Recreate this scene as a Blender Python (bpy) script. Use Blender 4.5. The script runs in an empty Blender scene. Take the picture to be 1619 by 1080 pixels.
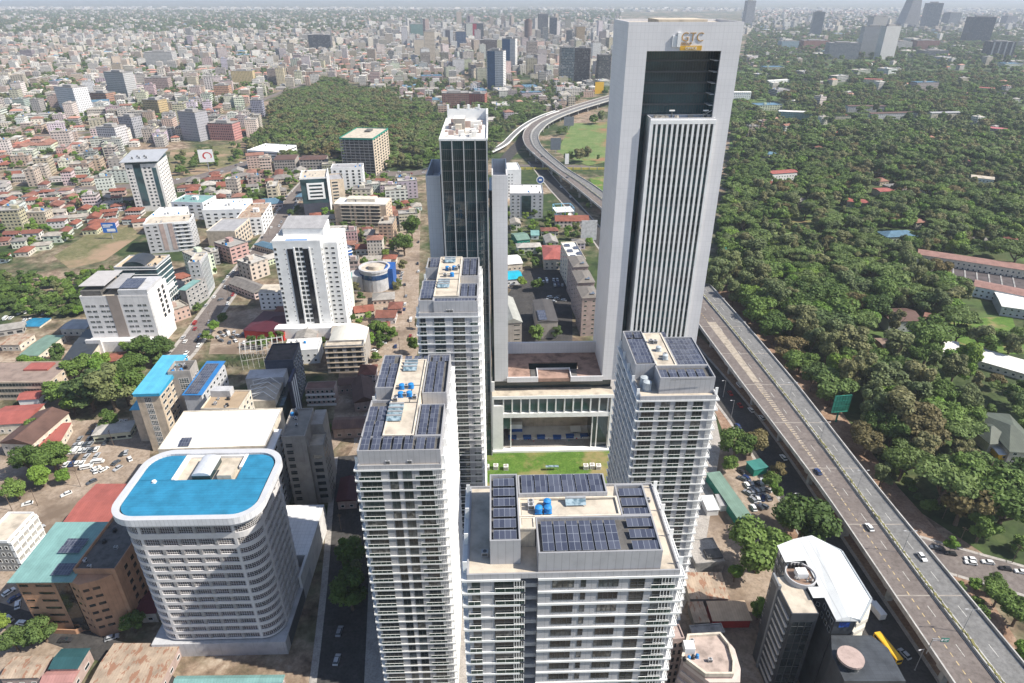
import bpy, bmesh, math, random
from mathutils import Vector, Matrix
random.seed(7)
SC = bpy.context.scene
COL = SC.collection
R = math.radians
# ---------------------------------------------------------------- calibrated drone camera
F, CX, CY, TH, CAMH = 1033., 809.5, 540., R(28.12), 195.
c_, s_ = math.cos(TH), math.sin(TH)
def at(px, py, z=0.):
    """world point at height z that the surveyed photo pixel shows"""
    u, v = (px - CX) / F, (CY - py) / F
    r = (u, c_ + v * s_, -s_ + v * c_)
    t = (z - CAMH) / r[2]
    return Vector((r[0] * t, r[1] * t, z))
def proj(x, y, z):
    z -= CAMH
    d = y * c_ - z * s_
    if d < 1: return (-9999, -9999)
    return (CX + F * x / d, CY - F * (y * s_ + z * c_) / d)
def inview(x, y, z=0, m=30):
    p = proj(x, y, z)
    return -m < p[0] < 1619 + m and -m < p[1] < 1080 + m
def Q(ox, oy, s):
    return lambda x, y: (ox + x / s, oy + y / s)
CAM = Vector((0, 0, CAMH))
# ---------------------------------------------------------------- mesh builder
class MB:
    def __init__(s): s.v, s.f, s.m, s.uv = [], [], [], []
    def face(s, pts, mi=0, uv=None):
        n = len(s.v); s.v += [tuple(p) for p in pts]
        s.f.append(tuple(range(n, n + len(pts)))); s.m.append(mi)
        s.uv.append(uv if uv else [(0, 0)] * len(pts))
    def wallq(s, a, b, z0, z1, mi=0):
        """vertical quad from a to b seen from its right-hand outside (a left, b right), uv in metres"""
        L = math.hypot(b[0] - a[0], b[1] - a[1])
        s.face([(a[0], a[1], z0), (b[0], b[1], z0), (b[0], b[1], z1), (a[0], a[1], z1)], mi, [(0, z0), (L, z0), (L, z1), (0, z1)])
    def prism(s, poly, z0, z1, mi=0, top=None, bottom=True, topz=None):
        """poly counter-clockwise"""
        n = len(poly)
        for i in range(n): s.wallq(poly[i], poly[(i + 1) % n], z0, z1, mi)
        s.face([(p[0], p[1], z1) for p in poly], mi if top is None else top, [(p[0], p[1]) for p in poly])
        if bottom: s.face([(p[0], p[1], z0) for p in reversed(poly)], mi)
    def box(s, x0, x1, y0, y1, z0, z1, mi=0, top=None):
        s.prism([(x0, y0), (x1, y0), (x1, y1), (x0, y1)], z0, z1, mi, top)
    def ring(s, outer, inner, z0, z1, mi=0):
        n = len(outer)
        for i in range(n):
            j = (i + 1) % n
            s.wallq(outer[i], outer[j], z0, z1, mi)
            s.wallq(inner[j], inner[i], z0, z1, mi)
            s.face([(*outer[i], z1), (*outer[j], z1), (*inner[j], z1), (*inner[i], z1)], mi)
            s.face([(*outer[j], z0), (*outer[i], z0), (*inner[i], z0), (*inner[j], z0)], mi)
    def rring(s, x0, x1, y0, y1, t, z0, z1, mi=0):
        s.ring([(x0, y0), (x1, y0), (x1, y1), (x0, y1)], [(x0 + t, y0 + t), (x1 - t, y0 + t), (x1 - t, y1 - t), (x0 + t, y1 - t)], z0, z1, mi)
    def tube(s, p, q, r0, r1=None, n=8, mi=0, caps=True):
        r1 = r0 if r1 is None else r1
        p, q = Vector(p), Vector(q); d = (q - p)
        if d.length < 1e-6: return
        d.normalize()
        a = d.orthogonal().normalized(); b = d.cross(a)
        A = [p + (a * math.cos(2 * math.pi * i / n) + b * math.sin(2 * math.pi * i / n)) * r0 for i in range(n)]
        B = [q + (a * math.cos(2 * math.pi * i / n) + b * math.sin(2 * math.pi * i / n)) * r1 for i in range(n)]
        for i in range(n):
            j = (i + 1) % n
            s.face([A[i], A[j], B[j], B[i]], mi)
        if caps:
            s.face(list(reversed(A)), mi); s.face(B, mi)
    def bar(s, p, q, w, h=None, mi=0):
        """square bar"""
        s.tube(p, q, w * .7071, None, 4, mi)
    def append(s, o, M=None):
        n = len(s.v)
        s.v += [tuple(M @ Vector(p)) for p in o.v] if M else o.v
        s.f += [tuple(i + n for i in f) for f in o.f]; s.m += o.m; s.uv += o.uv
    def mesh(s, name, mats, smooth=False):
        me = bpy.data.meshes.new(name)
        me.from_pydata(s.v, [], s.f)
        for m in (mats if isinstance(mats, (list, tuple)) else [mats]): me.materials.append(m)
        me.polygons.foreach_set('material_index', s.m)
        uvl = me.uv_layers.new(name='UVMap')
        flat = [c for f in s.uv for p in f for c in p]
        uvl.data.foreach_set('uv', flat)
        if smooth: me.polygons.foreach_set('use_smooth', [True] * len(s.f))
        me.update()
        return me
    def build(s, name, mats, parent=None, smooth=False):
        return link(name, s.mesh(name, mats, smooth), parent)
def link(name, data, parent=None):
    o = bpy.data.objects.new(name, data); COL.objects.link(o)
    if parent is not None: o.parent = parent
    return o
def tag(o, label, cat, group=None):
    o['label'] = label; o['category'] = cat
    if group: o['group'] = group
    return o
def thing(name, label, cat, loc=(0, 0, 0), rz=0., group=None):
    o = link(name, None); o.location = loc; o.rotation_euler = (0, 0, rz)
    o.empty_display_size = .5
    return tag(o, label, cat, group)
def struct(o, kind='structure'):
    o['kind'] = kind; return o
def copy_tree(o, parent=None):
    c = o.copy(); COL.objects.link(c)
    if parent is not None: c.parent = parent
    for ch in o.children: copy_tree(ch, c)
    return c
# ---------------------------------------------------------------- materials
MC = {}
def newmat(name):
    m = bpy.data.materials.new(name); m.use_nodes = True
    nt = m.node_tree; nt.nodes.clear()
    out = nt.nodes.new('ShaderNodeOutputMaterial'); b = nt.nodes.new('ShaderNodeBsdfPrincipled')
    nt.links.new(b.outputs[0], out.inputs['Surface'])
    return m, nt, b
def N(nt, t, **k):
    n = nt.nodes.new(t)
    for a, v in k.items(): setattr(n, a, v)
    return n
def L(nt, a, b): nt.links.new(a, b)
def mathn(nt, op, a, b=None, c=None):
    n = N(nt, 'ShaderNodeMath', operation=op)
    for i, v in enumerate((a, b, c)):
        if v is None: continue
        if isinstance(v, (int, float)): n.inputs[i].default_value = v
        else: L(nt, v, n.inputs[i])
    return n.outputs[0]
def mixc(nt, fac, a, b, mode='MIX'):
    n = N(nt, 'ShaderNodeMix', data_type='RGBA', blend_type=mode)
    for sock, v in ((n.inputs[0], fac), (n.inputs[6], a), (n.inputs[7], b)):
        if isinstance(v, (int, float)): sock.default_value = v
        elif isinstance(v, tuple): sock.default_value = (*v[:3], 1)
        else: L(nt, v, sock)
    return n.outputs[2]
def noise(nt, scale, detail=4, rough=.55, vec=None, dist=0):
    n = N(nt, 'ShaderNodeTexNoise'); n.inputs['Scale'].default_value = scale
    n.inputs['Detail'].default_value = detail; n.inputs['Roughness'].default_value = rough
    n.inputs['Distortion'].default_value = dist
    if vec is not None: L(nt, vec, n.inputs['Vector'])
    return n.outputs['Fac']
def pos(nt): return N(nt, 'ShaderNodeNewGeometry').outputs['Position']
def ramp(nt, fac, stops):
    n = N(nt, 'ShaderNodeValToRGB'); e = n.color_ramp.elements
    while len(e) < len(stops): e.new(.5)
    for i, (p, c) in enumerate(stops):
        e[i].position = p; e[i].color = (*c[:3], 1)
    L(nt, fac, n.inputs[0]); return n.outputs[0]
def scalev(nt, vec, s):
    n = N(nt, 'ShaderNodeVectorMath', operation='MULTIPLY'); L(nt, vec, n.inputs[0]); n.inputs[1].default_value = s
    return n.outputs[0]
def plain(name, col, rough=.75, spec=.3, var=.12, scale=.35, metal=0., streak=False, grid=None, gs=1.):
    """painted, rendered or concrete surface: a weathered base colour; grid = (horizontal, vertical) panel joints in metres"""
    if name in MC: return MC[name]
    m, nt, b = newmat(name)
    p = pos(nt)
    f1 = noise(nt, scale, 5, .6, p)
    col2 = tuple(c * (1 - 2.2 * var) for c in col); col3 = tuple(min(1, c * (1 + var)) for c in col)
    cc = ramp(nt, f1, [(.3, col2), (.52, col), (.72, col3)])
    if streak:
        f2 = noise(nt, 1., 3, .6, scalev(nt, p, (1.3, 1.3, .06)))
        cc = mixc(nt, mathn(nt, 'MULTIPLY', mathn(nt, 'GREATER_THAN', f2, .6), .28 * gs * gs), cc, tuple(c * .55 for c in col))
    if grid:
        uvn = N(nt, 'ShaderNodeUVMap'); sx = N(nt, 'ShaderNodeSeparateXYZ'); L(nt, uvn.outputs[0], sx.inputs[0])
        g = None
        for i, g_ in enumerate(grid):
            if not g_: continue
            fr = mathn(nt, 'FRACT', mathn(nt, 'DIVIDE', sx.outputs[i], g_))
            t = mathn(nt, 'LESS_THAN', fr, min(.12 / g_ if g_ > 1 else .06, .12))
            g = t if g is None else mathn(nt, 'MAXIMUM', g, t)
        cell = N(nt, 'ShaderNodeTexWhiteNoise', noise_dimensions='2D')
        cv = N(nt, 'ShaderNodeCombineXYZ')
        for i in (0, 1): L(nt, mathn(nt, 'FLOOR', mathn(nt, 'DIVIDE', sx.outputs[i], grid[i] or 50.)), cv.inputs[i])
        L(nt, cv.outputs[0], cell.inputs['Vector'])
        cc = mixc(nt, mathn(nt, 'MULTIPLY', cell.outputs['Value'], .12 * gs), cc, tuple(c * .6 for c in col))
        cc = mixc(nt, mathn(nt, 'MULTIPLY', g, .45 * gs), cc, tuple(c * .45 for c in col))
    L(nt, cc, b.inputs['Base Color'])
    b.inputs['Roughness'].default_value = rough; b.inputs['Specular IOR Level'].default_value = spec
    b.inputs['Metallic'].default_value = metal
    MC[name] = m; return m
def glass(name, col=(.015, .022, .026), rough=.06, spec=.6, var=.5, scale=(.25, .25, .3), light=(.06, .07, .075)):
    """dark window glass with rooms behind it and, on some, reflections painted in as uneven tone"""
    if name in MC: return MC[name]
    m, nt, b = newmat(name)
    f1 = noise(nt, 1., 2, .5, scalev(nt, pos(nt), scale))
    L(nt, ramp(nt, f1, [(.42, col), (.6, tuple(a + (l - a) * var for a, l in zip(col, light)))]), b.inputs['Base Color'])
    b.inputs['Roughness'].default_value = rough; b.inputs['Specular IOR Level'].default_value = spec
    MC[name] = m; return m
def ribbed(name, col, pitch=.9, axis='X', rough=.5, var=.18, rust=None):
    """corrugated sheet roof; ribs as darker lines in the colour, uneven weathering by sheet"""
    if name in MC: return MC[name]
    m, nt, b = newmat(name)
    uvn = N(nt, 'ShaderNodeTexCoord').outputs['Object']
    sx = N(nt, 'ShaderNodeSeparateXYZ'); L(nt, uvn, sx.inputs[0])
    a = sx.outputs['X' if axis == 'X' else 'Y']
    fr = mathn(nt, 'FRACT', mathn(nt, 'DIVIDE', a, pitch))
    line = mathn(nt, 'LESS_THAN', fr, .12)
    sheet = N(nt, 'ShaderNodeTexWhiteNoise', noise_dimensions='1D'); L(nt, mathn(nt, 'FLOOR', mathn(nt, 'DIVIDE', a, pitch * 2.)), sheet.inputs['W'])
    f1 = noise(nt, .25, 5, .62, pos(nt))
    cc = ramp(nt, f1, [(.3, tuple(c * (1 - 2 * var) for c in col)), (.55, col), (.75, tuple(min(1, c * (1 + var)) for c in col))])
    cc = mixc(nt, mathn(nt, 'MULTIPLY', sheet.outputs['Value'], .25), cc, tuple(c * .55 for c in col))
    if rust:
        f2 = noise(nt, .6, 5, .65, scalev(nt, pos(nt), (1, .35, 1)))
        cc = mixc(nt, mathn(nt, 'MULTIPLY', mathn(nt, 'GREATER_THAN', f2, .55), .8), cc, rust)
    cc = mixc(nt, mathn(nt, 'MULTIPLY', line, .35), cc, tuple(c * .4 for c in col))
    L(nt, cc, b.inputs['Base Color']); b.inputs['Roughness'].default_value = rough
    b.inputs['Specular IOR Level'].default_value = .3
    MC[name] = m; return m
def solarmat():
    """photovoltaic module: dark blue cells with pale frame lines, uv in metres"""
    if 'solar' in MC: return MC['solar']
    m, nt, b = newmat('solar')
    uvn = N(nt, 'ShaderNodeUVMap'); sx = N(nt, 'ShaderNodeSeparateXYZ'); L(nt, uvn.outputs[0], sx.inputs[0])
    g = None
    for i, (g_, t_) in enumerate(((1.05, .035), (2.0, .022))):
        fr = mathn(nt, 'FRACT', mathn(nt, 'DIVIDE', sx.outputs[i], g_))
        t = mathn(nt, 'LESS_THAN', mathn(nt, 'ABSOLUTE', mathn(nt, 'SUBTRACT', fr, .5)), .5 - t_ / 1.)
        g = t if g is None else mathn(nt, 'MINIMUM', g, t)
    cell = N(nt, 'ShaderNodeTexWhiteNoise', noise_dimensions='3D'); cv = N(nt, 'ShaderNodeCombineXYZ')
    L(nt, mathn(nt, 'FLOOR', mathn(nt, 'DIVIDE', sx.outputs[0], 1.05)), cv.inputs[0]); L(nt, mathn(nt, 'FLOOR', mathn(nt, 'DIVIDE', sx.outputs[1], 2.)), cv.inputs[1])
    L(nt, N(nt, 'ShaderNodeObjectInfo').outputs['Random'], cv.inputs[2]); L(nt, cv.outputs[0], cell.inputs['Vector'])
    cc = mixc(nt, cell.outputs['Value'], (.042, .048, .075), (.085, .094, .128))
    cc = mixc(nt, g, (.24, .26, .3), cc)
    L(nt, cc, b.inputs['Base Color']); b.inputs['Roughness'].default_value = .18; b.inputs['Specular IOR Level'].default_value = .7
    MC['solar'] = m; return m
def facade(name, mode):
    """distant facade: bays and storeys of windows laid out from the wall's own metres (UV). mode 'OBJ' reads colour and bay sizes from the object, 'ATTR' from the mesh"""
    if name in MC: return MC[name]
    m, nt, b = newmat(name)
    uvn = N(nt, 'ShaderNodeUVMap'); sx = N(nt, 'ShaderNodeSeparateXYZ'); L(nt, uvn.outputs[0], sx.inputs[0])
    if mode == 'OBJ':
        oi = N(nt, 'ShaderNodeObjectInfo'); colr = oi.outputs['Color']; rnd = oi.outputs['Random']
        pr = []
        for a in ('bay', 'storey', 'wide', 'tall'):
            pr.append(N(nt, 'ShaderNodeAttribute', attribute_type='OBJECT', attribute_name=a).outputs['Fac'])
    else:
        ca = N(nt, 'ShaderNodeAttribute', attribute_type='GEOMETRY', attribute_name='wallcol'); colr = ca.outputs['Color']
        rnd = ca.outputs['Fac']
        wa = N(nt, 'ShaderNodeAttribute', attribute_type='GEOMETRY', attribute_name='winpar').outputs['Vector']
        sw = N(nt, 'ShaderNodeSeparateXYZ'); L(nt, wa, sw.inputs[0])
        pr = [sw.outputs[0], 3.3, sw.outputs[1], sw.outputs[2]]
    u = mathn(nt, 'DIVIDE', sx.outputs[0], pr[0]); v = mathn(nt, 'DIVIDE', sx.outputs[1], pr[1])
    mu = mathn(nt, 'LESS_THAN', mathn(nt, 'ABSOLUTE', mathn(nt, 'SUBTRACT', mathn(nt, 'FRACT', u), .5)), mathn(nt, 'MULTIPLY', pr[2], .5))
    mv = mathn(nt, 'LESS_THAN', mathn(nt, 'ABSOLUTE', mathn(nt, 'SUBTRACT', mathn(nt, 'FRACT', v), .55)), mathn(nt, 'MULTIPLY', pr[3], .5))
    win = mathn(nt, 'MULTIPLY', mu, mv)
    cv = N(nt, 'ShaderNodeCombineXYZ'); L(nt, mathn(nt, 'FLOOR', u), cv.inputs[0]); L(nt, mathn(nt, 'FLOOR', v), cv.inputs[1]); L(nt, rnd, cv.inputs[2])
    wn = N(nt, 'ShaderNodeTexWhiteNoise', noise_dimensions='3D'); L(nt, cv.outputs[0], wn.inputs['Vector'])
    f1 = noise(nt, .15, 4, .6, pos(nt))
    wall = mixc(nt, mathn(nt, 'MULTIPLY', f1, .45), colr, mixc(nt, 1., colr, (.62, .58, .54), 'MULTIPLY'))
    slab = mathn(nt, 'LESS_THAN', mathn(nt, 'FRACT', v), .07)
    wall = mixc(nt, mathn(nt, 'MULTIPLY', slab, .25), wall, (.2, .19, .18))
    wc = mixc(nt, mathn(nt, 'POWER', wn.outputs['Value'], 4.), (.018, .024, .03), (.22, .21, .2))
    L(nt, mixc(nt, win, wall, wc), b.inputs['Base Color'])
    L(nt, mathn(nt, 'SUBTRACT', .8, mathn(nt, 'MULTIPLY', win, .65)), b.inputs['Roughness'])
    b.inputs['Specular IOR Level'].default_value = .35
    MC[name] = m; return m
def objcol(name, rough=.7, spec=.3, tiles=False, coat=0.):
    """object colour with weathering"""
    if name in MC: return MC[name]
    m, nt, b = newmat(name)
    oi = N(nt, 'ShaderNodeObjectInfo')
    f1 = noise(nt, .3, 5, .65, pos(nt))
    cc = mixc(nt, ramp(nt, f1, [(.3, (0, 0, 0)), (.75, (1, 1, 1))]), mixc(nt, 1., oi.outputs['Color'], (.55, .55, .55), 'MULTIPLY'), oi.outputs['Color'])
    if tiles:
        f2 = noise(nt, 1.4, 3, .7, pos(nt)); cc = mixc(nt, mathn(nt, 'MULTIPLY', f2, .5), cc, mixc(nt, 1., cc, (.45, .4, .4), 'MULTIPLY'))
    L(nt, cc if coat == 0 else oi.outputs['Color'], b.inputs['Base Color'])
    b.inputs['Roughness'].default_value = rough; b.inputs['Specular IOR Level'].default_value = spec
    b.inputs['Coat Weight'].default_value = coat
    MC[name] = m; return m
# common palette (real-world base colours)
WHITE = plain('white_paint', (.78, .78, .77), .6, .35, .06, .2)
WHITEB = plain('white_bright', (.83, .83, .81), .6, .35, .05, .2)
CREAM = plain('cream_render', (.6, .54, .45), .85, .2, .14, .3, streak=True)
SCREED = plain('roof_screed', (.5, .44, .36), .9, .15, .16, .25)
SCREEDW = plain('roof_white_membrane', (.72, .7, .66), .85, .2, .1, .15)
CONC = plain('grey_concrete', (.32, .31, .3), .9, .2, .2, .3, streak=True)
DCONC = plain('dark_concrete', (.12, .115, .11), .9, .2, .2, .4)
BROWNW = plain('brown_render', (.42, .24, .15), .85, .2, .1, .3, streak=True)
PINKISH = plain('pinkish_brown_render', (.4, .31, .28), .85, .2, .12, .3, streak=True)
BEIGE = plain('beige_render', (.52, .43, .33), .85, .2, .14, .3, streak=True)
TAUPE = plain('taupe_render', (.36, .33, .3), .85, .2, .1, .3, streak=True)
GREYW = plain('grey_render', (.46, .46, .47), .8, .25, .1, .3, streak=True)
GREYD = plain('slate_cladding', (.055, .062, .072), .45, .4, .2, .3, grid=(2.4, 1.2))
CLAD = plain('pale_stone_cladding', (.68, .67, .68), .55, .35, .03, .1, grid=(1.5, 2.25), gs=.5, streak=True)
PANEL = plain('light_grey_panel', (.41, .41, .425), .6, .35, .05, .4, grid=(1.4, 0))
STEEL = plain('grey_steel', (.38, .39, .4), .45, .5, .1, 1., metal=.3)
DSTEEL = plain('dark_steel', (.08, .085, .09), .5, .5, .1, 1.)
GLASS = glass('window_glass')
GLASSB = glass('blue_green_glass', (.012, .024, .028), .04, .7, .5, (.12, .12, .2), (.05, .085, .09))
GLASSD = glass('tower_glass', (.012, .028, .034), .04, .65, .9, (.05, .05, .09), (.05, .1, .11))  # teal reflections put into the uneven base colour
CURT = glass('curtained_glass', (.12, .12, .12), .1, .5, .8, (.8, .8, .8), (.4, .39, .36))
BLUEROOF = ribbed('blue_roof', (.03, .22, .38), 1.1, 'Y', .5, .15)
BLUEROOF2 = ribbed('light_blue_roof', (.1, .42, .6), .8, 'X', .5, .08)
TEALROOF = ribbed('teal_roof', (.2, .36, .34), 1., 'X', .5, .12)
REDROOF = ribbed('red_sheet_roof', (.36, .11, .09), 1., 'X', .6, .12)
GREENROOF = ribbed('green_sheet_roof', (.17, .26, .21), 1., 'X', .6, .12)
BROWNROOF = ribbed('brown_sheet_roof', (.13, .075, .06), 1., 'X', .7, .15)
GREYROOF = ribbed('grey_sheet_roof', (.38, .37, .37), 1., 'X', .5, .12)
WHITEROOF = ribbed('white_sheet_roof', (.72, .74, .74), 2.4, 'X', .45, .05)
RUSTROOF = ribbed('rusty_sheet_roof', (.42, .33, .25), .9, 'X', .8, .2, rust=(.26, .12, .07))
TILE = objcol('roof_tiles', .8, .2, True)
SHEETC = objcol('coloured_sheet', .65, .25)
PAINTC = objcol('car_paint', .3, .5, coat=.4)
SOLAR = solarmat()
FAC = facade('facade_windows', 'OBJ')
FACM = facade('facade_windows_far', 'ATTR')
RUBBER = plain('black_rubber', (.02, .02, .02), .8, .3, .1, 1.)
TANKB = plain('blue_plastic', (.02, .2, .5), .5, .4, .1, 1.)
TANKD = plain('black_plastic', (.025, .025, .028), .5, .4, .1, 1.)
YELLOW = plain('yellow_paint', (.72, .42, .02), .5, .4, .06, .5)
REDP = plain('red_paint', (.5, .03, .03), .5, .4, .08, .5)
BLUEP = plain('blue_paint', (.015, .09, .32), .5, .4, .08, .5)
GREENP = plain('green_paint', (.02, .22, .16), .6, .4, .15, .5)
GOLD = plain('gold_letters', (.45, .25, .06), .4, .5, .05, 1.)
# ---------------------------------------------------------------- camera, sun, sky, air
cd = bpy.data.cameras.new('camera'); cam = bpy.data.objects.new('camera', cd); COL.objects.link(cam)
cam.location = CAM; cam.rotation_euler = (R(90) - TH, 0, 0)
cd.sensor_width = 36; cd.lens = F / 1619 * 36; cd.clip_start = 1; cd.clip_end = 60000
SC.camera = cam
SUNV = Vector((.684, -.14, .725)).normalized()
sd = bpy.data.lights.new('sun', 'SUN'); sd.energy = 5; sd.angle = R(.5); sd.color = (1, .94, .84)
so = bpy.data.objects.new('sun', sd); COL.objects.link(so); so.location = (200, 0, 400)
so.rotation_euler = (-SUNV).to_track_quat('-Z', 'Y').to_euler()
w = bpy.data.worlds.new('World'); SC.world = w; w.use_nodes = True
wn = w.node_tree; wn.nodes.clear()
sky = wn.nodes.new('ShaderNodeTexSky'); sky.sky_type = 'NISHITA'; sky.sun_disc = False
sky.sun_elevation = math.asin(SUNV.z); sky.sun_rotation = math.atan2(SUNV.x, SUNV.y)
sky.altitude = 1700; sky.dust_density = 3.5; sky.ozone_density = .5
bg = wn.nodes.new('ShaderNodeBackground'); bg.inputs[1].default_value = .12
wo = wn.nodes.new('ShaderNodeOutputWorld')
wn.links.new(sky.outputs[0], bg.inputs[0]); wn.links.new(bg.outputs[0], wo.inputs[0])
SC.view_settings.view_transform = 'Standard'; SC.view_settings.look = 'None'
SC.view_settings.exposure = .6; SC.view_settings.gamma = 1
SC.cycles.max_bounces = 5; SC.cycles.diffuse_bounces = 3; SC.cycles.glossy_bounces = 2; SC.cycles.transmission_bounces = 3
SC.cycles.volume_bounces = 0; SC.cycles.transparent_max_bounces = 6; SC.cycles.use_denoising = True
SC.cycles.caustics_reflective = False; SC.cycles.caustics_refractive = False
HAZE = 8e-5
mb = MB(); mb.box(-17000, 17000, -800, 23800, -1.2, 262)
hz = struct(mb.build('haze', []), 'stuff')
hm = bpy.data.materials.new('haze_air'); hm.use_nodes = True; hn = hm.node_tree; hn.nodes.clear()
pv = hn.nodes.new('ShaderNodeVolumePrincipled'); pv.inputs['Color'].default_value = (.8, .88, 1, 1)
pv.inputs['Density'].default_value = HAZE; pv.inputs['Anisotropy'].default_value = .1
ho = hn.nodes.new('ShaderNodeOutputMaterial'); hn.links.new(pv.outputs[0], ho.inputs['Volume'])
hz.data.materials.append(hm)
# ---------------------------------------------------------------- ground and roads
m, nt, b = newmat('ground')
P = pos(nt)
n1 = noise(nt, .012, 6, .62, P); n2 = noise(nt, .11, 5, .6, P, .4); n3 = noise(nt, .0016, 4, .55, P)
n4 = noise(nt, .5, 4, .7, P)
dirt = ramp(nt, mathn(nt, 'ADD', mathn(nt, 'MULTIPLY', n2, .65), mathn(nt, 'MULTIPLY', n4, .35)), [(.34, (.08, .06, .045)), (.46, (.2, .145, .105)), (.54, (.3, .23, .17)), (.66, (.45, .38, .3))])
green = ramp(nt, n2, [(.3, (.025, .04, .018)), (.55, (.05, .075, .03)), (.75, (.1, .11, .05))])
gm = ramp(nt, mathn(nt, 'ADD', mathn(nt, 'MULTIPLY', n1, .75), mathn(nt, 'MULTIPLY', n3, .3)), [(.46, (0, 0, 0)), (.56, (1, 1, 1))])
cc = mixc(nt, gm, dirt, green)
L(nt, cc, b.inputs['Base Color']); b.inputs['Roughness'].default_value = .95; b.inputs['Specular IOR Level'].default_value = .1
GROUND = m
g = MB(); g.face([(-16500, -700, 0), (16500, -700, 0), (16500, 23500, 0), (-16500, 23500, 0)])
struct(g.build('ground', [GROUND]))
def groundmat(name, stops, scale=.2, rough=.92, extra=None):
    m, nt, b = newmat(name)
    f = noise(nt, scale, 6, .65, pos(nt)); cc = ramp(nt, f, stops)
    f2 = noise(nt, scale * 6, 4, .75, pos(nt)); cc = mixc(nt, ramp(nt, f2, [(.42, (0, 0, 0)), (.7, (.75, .75, .75))]), cc, tuple(c * .6 for c in stops[0][1]))
    if extra:
        f3 = noise(nt, scale * .3, 4, .6, pos(nt)); cc = mixc(nt, ramp(nt, f3, [(.5, (0, 0, 0)), (.62, (1, 1, 1))]), cc, extra)
    L(nt, cc, b.inputs['Base Color']); b.inputs['Roughness'].default_value = rough; b.inputs['Specular IOR Level'].default_value = .2
    return m
ASPH = groundmat('asphalt', [(.3, (.045, .043, .042)), (.55, (.07, .066, .064)), (.75, (.1, .093, .088))], .15, .85)
ASPHD = groundmat('asphalt_pale', [(.3, (.14, .118, .108)), (.55, (.18, .155, .143)), (.75, (.215, .19, .175))], .1, .85)
ASPHG = groundmat('asphalt_grey', [(.3, (.15, .148, .145)), (.55, (.19, .188, .185)), (.75, (.225, .222, .218))], .1, .85)
DIRT = groundmat('dry_earth', [(.3, (.2, .12, .08)), (.5, (.3, .2, .14)), (.72, (.4, .3, .23))], .15)
DIRTP = groundmat('pale_earth', [(.3, (.24, .18, .13)), (.5, (.34, .27, .21)), (.72, (.42, .35, .29))], .1, extra=(.16, .12, .09))
REDD = groundmat('red_earth', [(.3, (.2, .08, .05)), (.5, (.3, .13, .08)), (.72, (.36, .2, .13))], .1)
LAWN = groundmat('lawn_grass', [(.3, (.06, .12, .02)), (.5, (.095, .18, .03)), (.72, (.18, .25, .06))], .2, extra=(.24, .2, .09))
FIELD2 = groundmat('dry_field_grass', [(.3, (.1, .11, .045)), (.5, (.17, .16, .08)), (.72, (.3, .24, .15))], .06, extra=(.3, .21, .14))
FIELD = groundmat('field_grass', [(.3, (.09, .15, .04)), (.5, (.15, .21, .07)), (.72, (.24, .25, .11))], .05, extra=(.27, .14, .08))
FLOORF = groundmat('woodland_floor', [(.3, (.03, .05, .018)), (.5, (.06, .085, .03)), (.72, (.12, .12, .055))], .05, extra=(.1, .16, .045))
PAVE = groundmat('concrete_paving', [(.3, (.3, .28, .26)), (.5, (.4, .37, .34)), (.72, (.48, .45, .42))], .3)
PLAINS = groundmat('plains_grass', [(.3, (.1, .1, .06)), (.5, (.14, .14, .085)), (.72, (.18, .17, .11))], .0012)
ZL = [.0]
def sheet(name, pts, mat, z=None, world=False):
    """flat ground patch; pts as surveyed pixels on the ground (or world xy)"""
    if z is None: ZL[0] += .006; z = .02 + ZL[0]
    P_ = [(p[0], p[1], z) if world else tuple(at(p[0], p[1], z)) for p in pts]
    a = sum(P_[i][0] * P_[(i + 1) % len(P_)][1] - P_[(i + 1) % len(P_)][0] * P_[i][1] for i in range(len(P_)))
    if a < 0: P_.reverse()
    mb = MB(); mb.face(P_)
    return struct(mb.build(name, [mat]))
def strip_pts(pl, w):
    """offset polyline (world xy) to left and right by w/2"""
    Lp, Rp = [], []
    for i, p in enumerate(pl):
        a = Vector(pl[max(0, i - 1)][:2]); b_ = Vector(pl[min(len(pl) - 1, i + 1)][:2])
        d = (b_ - a).normalized(); n = Vector((-d.y, d.x)); ww = w[i] if isinstance(w, list) else w
        Lp.append((p[0] + n.x * ww / 2, p[1] + n.y * ww / 2)); Rp.append((p[0] - n.x * ww / 2, p[1] - n.y * ww / 2))
    return Lp, Rp
def smooth_line(pl, it=2):
    pl = [Vector(p[:2]) for p in pl]
    for _ in range(it):
        q = [pl[0]]
        for i in range(len(pl) - 1):
            q += [pl[i] * .75 + pl[i + 1] * .25, pl[i] * .25 + pl[i + 1] * .75]
        q.append(pl[-1]); pl = q
    return [(p.x, p.y) for p in pl]
ROADS, RN = [], []
def road(name, px, w, mat, z=None, it=1, world=False):
    if z is None: ZL[0] += .006; z = .02 + ZL[0]
    pl = px if world else [tuple(at(p[0], p[1]))[:2] for p in px]
    pl = smooth_line(pl, it); ROADS.append((pl, w)); RN.append(name)
    Lp, Rp = strip_pts(pl, w); mb = MB()
    for i in range(len(pl) - 1):
        mb.face([(*Rp[i], z), (*Rp[i + 1], z), (*Lp[i + 1], z), (*Lp[i], z)])
    return struct(mb.build(name, [mat]))
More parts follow.
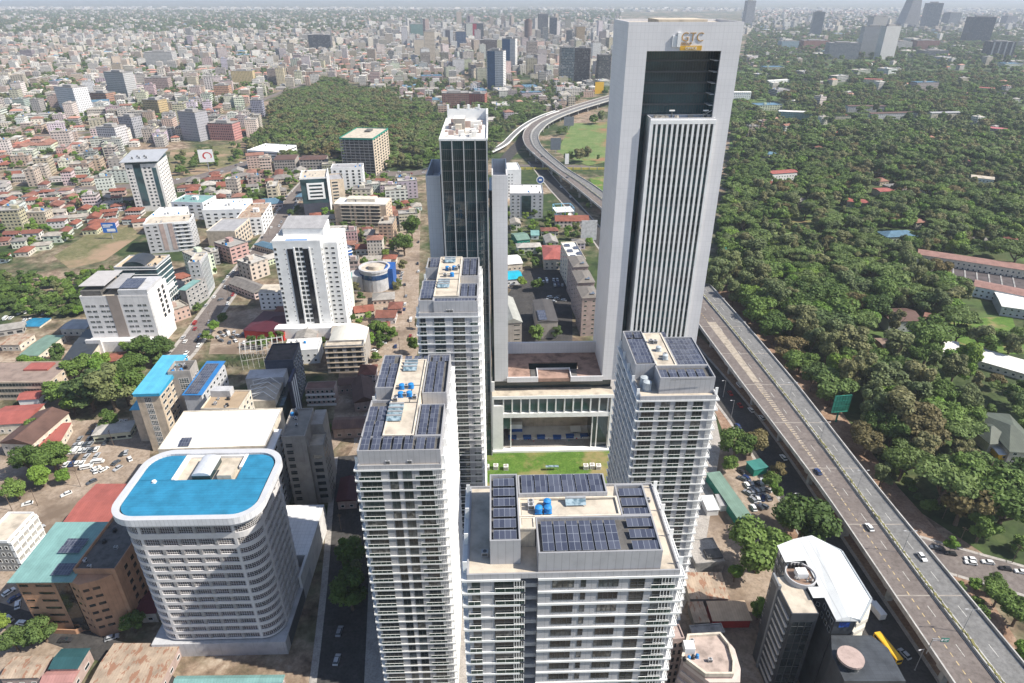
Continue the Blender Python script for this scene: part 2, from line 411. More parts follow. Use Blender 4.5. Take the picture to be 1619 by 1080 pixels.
def pavement(name, w, wd=2.4):
    for pl, rw in [p for p, nm in zip(ROADS, RN) if nm == name]:
        for sd_ in (-1, 1):
            mb = MB()
            for i in range(len(pl) - 1):
                a, b_ = Vector(pl[i]), Vector(pl[i + 1]); d = (b_ - a).normalized(); n = Vector((-d.y, d.x)) * sd_
                p, q = a + n * (rw / 2), b_ + n * (rw / 2); r, s = b_ + n * (rw / 2 + wd), a + n * (rw / 2 + wd)
                Q_ = [p, q, r, s] if sd_ < 0 else [q, p, s, r]
                mb.prism([tuple(v) for v in (Q_ if (Q_[1] - Q_[0]).cross(Q_[2] - Q_[1]) > 0 else Q_[::-1])], .03, .16, bottom=False)
            struct(mb.build('pavement', [PAVE]))
def near_road(x, y, m=0):
    for pl, w in ROADS:
        for i in range(len(pl) - 1):
            ax, ay = pl[i]; bx, by = pl[i + 1]; dx, dy = bx - ax, by - ay; L2 = dx * dx + dy * dy
            if L2 < 1e-6: continue
            t = max(0, min(1, ((x - ax) * dx + (y - ay) * dy) / L2))
            if (ax + dx * t - x) ** 2 + (ay + dy * t - y) ** 2 < (w / 2 + m) ** 2: return True
    return False
def inpoly(x, y, poly):
    r = False; n = len(poly); j = n - 1
    for i in range(n):
        if (poly[i][1] > y) != (poly[j][1] > y) and x < (poly[j][0] - poly[i][0]) * (y - poly[i][1]) / (poly[j][1] - poly[i][1]) + poly[i][0]: r = not r
        j = i
    return r
# woodland floor on the right, plains at the horizon, clearings and yards
sheet('woodland_ground', [(1135, 452), (1165, 90), (1700, 60), (1800, 800), (1600, 905), (1440, 800), (1330, 650), (1250, 560)], FLOORF)
sheet('plains', [(-600, 11), (-600, 4.2), (2300, 4.2), (2300, 24), (1200, 14)], PLAINS)
sheet('sports_field', [(905, 195), (964, 193), (962, 255), (930, 262), (880, 240)], FIELD)
sheet('sports_field', [(932, 282), (960, 278), (958, 305), (940, 297)], LAWN)
sheet('dry_field', [(85, 405), (135, 372), (205, 356), (222, 372), (165, 412), (110, 425)], FIELD2)
sheet('dry_lot', [(270, 238), (420, 222), (440, 275), (300, 300), (262, 272)], FIELD2)
sheet('clearing', [(1190, 352), (1285, 348), (1290, 376), (1215, 372)], FIELD)
sheet('garden_lawn', [(1500, 505), (1600, 500), (1619, 560), (1560, 560), (1510, 540)], LAWN)
sheet('verge_lawn', [(1130, 415), (1160, 420), (1150, 445), (1118, 440)], LAWN)
sheet('road_verge', [(1120, 446), (1160, 452), (1290, 600), (1420, 770), (1520, 880), (1640, 1060), (1640, 1100), (1480, 1090), (1300, 800), (1180, 600)], DIRT)
sheet('side_verge', [(1090, 520), (1190, 600), (1320, 780), (1460, 1000), (1520, 1100), (1250, 1100), (1230, 900), (1150, 700), (1110, 600)], DIRT)
sheet('yard', [(1090, 700), (1220, 690), (1250, 800), (1230, 900), (1240, 1100), (1040, 1100), (1060, 900)], DIRTP)
sheet('complex_ground', [(560, 620), (1110, 560), (1140, 700), (1110, 900), (1010, 1110), (560, 1110)], PAVE)
sheet('lawn', [(770, 713), (965, 712), (965, 800), (762, 800)], LAWN)
sheet('parking_court', [(830, 425), (905, 420), (905, 545), (800, 548), (800, 470)], ASPH)
sheet('residential_ground', [(600, 330), (665, 330), (660, 560), (520, 720), (540, 560), (560, 430)], DIRTP)
sheet('car_park', [(90, 745), (130, 665), (205, 660), (215, 690), (170, 745)], DIRTP)
sheet('neighbourhood_ground', [(0, 690), (100, 660), (240, 690), (230, 780), (60, 1100), (-60, 1100), (-60, 700)], DIRTP)
sheet('yard', [(340, 500), (440, 480), (440, 560), (330, 560)], DIRTP)
sheet('brown_field', [(1180, 640), (1240, 640), (1262, 700), (1230, 760), (1190, 740)], DIRT)
road('main_street', [(250, 600), (300, 545), (345, 480), (385, 425), (420, 385), (440, 352), (470, 300), (520, 262)], 13, ASPHD)
pavement('main_street', 13)
road('highway', [(-60, 312), (60, 303), (200, 296), (300, 285), (380, 262), (440, 243), (560, 272), (640, 276), (700, 268)], 24, ASPHD)
road('boulevard', [(0, 218), (150, 210), (300, 190), (380, 178), (430, 150), (520, 120), (640, 92)], 14, ASPHD)
road('underpass_road', [(790, 262), (822, 225), (850, 200), (905, 178), (990, 150)], 16, ASPH)
road('frontage_road', [(845, 255), (872, 290), (905, 325), (940, 365), (975, 410), (1010, 455), (1075, 540), (1135, 610), (1190, 680), (1250, 770), (1330, 900), (1420, 1040), (1470, 1120)], 15, ASPH)
road('back_lane', [(655, 372), (652, 430), (645, 500), (632, 570), (600, 660), (560, 730)], 9, DIRTP)
road('side_street', [(560, 720), (555, 800), (552, 900), (545, 1000), (535, 1120)], 15, ASPH)
road('village_street', [(-40, 805), (60, 790), (160, 752), (215, 715), (250, 650)], 11, DIRTP)
road('lane', [(300, 1120), (200, 1040), (120, 1010), (40, 985), (-40, 960)], 8, ASPH)
road('approach_road', [(1455, 870), (1530, 893), (1619, 918), (1720, 950)], 15, ASPHD)
road('drive', [(1560, 735), (1619, 728), (1720, 715)], 9, ASPHD)
road('overpass_road', [(780, 262), (840, 262), (900, 262), (965, 268), (1040, 272)], 12, ASPHD)
pavement('side_street', 15); pavement('frontage_road', 15, 1.5); pavement('approach_road', 15, 1.5)
# ---------------------------------------------------------------- windows shared by many facades
WM = {}
def win_mesh(w, h, gl=None, fr=None, mull=0, rail=0):
    gl = gl or GLASS; fr = fr or WHITE
    key = (round(w, 2), round(h, 2), gl.name, fr.name, mull, rail)
    if key not in WM:
        mb = MB(); t = min(.09, w * .08)
        mb.face([(-w / 2 + t, -.02, t), (w / 2 - t, -.02, t), (w / 2 - t, -.02, h - t), (-w / 2 + t, -.02, h - t)], 0)
        o = [(-w / 2, 0), (w / 2, 0), (w / 2, h), (-w / 2, h)]; i = [(-w / 2 + t, t), (w / 2 - t, t), (w / 2 - t, h - t), (-w / 2 + t, h - t)]
        for a in range(4):
            b = (a + 1) % 4
            mb.face([(o[a][0], -.08, o[a][1]), (o[b][0], -.08, o[b][1]), (i[b][0], -.08, i[b][1]), (i[a][0], -.08, i[a][1])], 1)
            mb.face([(o[b][0], -.08, o[b][1]), (o[a][0], -.08, o[a][1]), (o[a][0], 0, o[a][1]), (o[b][0], 0, o[b][1])], 1)
            mb.face([(i[a][0], -.08, i[a][1]), (i[b][0], -.08, i[b][1]), (i[b][0], -.02, i[b][1]), (i[a][0], -.02, i[a][1])], 1)
        for k in range(mull):
            x = -w / 2 + w * (k + 1) / (mull + 1); mb.box(x - .04, x + .04, -.07, -.02, t, h - t, 1)
        for k in range(rail):
            z = h * (k + 1) / (rail + 1); mb.box(-w / 2 + t, w / 2 - t, -.065, -.02, z - .04, z + .04, 1)
        WM[key] = (mb, [gl, fr], mb.mesh('window', [gl, fr]))
    return WM[key]
class Windows:
    """collects the openings of one building; the 96 that show largest become parts, the rest one part"""
    def __init__(s, parent, most=96): s.p, s.l, s.most = parent, [], most
    def add(s, x, y, z, rz, w, h, gl=None, fr=None, mull=0, rail=0, name='window'):
        s.l.append((Vector((x, y, z)), rz, win_mesh(w, h, gl, fr, mull, rail), w * h, name))
    def face(s, a, b, z0, nz, sh, cells, h, sill=.9, gl=None, fr=None, mull=0, rail=0, skip=None, glf=None):
        """openings on the wall from a to b (outside on its right); cells = [(u0, u1), ...] fractions"""
        a, b = Vector(a), Vector(b); d = b - a; rz = math.atan2(d.y, d.x)
        for k in range(nz):
            for j, (u0, u1) in enumerate(cells):
                if skip and skip(k, j): continue
                m = a + d * ((u0 + u1) / 2); gg = glf(k, j) if glf else gl
                s.add(m.x, m.y, z0 + k * sh + sill, rz, d.length * (u1 - u0), h, gg, fr, mull, rail)
    def done(s):
        M = s.p.matrix_basis
        s.l.sort(key=lambda e: (M @ e[0] - CAM).length / math.sqrt(e[3]))
        for P_, rz, wm, _, name in s.l[:s.most]:
            o = link(name, wm[2], s.p); o.location = P_; o.rotation_euler = (0, 0, rz)
        rest = s.l[s.most:]
        if rest:
            mats = []; big = MB()
            for P_, rz, (mb, mm, _), _, _ in rest:
                X = Matrix.Translation(P_) @ Matrix.Rotation(rz, 4, 'Z'); n0 = len(big.m); big.append(mb, X)
                for q in range(n0, len(big.m)):
                    mt = mm[big.m[q]]
                    if mt not in mats: mats.append(mt)
                    big.m[q] = mats.index(mt)
            struct(big.build('window', mats, s.p), 'stuff')
def cells(n, frac=.6, lo=.02, hi=.98):
    st = (hi - lo) / n
    return [(lo + st * (i + (1 - frac) / 2), lo + st * (i + (1 + frac) / 2)) for i in range(n)]
def rotz(rz): return Matrix.Rotation(rz, 4, 'Z')
# ---------------------------------------------------------------- the tower complex
PH = R(1.7); cp, sp = math.cos(PH), math.sin(PH); OY = 255.
def cw(x, y, z=0.):
    y -= OY; return (x * cp - y * sp, x * sp + y * cp + OY, z)
def solar_row(parent, x, y, z, n, m, rz=0., tilt=8, rack=True):
    """array of n x m modules (1.05 x 2 m) on a rack; local to parent"""
    w, d = n * 1.05, m * 2.0
    key = ('sol', n, m, tilt)
    if key not in WM:
        t = R(tilt); mb = MB()
        def p(u, v, o): return (u, v * math.cos(t) - o * math.sin(t), v * math.sin(t) + o * math.cos(t) + .35)
        mb.face([p(0, 0, .04), p(w, 0, .04), p(w, d, .04), p(0, d, .04)], 0, [(0, 0), (w, 0), (w, d), (0, d)])
        mb.face([p(0, d, 0), p(w, d, 0), p(w, 0, 0), p(0, 0, 0)], 1)
        q = [(0, 0), (w, 0), (w, d), (0, d)]
        for i in range(4):
            a, b = q[i], q[(i + 1) % 4]; mb.face([p(*a, 0), p(*b, 0), p(*b, .04), p(*a, .04)], 1)
        for u in (.2, w - .2):
            for v in (.3, d - .3):
                e = p(u, v, 0); mb.tube((e[0], e[1], 0), e, .04, None, 4, 1)
        WM[key] = mb.mesh('solar_panel', [SOLAR, STEEL])
    o = link('solar_panel', WM[key], parent); o.location = (x, y, z); o.rotation_euler = (0, 0, rz)
    return o
def residence(label, X0, X1, Y0, Y1, ztop, front, side_r, side_l, roofs, core, solars, slot=None, extra=None):
    w, d = X1 - X0, Y1 - Y0; sh = 3.3; n = int(ztop / sh)
    t = thing('apartment_tower', label, 'apartment tower', cw(X0, Y0), PH, 'white apartment towers of the complex')
    zb = ztop - n * sh
    mb = MB()
    if slot:
        u0, u1 = slot
        mb.prism([(0, 0), (u0, 0), (u0, 3.2), (u1, 3.2), (u1, 0), (w, 0), (w, d), (0, d)], 0, ztop + .9)
    else: mb.prism([(0, 0), (w, 0), (w, d), (0, d)], 0, ztop + .9)
    mb.build('wall', [PANEL], t)
    # one slab with up-stand and glass rail per storey, running round the tower
    sl = MB(); gl = MB(); o = 1.0; of = .3
    def slab(mb, x0, x1, y0, y1):
        mb.box(x0, x1, y0, y1, -.28, .06)
    segs = [(0, slot[0]), (slot[1], w)] if slot else [(0, w)]
    for a, b in segs:
        slab(sl, a - (o if a == 0 else 0), b + (o if b == w else 0), -of, -.004)
        sl.box(a - (o if a == 0 else 0), b + (o if b == w else 0), -of - .02, -of + .1, .06, .2)
    slab(sl, w + .004, w + o, .0, d + o); slab(sl, -o, -.004, 0., d + o); slab(sl, -.004, w + .004, d + .004, d + o)
    sl.box(w + o - .13, w + o + .02, -of, d + o, .06, .26); sl.box(-o - .02, -o + .13, -of, d + o, .06, .26)
    for k in range(int(d / 7) + 1):                      # white blades on the long sides
        y = 1.5 + k * 7
        if y < d: sl.box(w + .01, w + o - .2, y, y + .16, .06, 2.95); sl.box(-o + .2, -.01, y, y + .16, .06, 2.95)
    sm = sl.mesh('balcony_slab', [WHITEB])
    for k in range(n + 1):
        s = link('balcony_slab', sm, t); s.location = (0, 0, zb + k * sh)
    # balcony rails and screens at the corner bays
    rl = MB()
    for u0, u1 in front['rail']:
        a, b = u0 * w, u1 * w
        rl.box(a, b, -of + .03, -of + .06, .26, 1.2, 0)
        rl.box(a, b, -of, -of + .09, 1.2, 1.27, 1)
        nn = max(2, int((b - a) / 1.4))
        for q in range(nn + 1): rl.box(a + (b - a) * q / nn - .025, a + (b - a) * q / nn + .025, -of + .02, -of + .07, .2, 1.24, 1)
    for u0, u1 in front.get('screen', []):
        for q in range(5):
            x = w * (u0 + (u1 - u0) * q / 4); rl.box(x - .05, x + .05, -of + .05, -of + .12, .26, 2.9, 1)
        rl.box(w * u0, w * u1, -of + .05, -of + .12, 1.5, 1.6, 1)
    for q in range(int(d / 2.4)):
        y = q * 2.4; rl.box(w + o - .08, w + o - .03, y, y + .06, .26, 1.2, 1); rl.box(-o + .03, -o + .08, y, y + .06, .26, 1.2, 1)
    rl.box(w + o - .09, w + o - .02, 0, d, 1.2, 1.27, 1); rl.box(-o + .02, -o + .09, 0, d, 1.2, 1.27, 1)
    rm = rl.mesh('balcony_rail', [RAILG, WHITEB])
    for k in range(n):
        s = link('balcony_rail', rm, t); s.location = (0, 0, zb + k * sh)
    W = Windows(t)
    for u0, u1, z0, hh, mu, ra in front['win']:
        W.face((u0 * w, 0), (u1 * w, 0), zb, n, sh, [(0, 1)], hh, z0, None, DSTEEL, mu, ra, glf=lambda k, j: random.choices((GLASS, GLASS3, CURT2), (6, 2.2, 1.2))[0])
    if slot: W.face((slot[0] + .3, 3.2), (slot[1] - .3, 3.2), zb, n, sh, [(0, 1)], 2.1, .5, None, GREYW)
    for (cs, a, b) in ((side_r, (w, 0), (w, d)), (side_l, (0, d), (0, 0))):
        W.face(a, b, zb, n, sh, cs, 2.6, .2, None, DSTEEL)
    W.done()
    if slot:
        ss = MB(); ss.box(slot[0] + .01, slot[1] - .01, 1.2, 3.19, -.25, .75); sm2 = ss.mesh('slot_ledge', [GREYW])
        for k in range(n + 1):
            s = link('slot_ledge', sm2, t); s.location = (0, 0, zb + k * sh)
    # roof terrace, plant screens, lift core
    zr = ztop + .9
    r = MB(); r.face([(.35, .35, zr + .03), (w - .35, .35, zr + .03), (w - .35, d - .35, zr + .03), (.35, d - .35, zr + .03)])
    r.build('roof', [SCREED], t)
    p = MB(); p.rring(-.05, w + .05, -.05, d + .05, .3, zr - .75, zr + .5); p.build('parapet', [PANEL], t)
    for (x0, x1, y0, y1, h) in roofs:
        q = MB(); q.rring(x0, x1, y0, y1, .3, zr + .04, zr + h); q.face([(x0 + .3, y0 + .3, zr + h - .9), (x1 - .3, y0 + .3, zr + h - .9), (x1 - .3, y1 - .3, zr + h - .9), (x0 + .3, y1 - .3, zr + h - .9)], 1)
        q.build('plant_screen', [PANEL, DCONC], t)
    for (x0, x1, y0, y1, h) in core:
        q = MB(); q.box(x0, x1, y0, y1, zr + .05, zr + h, 0, 1); q.rring(x0 - .12, x1 + .12, y0 - .12, y1 + .12, .4, zr + h - .1, zr + h + .22, 0)
        q.build('lift_core', [CREAM, SCREED], t)
    for (x, y, h, nn, mm, rz, tl) in solars: solar_row(t, x, y, zr + h, nn, mm, rz, tl)
    if extra: extra(t, zr)
    return t
GLASS3 = glass('window_glass_painted_reflection', (.03, .045, .05), .05, .7, .8, (.3, .3, .5), (.12, .14, .15)); CURT2 = glass('window_blinds', (.07, .07, .065), .1, .5, .8, (.9, .9, .9), (.26, .25, .23))  # first glass is paler: window reflections painted into its base colour
m, nt, b = newmat('balcony_glass'); b.inputs['Base Color'].default_value = (.03, .06, .055, 1); b.inputs['Roughness'].default_value = .05
b.inputs['Specular IOR Level'].default_value = .6
tr = N(nt, 'ShaderNodeBsdfTransparent'); mx = N(nt, 'ShaderNodeMixShader'); mx.inputs[0].default_value = .5
tr.inputs[0].default_value = (.75, .85, .83, 1)
L(nt, tr.outputs[0], mx.inputs[1]); L(nt, b.outputs[0], mx.inputs[2]); L(nt, mx.outputs[0], nt.nodes['Material Output'].inputs['Surface'])
RAILG = m
def water_heater(t, x, y, z, n=3, rz=0., tank=None):
    """roof-top collector rows with tanks: one mesh per unit"""
    if 'wh' not in WM:
        mb = MB(); mb.face([(-2, -.6, .3), (2, -.6, .3), (2, .6, 1.), (-2, .6, 1.)], 0); mb.face([(2, -.6, .27), (-2, -.6, .27), (-2, .6, .97), (2, .6, .97)], 1)
        mb.tube((-2, .8, 1.1), (2, .8, 1.1), .28, None, 10, 1)
        for x_ in (-1.8, 1.8): mb.tube((x_, .8, 0), (x_, .8, 1), .05, None, 4, 1); mb.tube((x_, -.6, 0), (x_, -.6, .3), .05, None, 4, 1)
        WM['wh'] = mb.mesh('solar_water_heater', [COLLECT, STEEL])
    t = roof_of(t)
    for k in range(n):
        o = link('solar_water_heater', WM['wh'], t); o.location = (x, y + k * 1.9, z); o.rotation_euler = (0, 0, rz)
def roof_of(t):
    for ch in t.children:
        if ch.name.split('.')[0] == 'roof' and ch.matrix_basis.is_identity: return ch
    return t
def tank(t, x, y, z, r=.75, h=1.5, mat=None):
    t = roof_of(t)
    key = ('tank', r, h, (mat or TANKB).name)
    if key not in WM:
        mb = MB(); mb.tube((0, 0, .12), (0, 0, h), r, None, 14); mb.tube((0, 0, h), (0, 0, h + .22), r, r * .35, 14)
        for k in range(3): mb.tube((0, 0, .3 + k * h * .3), (0, 0, .36 + k * h * .3), r * 1.03, None, 14)
        mb.box(-r, r, -r, r, 0, .12)
        WM[key] = mb.mesh('water_tank', [mat or TANKB])
    o = link('water_tank', WM[key], t); o.location = (x, y, z); return o
def acunit(t, x, y, z, s=1., rz=0.):
    t = roof_of(t)
    if 'ac' not in WM:
        mb = MB(); mb.box(-.6, .6, -.45, .45, .12, 1.2); mb.tube((0, 0, 1.2), (0, 0, 1.26), .38, None, 12, 1); mb.box(-.5, .5, -.47, -.45, .3, 1.05, 1); mb.box(-.5, .5, -.3, .3, 0, .12, 1)
        WM['ac'] = mb.mesh('cooling_unit', [GREYW, DSTEEL])
    o = link('cooling_unit', WM['ac'], t); o.location = (x, y, z); o.scale = (s, s, s); o.rotation_euler = (0, 0, rz); return o
COLLECT = glass('collector_glass', (.1, .16, .2), .08, .6, .7, (.8, .8, .8), (.4, .5, .55))
def pipes(t, pts, z, r=.08):
    mb = MB()
    for a, b in pts: mb.tube((*a, z), (*b, z), r, None, 5)
    mb.build('roof_pipe', [DSTEEL], t)
# left front tower: 21 x 50 m
def ex1(t, zr):
    water_heater(t, 9.3, 39.5, zr + 4.7, 3); water_heater(t, 7.8, 13.5, zr + 4.7, 4)
    for x, y in ((8., 29.5), (10.6, 29.8), (8.2, 25.3), (10.6, 25.5)): tank(t, x, y, zr + 4.7, .8, 1.3)
    for x, y in ((9.3, 29.6), (9.3, 25.2), (7., 23.), (12.2, 24)): acunit(t, x, y, zr + 4.7)
    acunit(t, 7.5, 1.2, zr + .05); acunit(t, 13, 1.2, zr + .05)
    pipes(t, [((5.8, 22), (13.4, 22)), ((5.8, 31), (13.4, 31)), ((11, 22), (11, 31)), ((13.2, 4), (13.2, 46))], zr + 4.75)
sol1 = [(.5, 45.2, 3.6, 3, 2, 0, 6)] + [(1. + i * 2.9, 46.2, 3.6, 2, 1.5, 0, 6) for i in range(2, 7)]
sol1 += [(.5 + i * 2.5, y, 3.6, 2, 3, 0, 6) for i in range(2) for y in (31.5, 38.)]
sol1 += [(.5 + i * 2.5, y, 3.6, 2, 3, 0, 6) for i in range(2) for y in (7.5, 14.5)]
sol1 += [(.6 + i * 2.75, 1.9, 3.6, 2, 2.5, 0, 6) for i in range(5)]
sol1 += [(14.6 + i * 2.6, y, 3.6, 2, 1, 0, 10) for i in range(2) for y in [1.9 + 2.2 * k for k in range(9)] + [28. + 2.2 * k for k in range(8)]]
residence('white balcony tower nearest the blue roofed building, long solar roof with blue water tanks', -42.5, -21.5, 131, 181, 88.9,
    dict(rail=[(.0, .27), (.68, .93)], screen=[(.9, .99)], win=[(.03, .27, .2, 2.7, 3, 0), (.37, .47, .2, 2.7, 1, 0), (.53, .64, .2, 2.7, 1, 0), (.73, .89, .2, 2.7, 2, 0)]),
    cells(7, .45), cells(8, .62), [(.1, 5.7, 30.5, 49.8, 4.4), (.1, 5.7, 6.5, 24, 4.4), (.1, 20.9, .9, 7., 4.4), (13.9, 20.9, 7.1, 21.6, 4.4), (13.9, 20.9, 27.4, 49.8, 4.4)],
    [(5.8, 13.6, 6.9, 46, 4.6)], sol1, extra=ex1)
# tower behind it: 19 x 40 m
def ex2(t, zr):
    water_heater(t, 8.6, 34, zr + 4.7, 2); water_heater(t, 7.6, 11, zr + 4.7, 3)
    for x, y in ((8, 27), (10.4, 27.3), (10, 21)): tank(t, x, y, zr + 4.7, .7, 1.2)
    for x, y in ((9, 26), (7.6, 20.5), (11.2, 26.6), (12, 28.5)): acunit(t, x, y, zr + 4.7)
    acunit(t, 9.5, 1.1, zr + .05); acunit(t, 10.6, 1.1, zr + .05)
    pipes(t, [((5, 23), (12.8, 23)), ((5, 18), (12.8, 18)), ((12.5, 5), (12.5, 38))], zr + 4.75)
sol2 = [(.5 + i * 2.2, y, 3.6, 2, 3, 0, 6) for i in range(2) for y in (4., 11.)] + [(1.3 + i * 2.2, 31.5, 3.6, 2, 3.5, 0, 6) for i in range(2)]
sol2 += [(13.6 + i * 2.5, y, 3.6, 2, 1, 0, 10) for i in range(2) for y in [4.2 + 2.1 * k for k in range(5)] + [24 + 2.1 * k for k in range(7)]]
sol2 += [(5.2 + i * 2.2, 1.4, 3.6, 2, .9, 0, 6) for i in range(6)]
residence('slender white balcony tower standing beside the dark glass tower, solar panels on top', -32.2, -12.9, 192, 232, 101.9,
    dict(rail=[(0, .12), (.25, .44), (.57, .78), (.86, .99)], screen=[(.9, .98)], win=[(.02, .11, .2, 2.7, 1, 0), (.25, .43, .2, 2.7, 2, 1), (.57, .77, .2, 2.7, 3, 1)]),
    cells(6, .4), cells(6, .6), [(.1, 4.9, 1.3, 18, 4.4), (.1, 4.9, 29.6, 39.8, 4.4), (4.9, 19.2, .9, 4., 4.2), (12.9, 19.2, 4.1, 15.3, 4.4), (12.9, 19.2, 21.8, 39.8, 4.4)],
    [(4.9, 12.8, 4.1, 39.6, 4.6)], sol2, extra=ex2)
# middle front tower: 39 x 27 m with a dark slot
def ex3(t, zr):
    for x, y in ((13.6, 11.2), (15.4, 11.2), (15.4, 13)): tank(t, x, y, zr + 4.75, .75, 1.2)
    acunit(t, 12.2, 12.2, zr + 4.6); acunit(t, 12.2, 13.3, zr + 4.6); water_heater(t, 21, 13.2, zr + 4.6, 1)
    acunit(t, 3.2, 4.8, zr + .05); acunit(t, 36.8, 18.5, zr + .05, .8)
    pipes(t, [((10.2, 14), (10.2, 8)), ((14, 14.6), (29, 14.6)), ((14, 10.3), (29, 10.3)), ((28.8, 15), (28.8, 10.3))], zr + 4.62)
sol3 = [(4.9, 3.4 + 2.9 * i, 5.2, 4, 1.1, 0, 4) for i in range(6)]
sol3 += [(10.6 + i * 2.75, 15.9 + 1.75 * k, 5., 2.4, .8, 0, 12) for i in range(6) for k in range(3)]
sol3 += [(13.8 + i * 2.4, 1.4, 4.1, 2, 3.6, 0, 2) for i in range(6)]
sol3 += [(30.1, 1.3 + 2.85 * i, 4.1, 4.5, .95, 0, 8) for i in range(6)]
residence('widest white balcony tower at bottom centre, dark vertical slot in its front', -13.2, 25.6, 84.5, 108.4, 100.9,
    dict(rail=[(.13, .27), (.0, .06), (.87, .985)], screen=[(.22, .27), (.92, .98)],
         win=[(.02, .06, .45, 2.3, 0, 0), (.125, .265, .2, 2.7, 2, 2), (.40, .503, .85, 2.0, 3, 0), (.535, .56, .85, 2.0, 0, 1), (.62, .715, .85, 2.0, 3, 0), (.77, .84, .2, 2.7, 1, 2), (.88, .97, .6, 2.25, 2, 1)]),
    cells(4, .5), cells(4, .5), [(4.2, 9.8, 2.7, 21.2, 5.9), (9.9, 27.6, 15.4, 21.2, 5.6), (12.9, 35.3, .6, 9.7, 4.8), (29.5, 35.3, 9.75, 18.6, 4.8)],
    [(9.9, 29.3, 10., 15.2, 4.5), (9.9, 12.7, 6.9, 9.9, 4.5)], sol3, slot=(9.7, 12.9), extra=ex3)
# right tower: 21 x 30 m
def ex4(t, zr):
    for x, y in ((8.4, 17.5), (9.2, 12.5)): tank(t, x, y, zr + 5.1, .8, 1.3, TANKG)
    acunit(t, 7.2, 22.5, zr + 5.); acunit(t, 8.4, 22, zr + 5.); acunit(t, 9.5, 14, zr + 5.)
    for x, y in ((2.6, 4.2), (2.3, 6.6)): tank(t, x, y, zr + .05, 1.2, 2.6, TANKG)
    pipes(t, [((5.9, 9), (5.9, 28)), ((11.2, 9), (11.2, 26)), ((8, 1), (19, 1.2))], zr + 5.05)
TANKG = plain('grey_plastic', (.42, .46, .48), .5, .4, .1, 1.)
sol4 = [(.7, 11. + 2.1 * k, 4.4, 4.6, .75, 0, 12) for k in range(7)] + [(.6 + i * 2.6, 26.4, 4.4, 2, 1.5, 0, 6) for i in range(5)]
sol4 += [(12. + 2.15 * i, 9.6 + 3.15 * k, 4.5, 2, 1.5, 0, 0) for i in range(4) for k in range(5)]
sol4 += [(5.9 + i * 2.6, 2.9, 4.4, 2, 1.8, 0, 5) for i in range(5)]
residence('right white balcony tower beside the elevated road, in front of the gold lettered tower', 32.2, 53.2, 150, 180.5, 95.8,
    dict(rail=[(0, .2), (.26, .4), (.47, .63), (.7, .84)], screen=[(.93, .99)], win=[(.03, .2, .4, 2.45, 3, 0), (.28, .4, .2, 2.7, 2, 1), (.47, .63, .4, 2.45, 3, 0), (.71, .84, .2, 2.7, 2, 1)]),
    cells(4, .5), cells(9, .55), [(.1, 6., 9.5, 30.2, 5.2), (5.4, 20.7, 1.9, 8.6, 5.2), (11.8, 20.7, 8.7, 25.8, 5.2)], [(6., 11.6, 8.8, 28.5, 5.)], sol4, extra=ex4)
# ---- office tower
t = thing('office_tower', 'tallest tower, white portal frame with dark glass, white fins and gold letters on top', 'office tower', cw(41.6, 257), PH)
W_, D_, HT, ZB = 41.5, 31., 184.8, 36.9
OL, OR_, OT = 7.4, 34.6, 176.2
mb = MB()
mb.box(0, OL, 0, D_, ZB, HT); mb.box(OR_, W_, 0, D_, ZB, HT); mb.box(OL, OR_, 0, D_, OT, HT)
mb.box(OL, OR_, 8, D_, ZB, OT)
mb.build('wall', [CLAD], t)
mb = MB(); mb.rring(0, W_, 0, D_, .5, HT, HT + .9); mb.face([(.5, .5, HT + .02), (W_ - .5, .5, HT + .02), (W_ - .5, D_ - .5, HT + .02), (.5, D_ - .5, HT + .02)], 1)
mb.box(12, 30, 6, 24, HT + .03, HT + 1.5, 1)
mb.build('roof', [CLAD, SCREED], t)
# recessed curtain wall above the fin block
g = MB(); g.face([(OL, 7.6, ZB), (OR_, 7.6, ZB), (OR_, 7.6, OT), (OL, 7.6, OT)]); g.face([(OR_ - .05, 7.6, 152), (OR_ - .05, .8, 152), (OR_ - .05, .8, OT), (OR_ - .05, 7.6, OT)])
g.face([(OL + .05, .8, 60), (OL + .05, 7.6, 60), (OL + .05, 7.6, OT), (OL + .05, .8, OT)])
g.build('curtain_wall', [GLASSD], t)
mu = MB()
for k in range(27): x = OL + .5 + k * (OR_ - OL - 1) / 26; mu.box(x - .05, x + .05, 7.45, 7.58, 148, OT)
for k in range(7): z = 152.6 + k * 3.9; mu.box(OL + .1, OR_ - .1, 7.3, 7.57, z, z + .7)
mu.build('mullion_grid', [DSTEEL], t)
sb = MB()
for k in range(6): sb.box(OR_ - 1.5, OR_ - .1, 1.2, 7.3, 153.2 + k * 3.9, 153.5 + k * 3.9)
sb.build('floor_edge', [GREYW], t)
# projecting block with 13 fins over dark glass
BX0, BX1, BY, BZ = 10.9, 36., -1.0, 152.1
mb = MB(); mb.box(BX0, BX1 - .4, BY + .35, 7.55, ZB, BZ); mb.rring(BX0, BX1 - .4, BY + .05, 7.55, .4, BZ, BZ + 1.0); mb.build('fin_block', [CLAD], t)
g = MB(); g.face([(BX0 + .9, BY + .3, ZB), (BX1 - .9, BY + .3, ZB), (BX1 - .9, BY + .3, BZ - 1.4), (BX0 + .9, BY + .3, BZ - 1.4)]); g.build('fin_glass', [GLASSD], t)
mu = MB()
for k in range(30): z = ZB + 3.9 * k; mu.box(BX0 + 1, BX1 - 1, BY + .24, BY + .29, z, z + 1.)
mu.build('spandrel', [DSTEEL], t)
pt = (BX1 - BX0 - 1.) / 12
fm = MB(); fm.box(-.4, .4, BY - .45, BY + .22, ZB + 1.5, BZ - .2); fmm = fm.mesh('fin', [WHITE])
for k in range(13):
    o = link('fin', fmm, t); o.location = (BX0 + .5 + pt * k, 0, 0); o.scale = (1 if k else 1.6, 1, 1)
